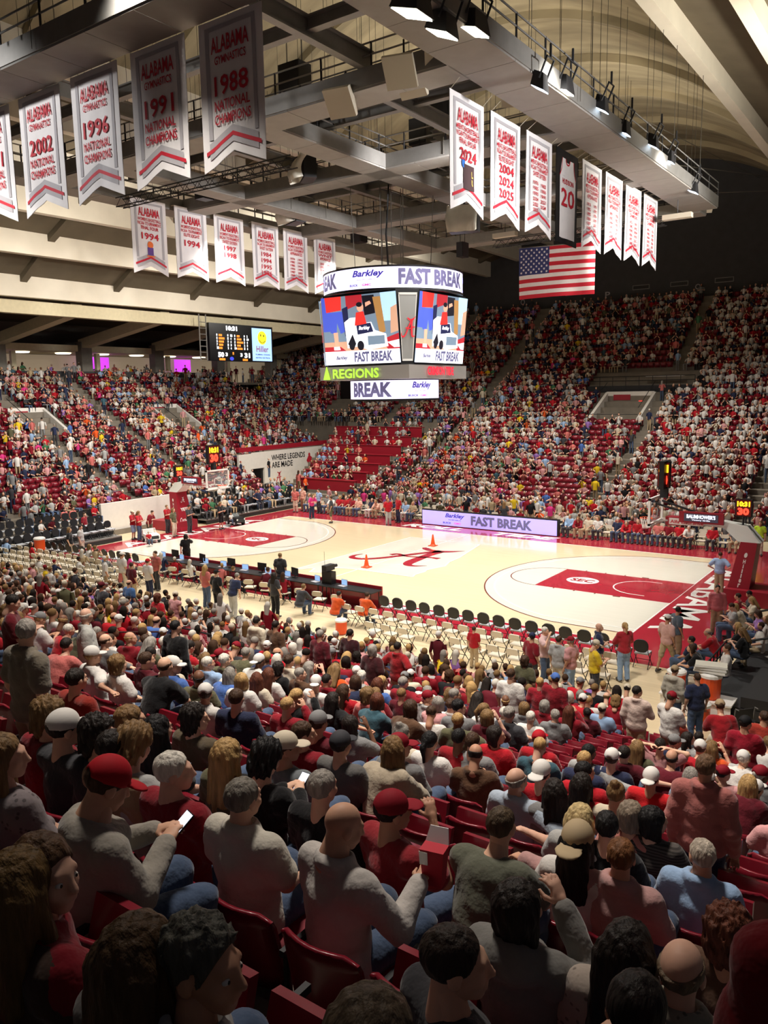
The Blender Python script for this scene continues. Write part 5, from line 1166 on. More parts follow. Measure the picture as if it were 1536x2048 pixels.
for k, (x, y) in enumerate(((19.2, -13.6), (20.3, -13.4))):
    t = thing('wheelchair', ['black wheelchair beside the platform rail', 'second black wheelchair further from the court'][k], 'wheelchair', (x, y, 0), .8)
    for s in (-1, 1):
        w_ = G().tube([(s*.28, .3*math.cos(2*math.pi*q/18), .3+.3*math.sin(2*math.pi*q/18)) for q in range(19)], .018, 5, False).build('wheel', M['black'], t, world=False); g = G()
        for q in range(8): g.tube([(s*.28, 0, .3), (s*.28, .29*math.cos(math.pi*q/4), .3+.29*math.sin(math.pi*q/4))], .004, 3)
        o = g.build('spokes', M['steel']); o.parent = w_; G().tube([(s*.22, .42, .0), (s*.22, .42, .16)], .06, 8).build('front_caster', M['black'], t, world=False); G().tube([(s*.25, -.2, .5), (s*.25, -.3, .95), (s*.25, -.42, .95)], .014, 5).build('push_handle', M['steel'], t, world=False)
    G().box(-.24, .24, -.2, .26, .46, .5).build('seat', M['black'], t, world=False); G().box(-.24, .24, -.26, -.22, .5, .9).build('backrest', M['black'], t, world=False)
# rails in the stands
def rail(pts, label, mt=None, posts=3, h=.95, name='handrail'):
    t = thing(name, label, 'railing', pts[0]); mt = mt or M['dark']
    for dz in (h, h*.55): G().tube([(p[0], p[1], p[2]+dz) for p in pts], .022, 6).build('rail_tube', mt, t)
    for k in range(posts):
        f = k/(posts-1)*(len(pts)-1); i = min(int(f), len(pts)-2); u = f-i; p = [pts[i][c]*(1-u)+pts[i+1][c]*u for c in range(3)]; G().tube([p, (p[0], p[1], p[2]+h)], .022, 6).build('post', mt, t)
rail([(2.5, -15.35, 0), (12, -15.35, 0), (17.2, -15.35, 0)], 'black pipe rail along the foot of the near stand', posts=12, h=.8)
def nz(y): return zn(max(0, (-14.6-y)/ROW))
rail([(7.6, -21.2, nz(-21.2)), (9.2, -24.6, nz(-24.6))], 'dark aisle handrail beside the old man in the grey polo', mat('bronze_rail', (70, 44, 40), .4), 4)
rail([(5.2, -19.6, nz(-19.6)), (7.6, -19.6, nz(-19.6))], 'dark landing rail left of the standing man in black', None, 3)
# portals (vomitories) in the far and end stand
def portal(x0, x1, y0, y1, zb, zt, axis, label):
    t = thing('stand_portal', label, 'portal', ((x0+x1)/2, (y0+y1)/2, zb)); wm = M['whitewall']
    if axis == 'y':     # opening faces -y
        for x in (x0, x1): G().hexa([(x-.12, y0, zb-.2), (x+.12, y0, zb-.2), (x+.12, y1, zb-.2), (x-.12, y1, zb-.2)], [(x-.12, y0, zb+.5), (x+.12, y0, zb+.5), (x+.12, y1, zt), (x-.12, y1, zt)]).build('side_wall', wm, t)
        G().box(x0, x1, y1-.1, y1, zt-.9, zt+.05).build('lintel', wm, t); G().box(x0, x1, y1-.02, y1+.1, zb-.2, zt-.9).build('passage', M['greywall'], t); G().box(x0+.6, x0+2.0, y1-.14, y1-.1, zt-.65, zt-.2).build('section_sign', M['crimson'], t); G().box(x1-1.2, x1-.9, y1-.15, y1-.1, zt-.85, zt-.7).build('exit_sign', emis('exit_red', (255, 50, 40), 1.5), t)
        for x in (x0, x1): G().tube([(x, y0, zb+1.3), (x, y1, zt+.8)], .025, 5).build('handrail', M['dark'], t)
        G().tube([(x0, y0-.1, zb+.8), (x1, y0-.1, zb+.8)], .025, 5).build('handrail', M['dark'], t)
    else:               # opening faces +x
        for y in (y0, y1): G().hexa([(x1, y-.12, zb-.2), (x1, y+.12, zb-.2), (x0, y+.12, zb-.2), (x0, y-.12, zb-.2)], [(x1, y-.12, zb+.5), (x1, y+.12, zb+.5), (x0, y+.12, zt), (x0, y-.12, zt)]).build('side_wall', wm, t)
        G().box(x0, x0+.1, y0, y1, zt-.9, zt+.05).build('lintel', wm, t); G().box(x0-.1, x0+.02, y0, y1, zb-.2, zt-.9).build('passage', M['greywall'], t); G().box(x0+.1, x0+.14, y0+.4, y0+1.6, zt-.65, zt-.2).build('section_sign', M['crimson'], t)
        for y in (y0, y1): G().tube([(x1, y, zb+1.3), (x0, y, zt+.8)], .025, 5).build('handrail', M['dark'], t)
PORT_F = [(-.6, 3.3, 27.9, 31.9)]; PORT_L = [(-36.2, -32.6, .2, 3.2), (-36.2, -32.6, 13.6, 16.6)]
portal(-.6, 3.3, 27.9, 31.9, zf(17), zf(22)+.3, 'y', 'white walled portal with a crimson sign in the far stand')
portal(-36.2, -32.6, .2, 3.2, zf(16), zf(21)+.3, 'x', 'white walled portal at the left edge of the end stand'); portal(-36.2, -32.6, 13.6, 16.6, zf(16), zf(21)+.3, 'x', 'white walled portal near the middle of the end stand')
ht = thing('portal_hood', 'dark corner portal with a glowing exit sign between the stands', 'portal', (-27.5, 32, 6.0)); G().box(-29.0, -26, 32.2, 32.4, zf(22)-.2, zf(22)+2.6).build('opening', M['screenblack'], ht); G().box(-29.2, -25.8, 32.0, 32.2, zf(22)+2.2, zf(22)+3.0).build('lintel', M['greywall'], ht); G().box(-27.7, -27.2, 31.97, 32.0, zf(22)+2.3, zf(22)+2.5).build('exit_sign', emis('exit_red', (255, 50, 40), 1.5), ht)
mp = thing('media_platform', 'black railed media platform above the far portal', 'platform', (2, 33.6, zf(23)))
G().box(-2.6, 6.2, 32.6, 35.2, zf(23)-.2, zf(23)+.35).build('deck', M['black'], mp); G().box(2.2, 5.2, 33.0, 33.5, zf(23)+1.05, zf(23)+1.1).build('table_top', M['white'], mp)
for z in (.75, 1.1): G().tube([(-2.6, 32.6, zf(23)+z), (6.2, 32.6, zf(23)+z)], .03, 5).build('rail_tube', M['black'], mp)
for k in range(9): G().tube([(-2.6+1.1*k, 32.6, zf(23)), (-2.6+1.1*k, 32.6, zf(23)+1.1)], .025, 5).build('rail_post', M['black'], mp)
# popcorn box, phones
t = thing('popcorn_box', 'red and white popcorn box held by the bald man', 'popcorn box', (20.5, -30, 6), .5)
POPC = t
g = G().hexa([(-.05, -.035, 0), (.05, -.035, 0), (.05, .035, 0), (-.05, .035, 0)], [(-.065, -.045, .2), (.065, -.045, .2), (.065, .045, .2), (-.065, .045, .2)]); g.build('carton', M['red'], t, world=False); G().hexa([(-.063, -.047, .12), (-.02, -.047, .12), (-.02, -.04, .12), (-.063, -.04, .12)], [(-.066, -.05, .19), (-.02, -.05, .19), (-.02, -.04, .19), (-.066, -.04, .19)]).build('white_patch', M['white'], t, world=False); G().hexa([(-.064, .044, .2), (.064, .044, .2), (.064, .05, .2), (-.064, .05, .2)], [(-.05, .08, .27), (.05, .08, .27), (.05, .085, .27), (-.05, .085, .27)]).build('flap', M['banner'], t, world=False)
# ================================================================ PEOPLE
HIPN = -14.82
def near_hit(px, py, H, y_lim=None):
    d = ray(px, py); t = np.linspace(.8, 60, 12000); P = CAM+d*t[:, None]; i = (HIPN-P[:, 1])/ROW
    zz_ = np.where(i > -.4, .2*np.maximum(i, 0)+.0037*np.maximum(i, 0)**2, 0)+H; k = np.argmax(zz_ >= P[:, 2]); return P[k], i[k]
TAKEN = []; COUNT = {}
def seat_at(px, py, H=1.29, snap=True):
    P, i = near_hit(px, py, H); r = int(round(i)) if snap else i
    if snap and i > -.5:
        y = HIPN-ROW*r; d = ray(px, py); P = CAM+d*((y-CAM[1])/d[1])
    r = max(0, r); TAKEN.append((r, P[0])); return (P[0], P[1] if i > -.5 else P[1], zn(r) if i > -.5 else 0.0), r
def spect(px, py, label, pose='sit0', sc=1.0, rz=0.0, dz=0.0, **kw):
    H = (1.29 if POSES[pose]['sit'] else 1.76)*sc+dz
    loc, r = seat_at(px, py, H)
    dist = np.linalg.norm(np.array(loc)-CAM); lv = 'hi' if dist < 9.5 else 'mid'
    return person(loc, rz, pose=pose, sc=sc, lv=lv, label=label, group='spectators in the near stand', **kw)
S = spect
# nearest rows, one entry per person in the photograph
S(62, 1783, 'man with short brown hair in a red sweater at the lower left corner', 'sitRR', shirt='crimson', hair='fade', hc=(88, 62, 40), sleeve='long', style='collar', rz=-.2, eyes=True)
S(368, 1822, 'man with spiky grey hair turning right, grey shirt, at the lower left', 'sitRR', shirt='lightgrey', hair='spiky', hc=(84, 82, 74), sleeve='short', style='collar', rz=-.15, eyes=True)
S(285, 1683, 'woman with very long brown hair behind the spiky grey-haired man', 'sit0', shirt=(110, 106, 104), hair='longwide', hc=(74, 54, 34), sleeve='long', fem=True)
S(55, 1658, 'woman with long dark blond hair at the left edge above the corner man', 'sit0', shirt=(70, 52, 44), hair='longwide', hc=(108, 82, 46), sleeve='long', fem=True)
HOOD = S(172, 1522, 'man in a red cap and beige hoodie looking down', 'sitdown', shirt=(150, 144, 134), hair='fade', hc='brown', cap='red', sleeve='long', style='hood', rz=-.3)
S(355, 1543, 'white-haired man in a red sweatshirt with a dark hood', 'sitR', shirt='crimson', hair='short', hc='white', sleeve='long', style='plain', legs='denim')
CURL = S(248, 1503, 'woman with short curly blond hair and a dark shoulder strap', 'sitdown', shirt='lightgrey', hair='curly', hc='dirty', fem=True)
S(138, 1467, 'man in a white cap with a red brim and dark shirt', 'situpR', shirt='charcoal', hair='fade', hc='dark', cap='white', sleeve='long')
S(12, 1450, 'woman with long blond hair in a dotted blouse at the left edge', 'sitR', shirt=(132, 122, 124), hair='longwide', hc='dirty', fem=True, sleeve='long', pat='dots')
S(492, 1566, 'grey-haired man in a cream polo shirt beside the bald man', 'sit0', shirt=(206, 200, 186), hair='short', hc=(122, 116, 106), style='collar')
BALD = S(668, 1630, 'bald man in a cream shirt holding a popcorn box', 'sitbox', shirt=(192, 186, 180), hair=None, style='collar', sleeve='long', rz=-.2)
S(792, 1613, 'man in a crimson cap and red shirt reaching forward', 'situpR', shirt=(150, 40, 48), hair='fade', hc='dark', cap='crimson', rz=-.3)
S(650, 1563, 'grey-haired man in a black jacket in front of the bald man', 'sit0', shirt='black', hair='short', hc='grey', sleeve='long')
S(955, 1640, 'short-haired man in a grey-green shirt beside empty seats', 'sitknee', shirt=(96, 98, 84), hair='crewcut', hc=(76, 62, 46))
S(1046, 1720, 'person with dark bobbed hair in a grey hoodie resting chin on hand', 'situpR', shirt=(120, 118, 114), hair='bob', hc='dark', sleeve='long', style='hood', fem=True)
S(1245, 1680, 'red-haired man in a pink shirt leaning left', 'sitoutL', shirt=(196, 152, 148), hair='short', hc=(112, 72, 42), style='collar', sleeve='long')
S(1265, 1797, 'woman with long black hair in a patterned blouse', 'sit0', shirt=(186, 172, 160), hair='longwide', hc='dark', fem=True, sleeve='long', pat='dots')
S(1405, 1700, 'old white-haired man in a light blue shirt', 'sitL', shirt='lightblue', hair='short', hc=(178, 166, 150), style='collar', sleeve='long')
S(1372, 1833, 'balding man in a grey spotted shirt at the lower right', 'sit0', shirt=(150, 146, 132), hair='balding', hc=(110, 92, 72), style='collar', pat='dots')
S(1462, 1845, 'woman with curly auburn hair beside the balding man', 'sit0', shirt=(90, 66, 52), hair='curly', hc='auburn', fem=True)
S(925, 1878, 'dark-haired man in a charcoal shirt reaching an arm to the right', 'sitoutR', shirt='charcoal', hair='fade', hc=(44, 34, 28), rz=-.5)
S(690, 1988, 'top of a brown-haired head at the bottom edge', 'sitdown', shirt='black', hair='bob', hc=(86, 72, 56), fem=True)
S(1255, 1998, 'top of a dark-haired head at the bottom edge, right of centre', 'sitdown', shirt='black', hair='short', hc='dark')
S(1160, 1630, 'woman in a tan cap with long dark hair and a white top', 'sit0', shirt='white', hair='long', hc='black', cap='khaki', capback=True, fem=True)
S(1165, 1596, 'woman with straight pale blond hair', 'sit0', shirt='lightgrey', hair='long', hc=(196, 172, 122), fem=True)
S(1265, 1598, 'woman with a short grey bob and a pink top', 'sit0', shirt=(200, 130, 118), hair='bob', hc=(126, 112, 96), fem=True)
S(1312, 1600, 'woman with dark hair in a striped black top', 'sitR', shirt=(90, 84, 80), hair='bob', hc='black', fem=True, pat='stripe')
S(1216, 1640, 'dark-haired man in black holding a phone out to the left', 'sitoutL', shirt='black', hair='short', hc='black')
S(1036, 1550, 'balding man in a pale blue shirt', 'sitback', shirt=(164, 176, 190), hair='balding', hc='grey', style='collar', sleeve='long')
S(1110, 1550, 'woman with dark hair in a grey top beside the pale blue shirt', 'sitL', shirt='grey', hair='long', hc='dark', fem=True)
S(1167, 1555, 'woman with long dark hair in red', 'sit0', shirt='red', hair='long', hc='dark', fem=True)
S(1235, 1553, 'woman with a blond topknot and cream top', 'sit0', shirt='cream', hair='bun', hc='dirty', fem=True)
S(1086, 1513, 'person with a backward white cap and red shirt', 'sit0', shirt='red', hair='short', hc='dark', cap='white', capback=True)
S(1305, 1530, 'person with a backward white cap and bright red shirt, by the balding man', 'sit0', shirt=(190, 30, 36), hair='short', hc='brown', cap='white', capback=True)
S(1172, 1520, 'black-haired man looking right in a red shirt', 'sitR', shirt='red', hair='short', hc='black', skin=4)
S(1226, 1495, 'man in a white cap and navy jacket', 'sit0', shirt='navy', hair='short', hc='brown', cap='white', sleeve='long')
S(1180, 1482, 'man in light grey with both arms spread along the seats', 'sitback', shirt='lightgrey', hair='crewcut', hc='black', skin=5, sleeve='long')
S(1256, 1497, 'red-haired child in a grey shirt', 'sit0', shirt='grey', hair='short', hc='red', sc=.9)
S(1277, 1480, 'woman with long light brown hair beside the red-haired child', 'sit0', shirt='olive', hair='long', hc='dirty', fem=True)
S(1322, 1478, 'dark-haired man in pink with hands behind his head', 'sithead', shirt='pink', hair='short', hc='dark')
S(1332, 1515, 'man with a bald crown and dark fringe of hair', 'sitknee', shirt='maroon', hair='balding', hc='dark')
S(1080, 1462, 'person in a red cap and red numbered jersey', 'sit0', shirt='red', hair='short', hc='brown', cap='red')
S(920, 1465, 'broad man with black hair in a red sweatshirt', 'sit0', shirt=(150, 24, 34), hair='crewcut', hc='black', sleeve='long', skin=5)
S(990, 1450, 'woman with short dark hair in a red shirt turning right', 'sitRR', shirt='red', hair='bob', hc='dark', fem=True)
S(802, 1485, 'man in a crimson cap and grey pullover', 'sitR', shirt='grey', hair='fade', hc='grey', cap='crimson', sleeve='long')
S(685, 1470, 'man in a grey cap and dark grey pullover', 'sit0', shirt=(96, 94, 92), hair='fade', hc='dark', cap='charcoal', sleeve='long')
S(576, 1466, 'man in a pale cap and blue-grey shirt', 'sitR', shirt=(112, 118, 122), hair='fade', hc='brown', cap='cream', sleeve='long')
S(460, 1463, 'woman with straight long blond hair in olive', 'sit0', shirt='olive', hair='long', hc='blond', fem=True)
DARKC = S(515, 1495, 'person with dark curly hair in black looking at a phone', 'sitdown', shirt='black', hair='curly', hc='black', sleeve='long')
S(752, 1482, 'blond woman in a knitted cream sweater leaning right', 'sitkneeL', shirt=(186, 172, 150), hair='long', hc='dirty', fem=True, sleeve='long')
S(862, 1458, 'woman with black hair in a white top', 'sit0', shirt='white', hair='ponytail', hc='black', fem=True)
S(948, 1468, 'brown-haired person in grey behind the woman turning right', 'sit0', shirt='grey', hair='short', hc='brown')
S(806, 1447, 'woman with grey hair in a bun and a cream top', 'sit0', shirt='cream', hair='bun', hc='grey', fem=True)
S(610, 1430, 'man with glasses and brown hair in crimson', 'sitR', shirt='crimson', hair='short', hc='brown')
S(640, 1425, 'person in a grey cap behind the man in crimson', 'sit0', shirt='maroon', hair='short', hc='brown', cap='grey')
S(395, 1425, 'curly dark-haired man in brown holding a phone', 'sitR', shirt=(96, 84, 66), hair='curly', hc='dark')
S(320, 1425, 'woman with long black hair in dark clothes', 'sit0', shirt='charcoal', hair='longwide', hc='black', fem=True)
S(230, 1437, 'man with dark short hair seen from behind', 'sit0', shirt='tan', hair='fade', hc='dark')
S(185, 1432, 'dark curly-haired man in profile', 'sitRR', shirt='charcoal', hair='curly', hc='dark', eyes=True)
S(85, 1388, 'curly light-haired young man in red in profile', 'sitRR', shirt='crimson', hair='curly', hc='dirty', eyes=True)
S(155, 1330, 'broad person in a dark orange-red shirt', 'sit0', shirt=(140, 44, 34), hair='short', hc='dark', sleeve='long')
S(265, 1395, 'blond woman in pale blue turning right', 'sitR', shirt='lightblue', hair='bob', hc='dirty', fem=True)
POPC.matrix_basis = BALD.matrix_basis @ Matrix.Translation((.235, .465, .80)) @ Matrix.Rotation(.4, 4, 'Z')
def phone(par, lab, off=(0, .43, .86)):
    t = thing('mobile_phone', lab, 'phone'); t.matrix_basis = par.matrix_basis @ Matrix.Translation(off) @ Matrix.Rotation(-.9, 4, 'X')
    G().box(-.037, .037, -.004, .004, -.075, .075).build('case', M['black'], t, world=False); G().box(-.034, .034, -.006, -.004, -.07, .07).build('screen', emis('phone_screen', (220, 225, 240), 1.0), t, world=False)
phone(CURL, 'lit phone held by the woman with short curly blond hair'); phone(HOOD, 'lit phone held by the man in the beige hoodie'); phone(DARKC, 'lit phone held by the curly-haired person in black')
# standing people in the near stand
S(20, 1188, 'standing person in a maroon shirt at the left edge holding a phone', 'stdphone', shirt=(96, 20, 30), hair='short', hc='dark', legs='navy', rz=-.6)
S(48, 1235, 'standing person in tan behind the maroon shirt', 'stdL', shirt=(120, 112, 98), hair='short', hc='grey', legs='khaki', style='collar')
S(170, 1218, 'standing old man in a white-grey polo by the aisle rail', 'stdL', shirt=(176, 176, 170), hair='balding', hc='white', legs='charcoal', style='collar', rz=-.5)
S(350, 1242, 'standing man in a black jacket with his back turned', 'std0', shirt='black', hair='crewcut', hc='black', legs='black', sleeve='long')
S(258, 1162, 'standing man in a blue shirt', 'std0', shirt=(72, 108, 160), hair='balding', hc='brown', legs='navy')
S(203, 1166, 'standing person in dark grey with a crimson cap', 'std0', shirt='charcoal', hair='short', hc='dark', cap='maroon', legs='black', sleeve='long')
S(640, 1262, 'standing man in a dark red shirt left of the maroon jacket', 'std0', shirt='maroon', hair='short', hc='grey', legs='black', sleeve='long')
S(700, 1256, 'standing man in a very dark maroon jacket', 'std0', shirt=(54, 18, 24), hair='short', hc='dark', legs='khaki', sleeve='long')
S(745, 1292, 'standing woman in a dark maroon vest', 'std0', shirt=(66, 26, 30), hair='bob', hc='grey', legs='black', fem=True)
S(795, 1284, 'standing man in a red polo with khaki trousers seen from behind', 'stdhip', shirt=(150, 30, 36), hair='short', hc='dark', legs='khaki', style='collar')
S(315, 1190, 'standing person in red near the left aisle', 'std0', shirt='red', hair='curly', hc='auburn', fem=True)
S(350, 1185, 'standing person in a pale pink jersey and white cap', 'stdL', shirt='pink', hair='short', hc='brown', cap='cream', sleeve='none', legs='white')
S(513, 1232, 'standing person in a cream hoodie', 'std0', shirt='cream', hair='short', hc='dark', sleeve='long', style='hood')
S(551, 1240, 'standing person in a brown jacket beside the cream hoodie', 'std0', shirt='brown', hair='short', hc='dark', sleeve='long')
S(1022, 1342, 'standing person in a white jersey with crimson sleeves', 'std0', shirt='white', hair='short', hc='brown', legs='navy')
S(1080, 1352, 'standing blond child in a red shirt', 'std0', shirt='crimson', hair='short', hc='blond', sc=.92)
S(1110, 1349, 'standing man in a blue cap and red shirt', 'stdL', shirt='crimson', hair='short', hc='brown', cap='blue', sleeve='long')
S(1050, 1313, 'standing woman with curly hair in olive', 'std0', shirt='olive', hair='curly', hc='brown', fem=True)
S(1275, 1371, 'standing man in a pale pink shirt looking right', 'stdR', shirt=(214, 190, 178), hair='short', hc='dark', legs='khaki', style='collar', sleeve='long')
S(1342, 1383, 'standing man in a white shirt and crimson cap', 'stdphone', shirt='white', hair='short', hc='brown', cap='crimson', legs='khaki', rz=-.4)
S(1450, 1405, 'standing man in a red shirt and camouflage cap leaning forward', 'stdlean', shirt=(140, 22, 30), hair='short', hc='brown', cap='tan', legs='charcoal', rz=.5)
S(1492, 1435, 'standing person in a crimson shirt and black cap', 'stdR', shirt=(148, 22, 42), hair='short', hc='dark', cap='black', legs='charcoal')
S(1528, 1422, 'standing woman in orange-red at the right edge', 'stdL', shirt=(150, 52, 40), hair='short', hc='brown', fem=True)
S(1352, 1425, 'woman in a black cap with long hair and a rust top', 'sit0', shirt=(140, 48, 34), hair='long', hc='dirty', cap='black', fem=True)
S(1412, 1516, 'standing man in a pink shirt seen from behind', 'std0', shirt=(182, 112, 106), hair='short', hc=(110, 82, 60), legs='navy', sleeve='long', style='collar')
P_ = on_z(1545, 1905, 7.22); person((P_[0]+.2, P_[1]-.02, zn(21)), .2, pose='std0', shirt=(120, 12, 24), hair='short', hc='dark', lv='hi', label='blurred crimson shoulder of a person cut off at the right edge', group='spectators in the near stand', sleeve='long')
TAKEN.append((21, P_[0]+.2))
# people on the floor
def F(px, py, label, pose='std0', z=0.0, rz=0.0, sc=1.0, foot=True, **kw):
    P = on_z(px, py, z) if foot else on_z(px, py, z+(1.29 if POSES[pose]['sit'] else 1.76)*sc); d = np.linalg.norm(P-CAM)
    return person((P[0], P[1], z), rz, pose=pose, sc=sc, label=label, lv='hi' if d < 14 else 'mid', group='people on the arena floor', **kw)
def FH(px, py, label, pose='std0', **kw): return F(px, py, label, pose, foot=False, **kw)
PI = math.pi
FH(371, 1068, 'woman in black shirt and shorts photographing the left basket', 'stdup', shirt='black', hair='bob', hc='dark', legs='black', legk='short', fem=True, rz=.9)
FH(560, 1106, 'man in a charcoal polo standing on the near sideline', 'std0', shirt='charcoal', hair='short', hc='dirty', legs='lightgrey', rz=.3, style='collar')
F(663, 1046, 'person in dark shirt and olive shorts on the far sideline', 'std0', shirt='charcoal', hair='short', hc='brown', legs='olive', legk='short', rz=2.2)
F(1008, 1060, 'person standing in front of the lit advert board', 'std0', shirt='charcoal', hair='long', hc='dirty', legs='cream', rz=.4, fem=True)
FH(1441, 1104, 'man in a light blue shirt with hands on hips by the right baseline', 'stdhip', shirt='lightblue', hair='short', hc='brown', legs='khaki', rz=.1)
FH(1436, 1170, 'man in a pink blazer facing the near stand', 'std0', shirt=(190, 110, 116), hair='short', hc='dark', legs='khaki', sleeve='long', rz=PI+.3, eyes=True)
FH(1336, 1230, 'man in a white cap, pale pink polo and shorts on the crimson apron', 'walk', shirt=(206, 164, 156), hair='short', hc='brown', cap='white', legs='khaki', legk='short', rz=-.5)
FH(1356, 1213, 'man in a slate shirt and khaki trousers on the apron', 'stdL', shirt=(84, 96, 108), hair='short', hc='dark', legs='tan', rz=-.8)
FH(1250, 1245, 'woman with a blond ponytail in a red blouse', 'stdfold', shirt=(170, 46, 56), hair='ponytail', hc='blond', legs='lightblue', fem=True, rz=.8, sleeve='long')
FH(1198, 1247, 'bald man in a navy polo by the bench', 'stdfold', shirt='navy', hair=None, legs='khaki', rz=-1.2, style='collar')
FH(1190, 1281, 'man in a yellow shirt and white cap', 'stdphone', shirt='yellow', hair='short', hc='grey', cap='cream', legs='charcoal', rz=-.9)
FH(1090, 1254, 'white-haired man in a pale pink shirt touching his chin', 'stdup', shirt=(220, 186, 184), hair='short', hc='white', legs='denim', rz=-1.6, style='collar')
FH(1118, 1272, 'man in a pale grey polo with his back turned', 'std0', shirt='lightgrey', hair='short', hc='brown', legs='cream', rz=-.2, style='collar')
FH(1142, 1274, 'man in a pink shirt and crimson cap facing left', 'std0', shirt='pink', hair='short', hc='grey', cap='crimson', legs='lightblue', rz=1.4)
FH(1064, 1266, 'man in a crimson shirt and navy cap', 'stdL', shirt='crimson', hair='short', hc='dark', cap='navy', legs='charcoal', rz=-.4)
FH(1350, 1332, 'person in a camouflage hoodie beside the coolers', 'std0', shirt=(170, 164, 150), hair='short', hc='brown', cap='tan', sleeve='long', style='hood', rz=-.3)
FH(1395, 1347, 'person in a navy shirt beside the orange coolers', 'std0', shirt='navy', hair='crewcut', hc='brown', rz=.7)
FH(948, 1253, 'child in a red shirt standing among the folding chairs', 'std0', shirt='red', hair='short', hc='brown', sc=.75, legs='khaki')
for px, py, sh, hc, lb in ((668, 1183, 'orange', 'dark', 'man in orange at the right end of the scorers table'), (725, 1185, 'orange', 'brown', 'man in orange seated furthest right at the scorers table'), (597, 1168, 'charcoal', 'dirty', 'man in a dark jacket seated at the scorers table')):
    FH(px, py, lb, 'sitknee', shirt=sh, hair='short', hc=hc, sleeve='long')
FH(548, 1145, 'person in black and red with long dark hair at the scorers table', 'std0', shirt='charcoal', hair='long', hc='dark', legs='black', fem=True)
FH(410, 1130, 'woman with blond hair in a pink top near the scorers table', 'std0', shirt='salmon', hair='long', hc='blond', legs='denim', fem=True)
FH(432, 1140, 'man in a black shirt near the scorers table', 'std0', shirt='black', hair='short', hc='brown', cap='black', legs='black')
FH(463, 1146, 'man in a navy shirt leaning on the scorers table', 'stdlean', shirt='navy', hair='short', hc='grey', legs='lightgrey')
FH(243, 1105, 'man in a white shirt and white cap behind the left bench', 'std0', shirt='white', hair='short', hc='brown', cap='white', legs='cream')
FH(262, 1125, 'person in a crimson vest behind the left bench', 'stdL', shirt='maroon', hair='short', hc='brown', legs='khaki')
FH(310, 1102, 'man in a faded red polo facing the camera', 'std0', shirt=(170, 90, 84), hair='short', hc='brown', legs='charcoal', rz=PI, eyes=True)
FH(295, 1118, 'person in a white shirt and red cap behind the left bench', 'std0', shirt='white', hair='short', hc='brown', cap='red', legs='navy')
for px, py, sh, lg, po, lb, kw in ((264, 1021, 'red', 'lightblue', 'stdfold', 'man in a red polo and blue shorts by the white toy car', dict(legk='short', cap='cream')), (276, 1022, 'red', 'denim', 'stdphone', 'woman in a red shirt behind the white toy car', dict(hair='long')), (333, 1010, 'red', 'charcoal', 'stdfold', 'man in a red polo beside the left basket pad', {}), (346, 1016, 'olive', 'cream', 'std0', 'woman in olive and white trousers beside the basket pad', dict(hair='long', fem=True)),
                                   (296, 1019, 'crimson', 'olive', 'stdlean', 'photographer in a crimson shirt bending forward', {}), (377, 1010, 'charcoal', 'charcoal', 'stdphone', 'man in dark clothes right of the left basket pad', {}), (440, 1004, 'black', 'black', 'stdphone', 'woman in a black dress beside the black toy car', dict(legk='short', hair='long', fem=True)), (500, 975, 'white', 'khaki', 'stdhip', 'man in a white shirt and khaki trousers on the left riser', {}), (517, 978, 'navy', 'denim', 'stdhip', 'man in a navy vest and jeans on the left riser', {}),
                                   (160, 1050, 'lightgrey', 'cream', 'std0', 'man in grey and cream near the left risers', {}), (138, 1055, 'black', 'tan', 'std0', 'woman in a black vest near the left risers', dict(hair='long', fem=True)), (168, 1025, 'crimson', 'charcoal', 'std0', 'man in crimson standing before the left risers', {}), (128, 1015, 'salmon', 'charcoal', 'std0', 'man in salmon standing before the left risers', {}), (145, 1013, 'salmon', 'charcoal', 'std0', 'second man in salmon before the left risers', {}),
                                   (590, 976, 'salmon', 'cream', 'stdL', 'man in salmon at the far corner of the court', {}), (605, 974, 'peach', 'khaki', 'std0', 'man in pale peach at the far corner of the court', {}), (622, 986, 'hotpink', 'navy', 'stdlean', 'woman in hot pink bending at the far corner', dict(hair='bob', fem=True)), (637, 978, 'lightblue', 'charcoal', 'std0', 'man in pale blue at the far corner', {}), (567, 958, 'yellow', 'black', 'std0', 'usher in yellow at the tunnel wall', {}), (578, 962, 'blue', 'black', 'std0', 'person in blue beside the yellow usher', {}), (776, 996, 'red', 'lightgrey', 'std0', 'man in a red jacket at the far sideline, light trousers', {}), (796, 992, 'red', 'navy', 'std0', 'man in a red jacket at the far sideline, navy trousers', {}),
                                   (1502, 1048, 'lime', 'cream', 'stdback', 'person in a lime green jacket behind the right basket', {}), (1521, 1042, 'lime', 'cream', 'std0', 'second person in a lime green vest behind the right basket', {}), (1178, 992, 'yellow', 'black', 'stdout', 'usher in a yellow jacket at the foot of the far stand', {}), (1200, 962, 'white', 'denim', 'std0', 'man in white and jeans at the foot of the far aisle', {})):
    kw = dict(hair='short', hc=random.choice(('brown', 'dark', 'dirty')), **{k_: v_ for k_, v_ in kw.items()}) if 'hair' not in kw else dict(hc='dirty', **kw)
    P0 = on_z(px, py, 1.76); FH(px, py, lb, po, shirt=sh, legs=lg, rz=math.atan2(-(0-P0[0]), 0-P0[1])*.9 if P0[1] < 9 else PI+random.uniform(-.4, .4), **kw)
F(297, 1064, 'child in red riding the white toy car', 'sit0', sc=.55, z=.12, shirt='red', hair='short', hc='dirty', rz=-1.9, foot=False)
F(462, 1026, 'small child riding the black toy car', 'sit0', sc=.55, z=.12, shirt='white', hair='short', hc='blond', rz=-1.7, foot=False)
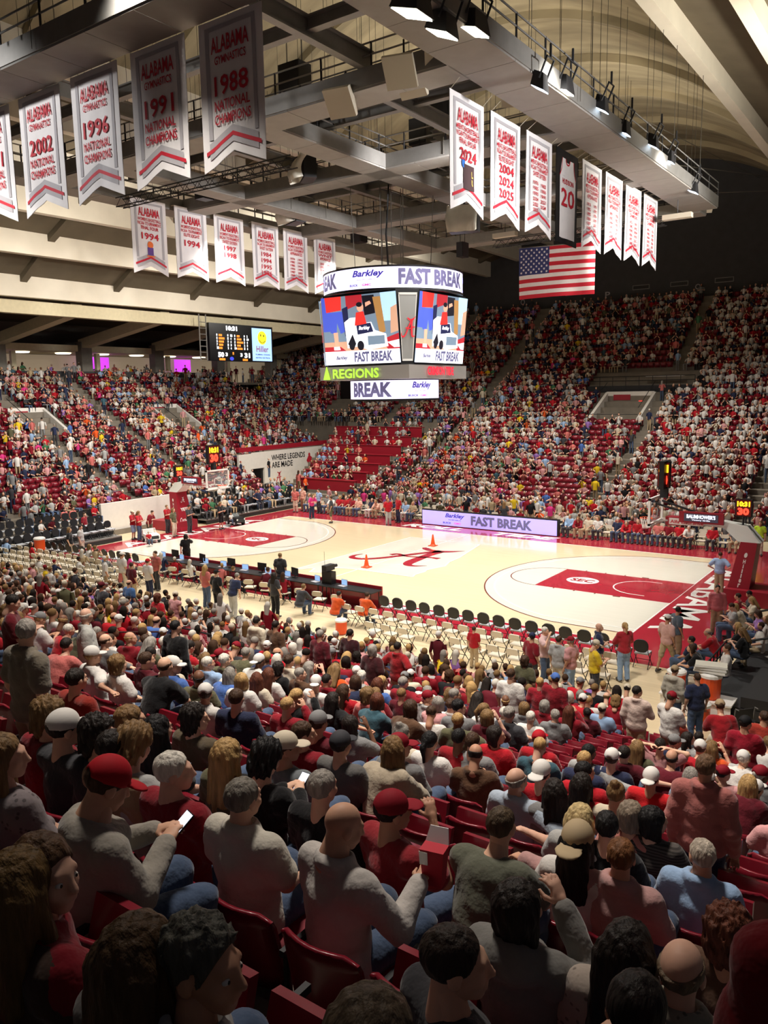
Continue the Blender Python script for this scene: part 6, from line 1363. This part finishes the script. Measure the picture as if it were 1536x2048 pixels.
# seated rows along the far sideline
FLOORC = ['white', 'red', 'salmon', 'crimson', 'lightblue', 'pink', 'grey', 'navy', 'white', 'peach', 'khaki']
n_f = 0
for k in range(17):
    if k in (4, 13, 15): continue
    person((5.3+.56*k, 9.95, 0), PI+random.uniform(-.15, .15), pose=random.choice(('sit0', 'sitknee', 'sitL', 'sitR')), shirt=['lightblue', 'crimson', 'cream', 'white', 'navy', 'navy', 'red', 'red', 'crimson', 'salmon', 'crimson', 'red', 'white', 'red', 'red', 'navy', 'grey'][k], hair=random.choice(('short', 'short', 'balding', 'bob')), hc=random.choice(('grey', 'brown', 'white', 'dirty')), legs=random.choice(('denim', 'charcoal', 'khaki')), label='person seated on the far sideline right of the lit board, %s from the left' % NTH[n_f], group='people seated along the far sideline', sleeve=random.choice(('long', 'short'))); n_f += 1
n_f = 0
for k in range(17):
    if k in (2, 9, 12): continue
    person((-14.6+.56*k, 10.1, 0), PI+random.uniform(-.15, .15), pose=random.choice(('sit0', 'sitknee', 'sitL', 'sitR')), shirt=random.choice(FLOORC), hair=random.choice(('short', 'long', 'balding', 'bob')), hc=random.choice(('grey', 'brown', 'dirty', 'blond')), legs=random.choice(('denim', 'white', 'khaki')), label='person seated on the far sideline left of the lit board, %s from the left' % NTH[n_f], group='people seated along the far sideline'); n_f += 1
# seated on the right baseline floor and platform
for px, py, sh, hr, hc, lb in ((1382, 1255, 'navy', 'short', 'dark', 'boy in navy sitting on the right baseline'), (1405, 1268, 'black', 'bob', 'brown', 'person in black sitting on the right baseline'), (1437, 1240, 'red', 'balding', 'grey', 'bald man in red sitting on the right baseline'), (1470, 1192, 'lightgrey', 'short', 'brown', 'man in a grey shirt sitting by the right baseline'), (1490, 1190, 'cream', 'long', 'blond', 'blond woman in cream by the right baseline'), (1475, 1172, 'red', 'short', 'brown', 'person in red near the right basket base'), (1505, 1168, 'charcoal', 'short', 'dark', 'dark-haired person near the right basket base'), (1510, 1180, 'cream', 'long', 'blond', 'second blond woman by the right baseline'),
                                (1496, 1245, 'black', 'long', 'blond', 'blond woman in black on the platform'), (1490, 1258, 'black', 'long', 'dirty', 'second blond woman in black on the platform'), (1522, 1222, 'purple', 'bob', 'brown', 'person in purple on the platform'), (1452, 1290, 'white', 'short', 'brown', 'person in a white cap on the platform edge')):
    P = on_z(px, py, 1.35+.25); person((P[0], P[1], .05 if P[0] < 18.1 else .32), PI/2+random.uniform(-.3, .5), pose=random.choice(('sit0', 'sitdown', 'sitknee')), shirt=sh, hair=hr, hc=hc, label=lb, group='people at the right baseline', fem=hr == 'long')
# ---- automatic filling of the near stand, closer seats as individuals
WC = ['crimson']*6+['red']*5+['white']*8+['cream']*3+['grey']*4+['lightgrey']*3+['pink']*3+['salmon']*2+['maroon']*3+['charcoal']*3+['black']*3+['navy']*3+['lightblue']*2+['olive']*2+['teal', 'orange', 'blue', 'brown']
def proj_px(P):
    d = CM@(np.array(P)-CAM); return (768+FPX*d[0]/d[2], 1024-FPX*d[1]/d[2], d[2]) if d[2] > .1 else (-9999, -9999, -1)
AUTO = []
for r in range(0, 16):
    fill = .93 if r < 9 else (.86 if r < 13 else .62)
    for k in range(-70, 48):
        x = k*.53; loc = (x+random.uniform(-.05, .05), HIPN-ROW*r, zn(r))
        px, py, dp = proj_px((loc[0], loc[1], loc[2]+1.2))
        if not (-80 < px < 1600): continue
        if any(abs(q-loc[0]) < .47 and abs(rr-r) < 1 for rr, q in TAKEN): continue
        if r >= 5 and 7.9 < x < 9.0 and r < 14: continue           # aisle
        if r < 12 and 17.9 < x < 19.2: continue
        if r < 3 and x > 17.4: continue
        if random.random() > fill: continue
        if r >= 13 and 540 < px < 1000 and py > 1520: continue
        AUTO.append((dp, r, x, loc))
AUTO.sort(key=lambda q: q[0])
IND = AUTO[:112]; REST = AUTO[112:]
by_row = {}; ROWX = {r: [q[3][0] for q in AUTO if q[1] == r]+[x for rr, x in TAKEN if rr == r] for r in range(24)}
for q in sorted(IND, key=lambda q: (q[1], q[2])): by_row.setdefault(q[1], []).append(q)
for r, lst in by_row.items():
    for k, (dp, _, x, loc) in enumerate(lst):
        fem = random.random() < .45; sh = random.choice(WC); hc = random.choice(('brown', 'dark', 'black', 'dirty', 'blond', 'grey', 'white', 'brown')) if not fem else random.choice(('brown', 'dark', 'blond', 'dirty', 'dirty', 'grey', 'auburn'))
        hr = random.choice(('long', 'long', 'bob', 'longwide', 'ponytail', 'curly')) if fem else random.choice(('short', 'short', 'fade', 'crewcut', 'balding', 'spiky'))
        cap = random.choice(('white', 'cream', 'crimson', 'grey', 'white')) if (not fem and random.random() < .28) else None
        po = random.choice(('sit0', 'sit0', 'sitL', 'sitR', 'sitdown', 'sitknee', 'sitkneeL', 'situpR', 'sitback', 'sitRR')); sl = random.choice(('short', 'short', 'long')); 
        lb = 'person in %s with %s, near-stand row %s, %s from left' % (CNAME.get(sh, sh), ('a %s cap' % CNAME.get(cap, cap)) if cap else {'long': 'long hair', 'longwide': 'long hair', 'bob': 'bobbed hair', 'ponytail': 'a ponytail', 'curly': 'curly hair', 'balding': 'a balding head'}.get(hr, 'short hair'), NTH[r], NTH[sum(1 for q in ROWX[r] if q < loc[0]-.02)])
        person(loc, random.uniform(-.15, .3), pose=po, shirt=sh, hair=hr, hc=hc, cap=cap, capback=random.random() < .3, fem=fem, sleeve=sl, style='plain' if sl == 'long' else 'collar', lv='mid', label=lb, group='spectators in the near stand', sc=random.uniform(.93, 1.04), skin=random.choice((0, 1, 1, 2, 3, 3, 4, 5)))
# ================================================================ SEATS
def seat_arr():
    g = G(); n_ = 8; v = []; f = []
    for s in (0, 1):
        for i in range(n_+1):
            a = i/n_-.5; x = a*.49
            for j in range(6):
                b = j/5; z_ = .36+.47*b-(.05*max(0, abs(a)*2-.72)/.28 if b == 1 else 0); y = -.24-.10*b+.16*(a*2)**2*.45+(.0 if s == 0 else -.025); v.append((x*(1-.06*b), y, z_))
    st = (n_+1)*6
    for i in range(n_):
        for j in range(5): a = i*6+j; f += [(a, a+6, a+7, a+1)[::-1], (st+a, st+a+6, st+a+7, st+a+1)]
        a = i*6; f += [(a, a+6, st+a+6, st+a), (a+5, st+a+5, st+a+11, a+11)]
    for j in range(5): f += [(j, j+1, st+j+1, st+j), (n_*6+j, st+n_*6+j, st+n_*6+j+1, n_*6+j+1)]
    return v, f
v_, f_ = seat_arr(); SB = G().add(v_, f_).mesh('backrest', M['seat'], True)
SP = G().hexa([(-.22, -.22, .40), (.22, -.22, .40), (.21, .2, .42), (-.21, .2, .42)], [(-.23, -.22, .435), (.23, -.22, .435), (.215, .22, .455), (-.215, .22, .455)]).mesh('seat_pan', M['seat'])
SPU = G().hexa([(-.22, -.22, .40), (.22, -.22, .40), (.22, -.17, .41), (-.22, -.17, .41)], [(-.21, -.1, .80), (.21, -.1, .80), (.21, -.05, .79), (-.21, -.05, .79)]).mesh('seat_pan', M['seat'])
SA = G().box(-.275, -.245, -.26, .16, .60, .635).box(-.27, -.25, -.24, -.2, .0, .6).mesh('armrest', M['dark'])
def taken_seat(r, x): return any(rr == r and abs(q-x) < .3 for rr, q in TAKEN)
cand = []
occ = {(q[1], round(q[2]/.53)) for q in AUTO}
for r in range(0, 24):
    for k in range(-70, 50):
        x = k*.53; px, py, dp = proj_px((x, HIPN-ROW*r, zn(r)+.6))
        if -60 < px < 1600 and py < 2200 and not (r < 3 and x > 17.4): cand.append((dp, r, k, x))
cand.sort()
SN = {}
for dp, r, k, x in sorted(cand[:300], key=lambda q: (q[1], q[3])):
    SN[r] = SN.get(r, -1)+1; t = thing('stadium_seat', 'crimson plastic stadium seat in near stand row %s, %s from the left' % (NTH[r], NTH[SN[r]]), 'seat', (x, HIPN-ROW*r, zn(r)), 0, 'near stand seats')
    link('backrest', SB, t); link('seat_pan', SP if ((r, k) in occ or taken_seat(r, x)) else SPU, t); link('armrest', SA, t)
def stuff_mesh(name, V, F, mats, label, cat, cols=None, group=None):
    me = bpy.data.meshes.new(name); V = np.asarray(V, np.float32); F = np.asarray(F, np.int32)
    me.vertices.add(len(V)); me.vertices.foreach_set('co', V.ravel()); me.loops.add(F.size); me.loops.foreach_set('vertex_index', F.ravel()); me.polygons.add(len(F)); me.polygons.foreach_set('loop_start', np.arange(0, F.size, 4, dtype=np.int32)); me.polygons.foreach_set('loop_total', np.full(len(F), 4, np.int32))
    me.materials.append(mats); me.update()
    if cols is not None:
        at_ = me.attributes.new('Col', 'FLOAT_COLOR', 'FACE'); at_.data.foreach_set('color', np.asarray(cols, np.float32).ravel())
        me.polygons.foreach_set('use_smooth', np.ones(len(F), bool))
    o = link(name, me); tag(o, label, cat, group, 'stuff'); return o
gs = G()
gs.hexa([(-.22, -.26, .36), (.22, -.26, .36), (.22, -.21, .36), (-.22, -.21, .36)], [(-.22, -.36, .83), (.22, -.36, .83), (.22, -.31, .83), (-.22, -.31, .83)]); gs.hexa([(-.22, -.22, .40), (.22, -.22, .40), (.22, -.17, .41), (-.22, -.17, .41)], [(-.21, -.12, .78), (.21, -.12, .78), (.21, -.07, .77), (-.21, -.07, .77)])
SV = np.array(gs.v); SF = np.array(gs.f)
def instance(V, F, xf):
    """xf rows: x, y, z, rz, scale"""
    xf = np.array(xf, float); c, s = np.cos(xf[:, 3]), np.sin(xf[:, 3]); n_ = len(xf)
    x = (V[None, :, 0]*c[:, None]-V[None, :, 1]*s[:, None])*xf[:, 4:5]+xf[:, 0:1]; y = (V[None, :, 0]*s[:, None]+V[None, :, 1]*c[:, None])*xf[:, 4:5]+xf[:, 1:2]; z_ = V[None, :, 2]*xf[:, 4:5]+xf[:, 2:3]
    return np.stack([x, y, z_], -1).reshape(-1, 3), (F[None]+(np.arange(n_)*len(V))[:, None, None]).reshape(-1, F.shape[1])
near_s = [(x, HIPN-ROW*r, zn(r), 0, 1) for dp, r, k, x in cand[300:]]
V, F_ = instance(SV, SF, near_s); stuff_mesh('stadium_seats', V, F_, M['seat'], 'crimson seats of the lower near stand seen small', 'seats')
far_seats = []; left_seats = []
AISF = (4.2, -11.7, 13.6, -20.0)
def in_port(x, y, L_, m=.3): return any(a-m < x < b+m and c-m < y < d+m for a, b, c, d in L_)
for i in range(0, 38):
    y = 14+ROW*i+.3
    x0 = -13.6 if y < 28 else -44
    for k in range(int((20-x0)/.52)):
        x = x0+.52*k
        if any(abs(x-a) < .62 for a in AISF): continue
        if in_port(x, y, PORT_F) or (-2.8 < x < 6.4 and 32.2 < y < 35.6) or (-29.3 < x < -25.6 and 29 < y < 32.6): continue
        px, py, dp = proj_px((x, y, zf(i)+.6))
        if -60 < px < 1650: far_seats.append((x, y, zf(i), PI, i, px, py))
AISL = (2.6-1.8, 15.0, -8.0, 8.2, 21.5)
for i in range(0, 27):
    x = -19-ROW*i-.3; ya, yb = (-15.6, 13.2) if x > -25.2 else (-23.6, 27.6)
    if x > -21.0: ya, yb = -15.6, -13.0
    if x > -25.2 and False: continue
    for k in range(int((yb-ya)/.52)):
        y = ya+.52*k
        if x > -19.6 and -4.6 < y < 1.6: continue
        if any(abs(y-a) < .6 for a in AISL): continue
        if in_port(x, y, PORT_L): continue
        px, py, dp = proj_px((x, y, zf(i)+.6))
        if -60 < px < 1650: left_seats.append((x, y, zf(i), -PI/2, i, px, py))
V, F_ = instance(SV, SF, [(a, b, c, d, 1) for a, b, c, d, *_ in far_seats]); stuff_mesh('stadium_seats', V, F_, M['seat'], 'crimson seats filling the far stand', 'seats')
V, F_ = instance(SV, SF, [(a, b, c, d, 1) for a, b, c, d, *_ in left_seats]); stuff_mesh('stadium_seats', V, F_, M['seat'], 'crimson seats filling the end stand behind the left basket', 'seats')
# ================================================================ DISTANT CROWD (uncounted stuff)
def low_person(sit, long_hair, lean=0.0, arm=0, q=1):
    g = G(); z0 = .5 if sit else .95
    def ring_tube(pts, mi, n_=6 if q else 5):
        g.mi = mi; v = []; f = []
        for (x, y, z_, rx_, ry_) in pts:
            for k in range(n_): a = 2*math.pi*k/n_+.3; v.append((x+rx_*math.cos(a), y+ry_*math.sin(a), z_))
        for i in range(len(pts)-1):
            for k in range(n_): f.append((i*n_+k, i*n_+(k+1) % n_, (i+1)*n_+(k+1) % n_, (i+1)*n_+k))
        g.add(v, f)
    L_ = lambda h: h*math.sin(lean)
    ring_tube([(0, 0, z0-.06, .17, .13), (0, L_(.15), z0+.15, .155, .115), (0, L_(.36), z0+.36, .19, .125), (0, L_(.47), z0+.47, .17, .09), (0, L_(.53), z0+.54, .06, .06)], 1)
    hy = L_(.69)+.02; hz = z0+.685
    g.mi = 0; g.ball((0, hy, hz), (.078, .095, .118), 6 if q else 5, 4 if q else 3)
    g.mi = 3
    if long_hair: g.ball((0, hy-.035, hz-.0), (.1, .1, .135), 6 if q else 5, 4 if q else 3); ring_tube([(0, hy-.07, hz, .1, .06), (0, hy-.09, hz-.28, .09, .04)], 3)
    else: g.ball((0, hy-.02, hz+.035), (.087, .1, .095), 6 if q else 5, 4 if q else 3)
    for s in (-1, 1):
        g.mi = 1; sh = (s*.2, L_(.45), z0+.45); 
        if sit: el, wr = ((s*.26, .06, z0+.25), (s*.12, .27, z0+.16)) if arm == 0 else ((s*.24, .2, z0+.3), (s*.05, .24, z0+.5))
        else: el, wr = ((s*.26, -.02, z0+.18), (s*.25, .08, z0-.06)) if arm == 0 else ((s*.3, .05, z0+.2), (s*.06, .24, z0+.24))
        g.tube([sh, el], [.058, .048], 5 if q else 4, False); g.mi = 0; g.tube([el, wr], [.044, .036], 5 if q else 4, False); g.mi = 2
        if sit: g.tube([(s*.09, .03, .5), (s*.14, .44, .5), (s*.14, .42, .05)], [.085, .07, .05], 5 if q else 4, False)
        else: g.tube([(s*.09, 0, .93), (s*.1, .02, .5), (s*.11, 0, .05)], [.09, .065, .05], 5 if q else 4, False)
        if not q: continue
        g.mi = 4; p = (s*.14, .5, .04) if sit else (s*.12, .08, .04); g.ball(p, (.05, .13, .045), 4, 2)
    ok = [i for i, f in enumerate(g.f) if len(f) == 4]
    return np.array(g.v), np.array([g.f[i] for i in ok]), np.array([g.m[i] for i in ok])
TPL = [low_person(True, False), low_person(True, True), low_person(True, False, .3), low_person(True, False, 0, 1), low_person(False, False), low_person(False, True, 0, 1), low_person(True, True, .2, 1)]
TPL += [low_person(True, False, q=0), low_person(True, True, q=0), low_person(True, False, .3, q=0), low_person(True, False, 0, 1, q=0), low_person(False, False, q=0), low_person(False, True, 0, 1, q=0), low_person(True, True, .2, 1, q=0)]
GENC = ['white']*13+['crimson']*7+['red']*4+['pink']*5+['salmon']*4+['grey']*6+['lightgrey']*6+['lightblue']*3+['navy']*4+['black']*4+['charcoal']*3+['cream']*4+['maroon']*4+['khaki', 'blue', 'orange', 'yellow', 'green', 'olive', 'teal', 'purple', 'hotpink']
STUC = ['white']*16+['crimson']*7+['red']*3+['grey', 'black', 'black', 'lightgrey', 'cream', 'pink', 'navy', 'maroon']
LEGC = ['denim', 'denim', 'khaki', 'charcoal', 'navy', 'black', 'grey', 'tan']
def crowd(name, spots, label):
    """spots: (x,y,z,rz,palette,standing)"""
    groups = {}
    for q in spots:
        ti = random.choice((4, 4, 5)) if q[5] else random.choice((0, 0, 1, 1, 2, 3, 6)); ti += 7 if np.linalg.norm(np.array(q[:3])-CAM) > 59 else 0; groups.setdefault(ti, []).append(q)
    VV = []; FF = []; CC = []; n0 = 0
    for ti, lst in groups.items():
        Vt, Ft, Mt = TPL[ti]; V, F_ = instance(Vt, Ft, [(q[0]+random.uniform(-.08, .08), q[1]+random.uniform(-.05, .05), q[2], q[3]+random.uniform(-.5, .5), random.uniform(.92, 1.06)) for q in lst])
        pal = np.zeros((len(lst), 5, 4))
        for i, q in enumerate(lst):
            capw = random.random() < (.34 if q[4] is STUC else .16)
            pal[i, 0] = col4(SKINS[random.choice((0, 1, 1, 2, 3, 3, 4, 5))], .1); pal[i, 1] = col4(CLO[random.choice(q[4])], .15); pal[i, 2] = col4(CLO[random.choice(LEGC)], .15)
            pal[i, 3] = col4(CLO[random.choice(('white', 'white', 'cream', 'crimson'))] if capw and ti % 7 in (0, 2, 3, 4) else HAIRC[random.choice(('brown', 'dark', 'dark', 'dirty', 'blond', 'grey', 'white', 'brown'))], .1); pal[i, 4] = col4((190, 186, 180) if random.random() < .5 else (50, 46, 44))
        VV.append(V); FF.append(F_+n0); n0 += len(V); CC.append(pal[:, Mt].reshape(-1, 4))
    return stuff_mesh(name, np.concatenate(VV), np.concatenate(FF), mat('crowd_clothing', (150, 150, 150), .8, attr='Col', spec=.2), label, 'crowd', np.concatenate(CC))
fs_sp = []
for (x, y, z_, rz, i, px, py) in far_seats:
    stu = (x > 5 and y < 36) or (x > 4.8)
    dens = .93 if stu else (.8 if y > 29 else .82)
    if -1.5 < x < 4 and y < 28: dens = .45
    if 0 < x < 4.5 and 35 < y < 40: dens = .25
    if random.random() < dens: fs_sp.append((x, y, z_, rz+.0, STUC if stu else GENC, random.random() < (.05 if not stu else .03)))
for i in range(0, 38):
    for a in AISF:
        if random.random() < .22: fs_sp.append((a+random.uniform(-.3, .3), 14+ROW*i+.2, zf(i), random.choice((0, PI)), GENC, True))
for k in range(7):              # press rows
    y = 15.4+1.64*k+1.0; zt = zf(int((y-14)/.82+.3))
    for q in range(int((-14.8-max(-24.2, -20.6-.62*k))/.62)):
        if random.random() < .72: fs_sp.append((max(-24.0, -20.4-.62*k)+.62*q, y, zt, PI, GENC, False))
for r in range(2):              # floor chairs before the far stand
    for k in range(44):
        if random.random() < .72: fs_sp.append((-13.5+.63*k, 11.1+.95*r, 0, PI, GENC, random.random() < .3))
for k in range(60):
    fs_sp.append((random.uniform(-13, 12), random.uniform(12.4, 13.6), 0, PI+random.uniform(-1, 1), GENC, True))
crowd('seated_crowd', fs_sp, 'dense crowd of spectators filling the far stand')
ls_sp = []
for (x, y, z_, rz, i, px, py) in left_seats:
    d = .62 if x > -30 else .8
    if random.random() < d: ls_sp.append((x, y, z_, rz, GENC, random.random() < (.2 if -33 < x < -22 else .06)))
for i in range(0, 27):
    for a in AISL:
        if random.random() < .3: ls_sp.append((-19-ROW*i-.2, a+random.uniform(-.3, .3), zf(i), random.choice((PI/2, -PI/2)), GENC, True))
for r in range(3):              # riser chairs behind the baseline
    for q in range(18):
        if random.random() < .62: ls_sp.append((-16.75-.8*r-.42, 2.55+.56*q, .3+.28*r, -PI/2, GENC, False))
    for q in range(14):
        if random.random() < .1: ls_sp.append((-16.75-.8*r-.42, -12.15+.56*q, .3+.28*r, -PI/2, GENC, False))
for k in range(70): ls_sp.append((random.uniform(-43.5, -42), random.uniform(-8, 40), 9.75, -PI/2+random.uniform(-1, 1), GENC, True))
crowd('seated_crowd', ls_sp, 'crowd of spectators filling the end stand behind the left basket')
ns_sp = [(loc[0], loc[1], loc[2], random.uniform(-.2, .3), GENC, random.random() < .04) for dp, r, x, loc in REST[95:]]
for r in range(4):
    for k in range(18):
        if random.random() < .25: ns_sp.append((-17.2+.62*k+.2*r, -10.6-.85*r, 0, 0, GENC, random.random() < .4))
for r in range(4):          # right baseline platform
    for k in range(24):
        if random.random() < .5: ns_sp.append((18.75+.9*r, -8.6+.55*k, .3+.3*r, PI/2, GENC, False))
for k in range(12): ns_sp.append((-6.4+.95*k, -9.9, 0, 0, GENC, random.random() < .2)) if random.random() < .5 else None
# the next nearest rows: fuller figures, still joined as one crowd
def baked(spots, label):
    VV = []; FF = []; CC = []; n0 = 0; cache = {}
    def arr(me):
        if me.name not in cache:
            v = np.empty(len(me.vertices)*3, np.float32); me.vertices.foreach_get('co', v); f = np.empty(len(me.loops), np.int32); me.loops.foreach_get('vertex_index', f); cache[me.name] = (v.reshape(-1, 3), f.reshape(-1, 4))
        return cache[me.name]
    for (loc, rz) in spots:
        fem = random.random() < .45; po = random.choice(('sit0', 'sitL', 'sitR', 'sitknee', 'sitdown')); J, p = skeleton(po, fem); sc = random.uniform(.93, 1.04)
        hr = random.choice(('long', 'bob', 'curly')) if fem else random.choice(('short', 'short', 'balding', 'crewcut')); cap = (not fem) and random.random() < .28
        Hm = rz_(p['yaw'])@rx(p['pitch']); items = [(body_mesh(po, fem, 'low'), col4(SKINS[random.choice((0, 1, 2, 3, 4, 5))], .1), None), (shirt_mesh(po, fem, 'low', random.choice(('short', 'long')), 'plain'), col4(CLO[random.choice(WC)], .12), None), (legs_mesh(po, fem, 'low', 'long'), col4(CLO[random.choice(LEGC)], .1), None), (hair_mesh(hr, 'low'), col4(HAIRC[random.choice(('brown', 'dark', 'dirty', 'blond', 'grey', 'white'))], .1), Hm)]
        if cap: items.append((cap_mesh('low'), col4(CLO[random.choice(('white', 'cream', 'crimson', 'grey'))]), Hm))
        R_ = rz_(rz)
        for me, c, hm in items:
            v, f = arr(me); q = v if hm is None else v@hm.T+J['head']; VV.append((q@R_.T)*sc+np.array(loc)); FF.append(f+n0); n0 += len(v); CC.append(np.tile(c, (len(f), 1)))
    stuff_mesh('seated_crowd', np.concatenate(VV), np.concatenate(FF), mat('crowd_clothing', (150, 150, 150), .8, attr='Col', spec=.2), label, 'crowd', np.concatenate(CC))
baked([(loc, random.uniform(-.2, .3)) for dp, r, x, loc in REST[:95]], 'seated spectators in the middle rows of the near stand')
crowd('seated_crowd', ns_sp, 'small seated spectators in the lower left rows of the near stand')
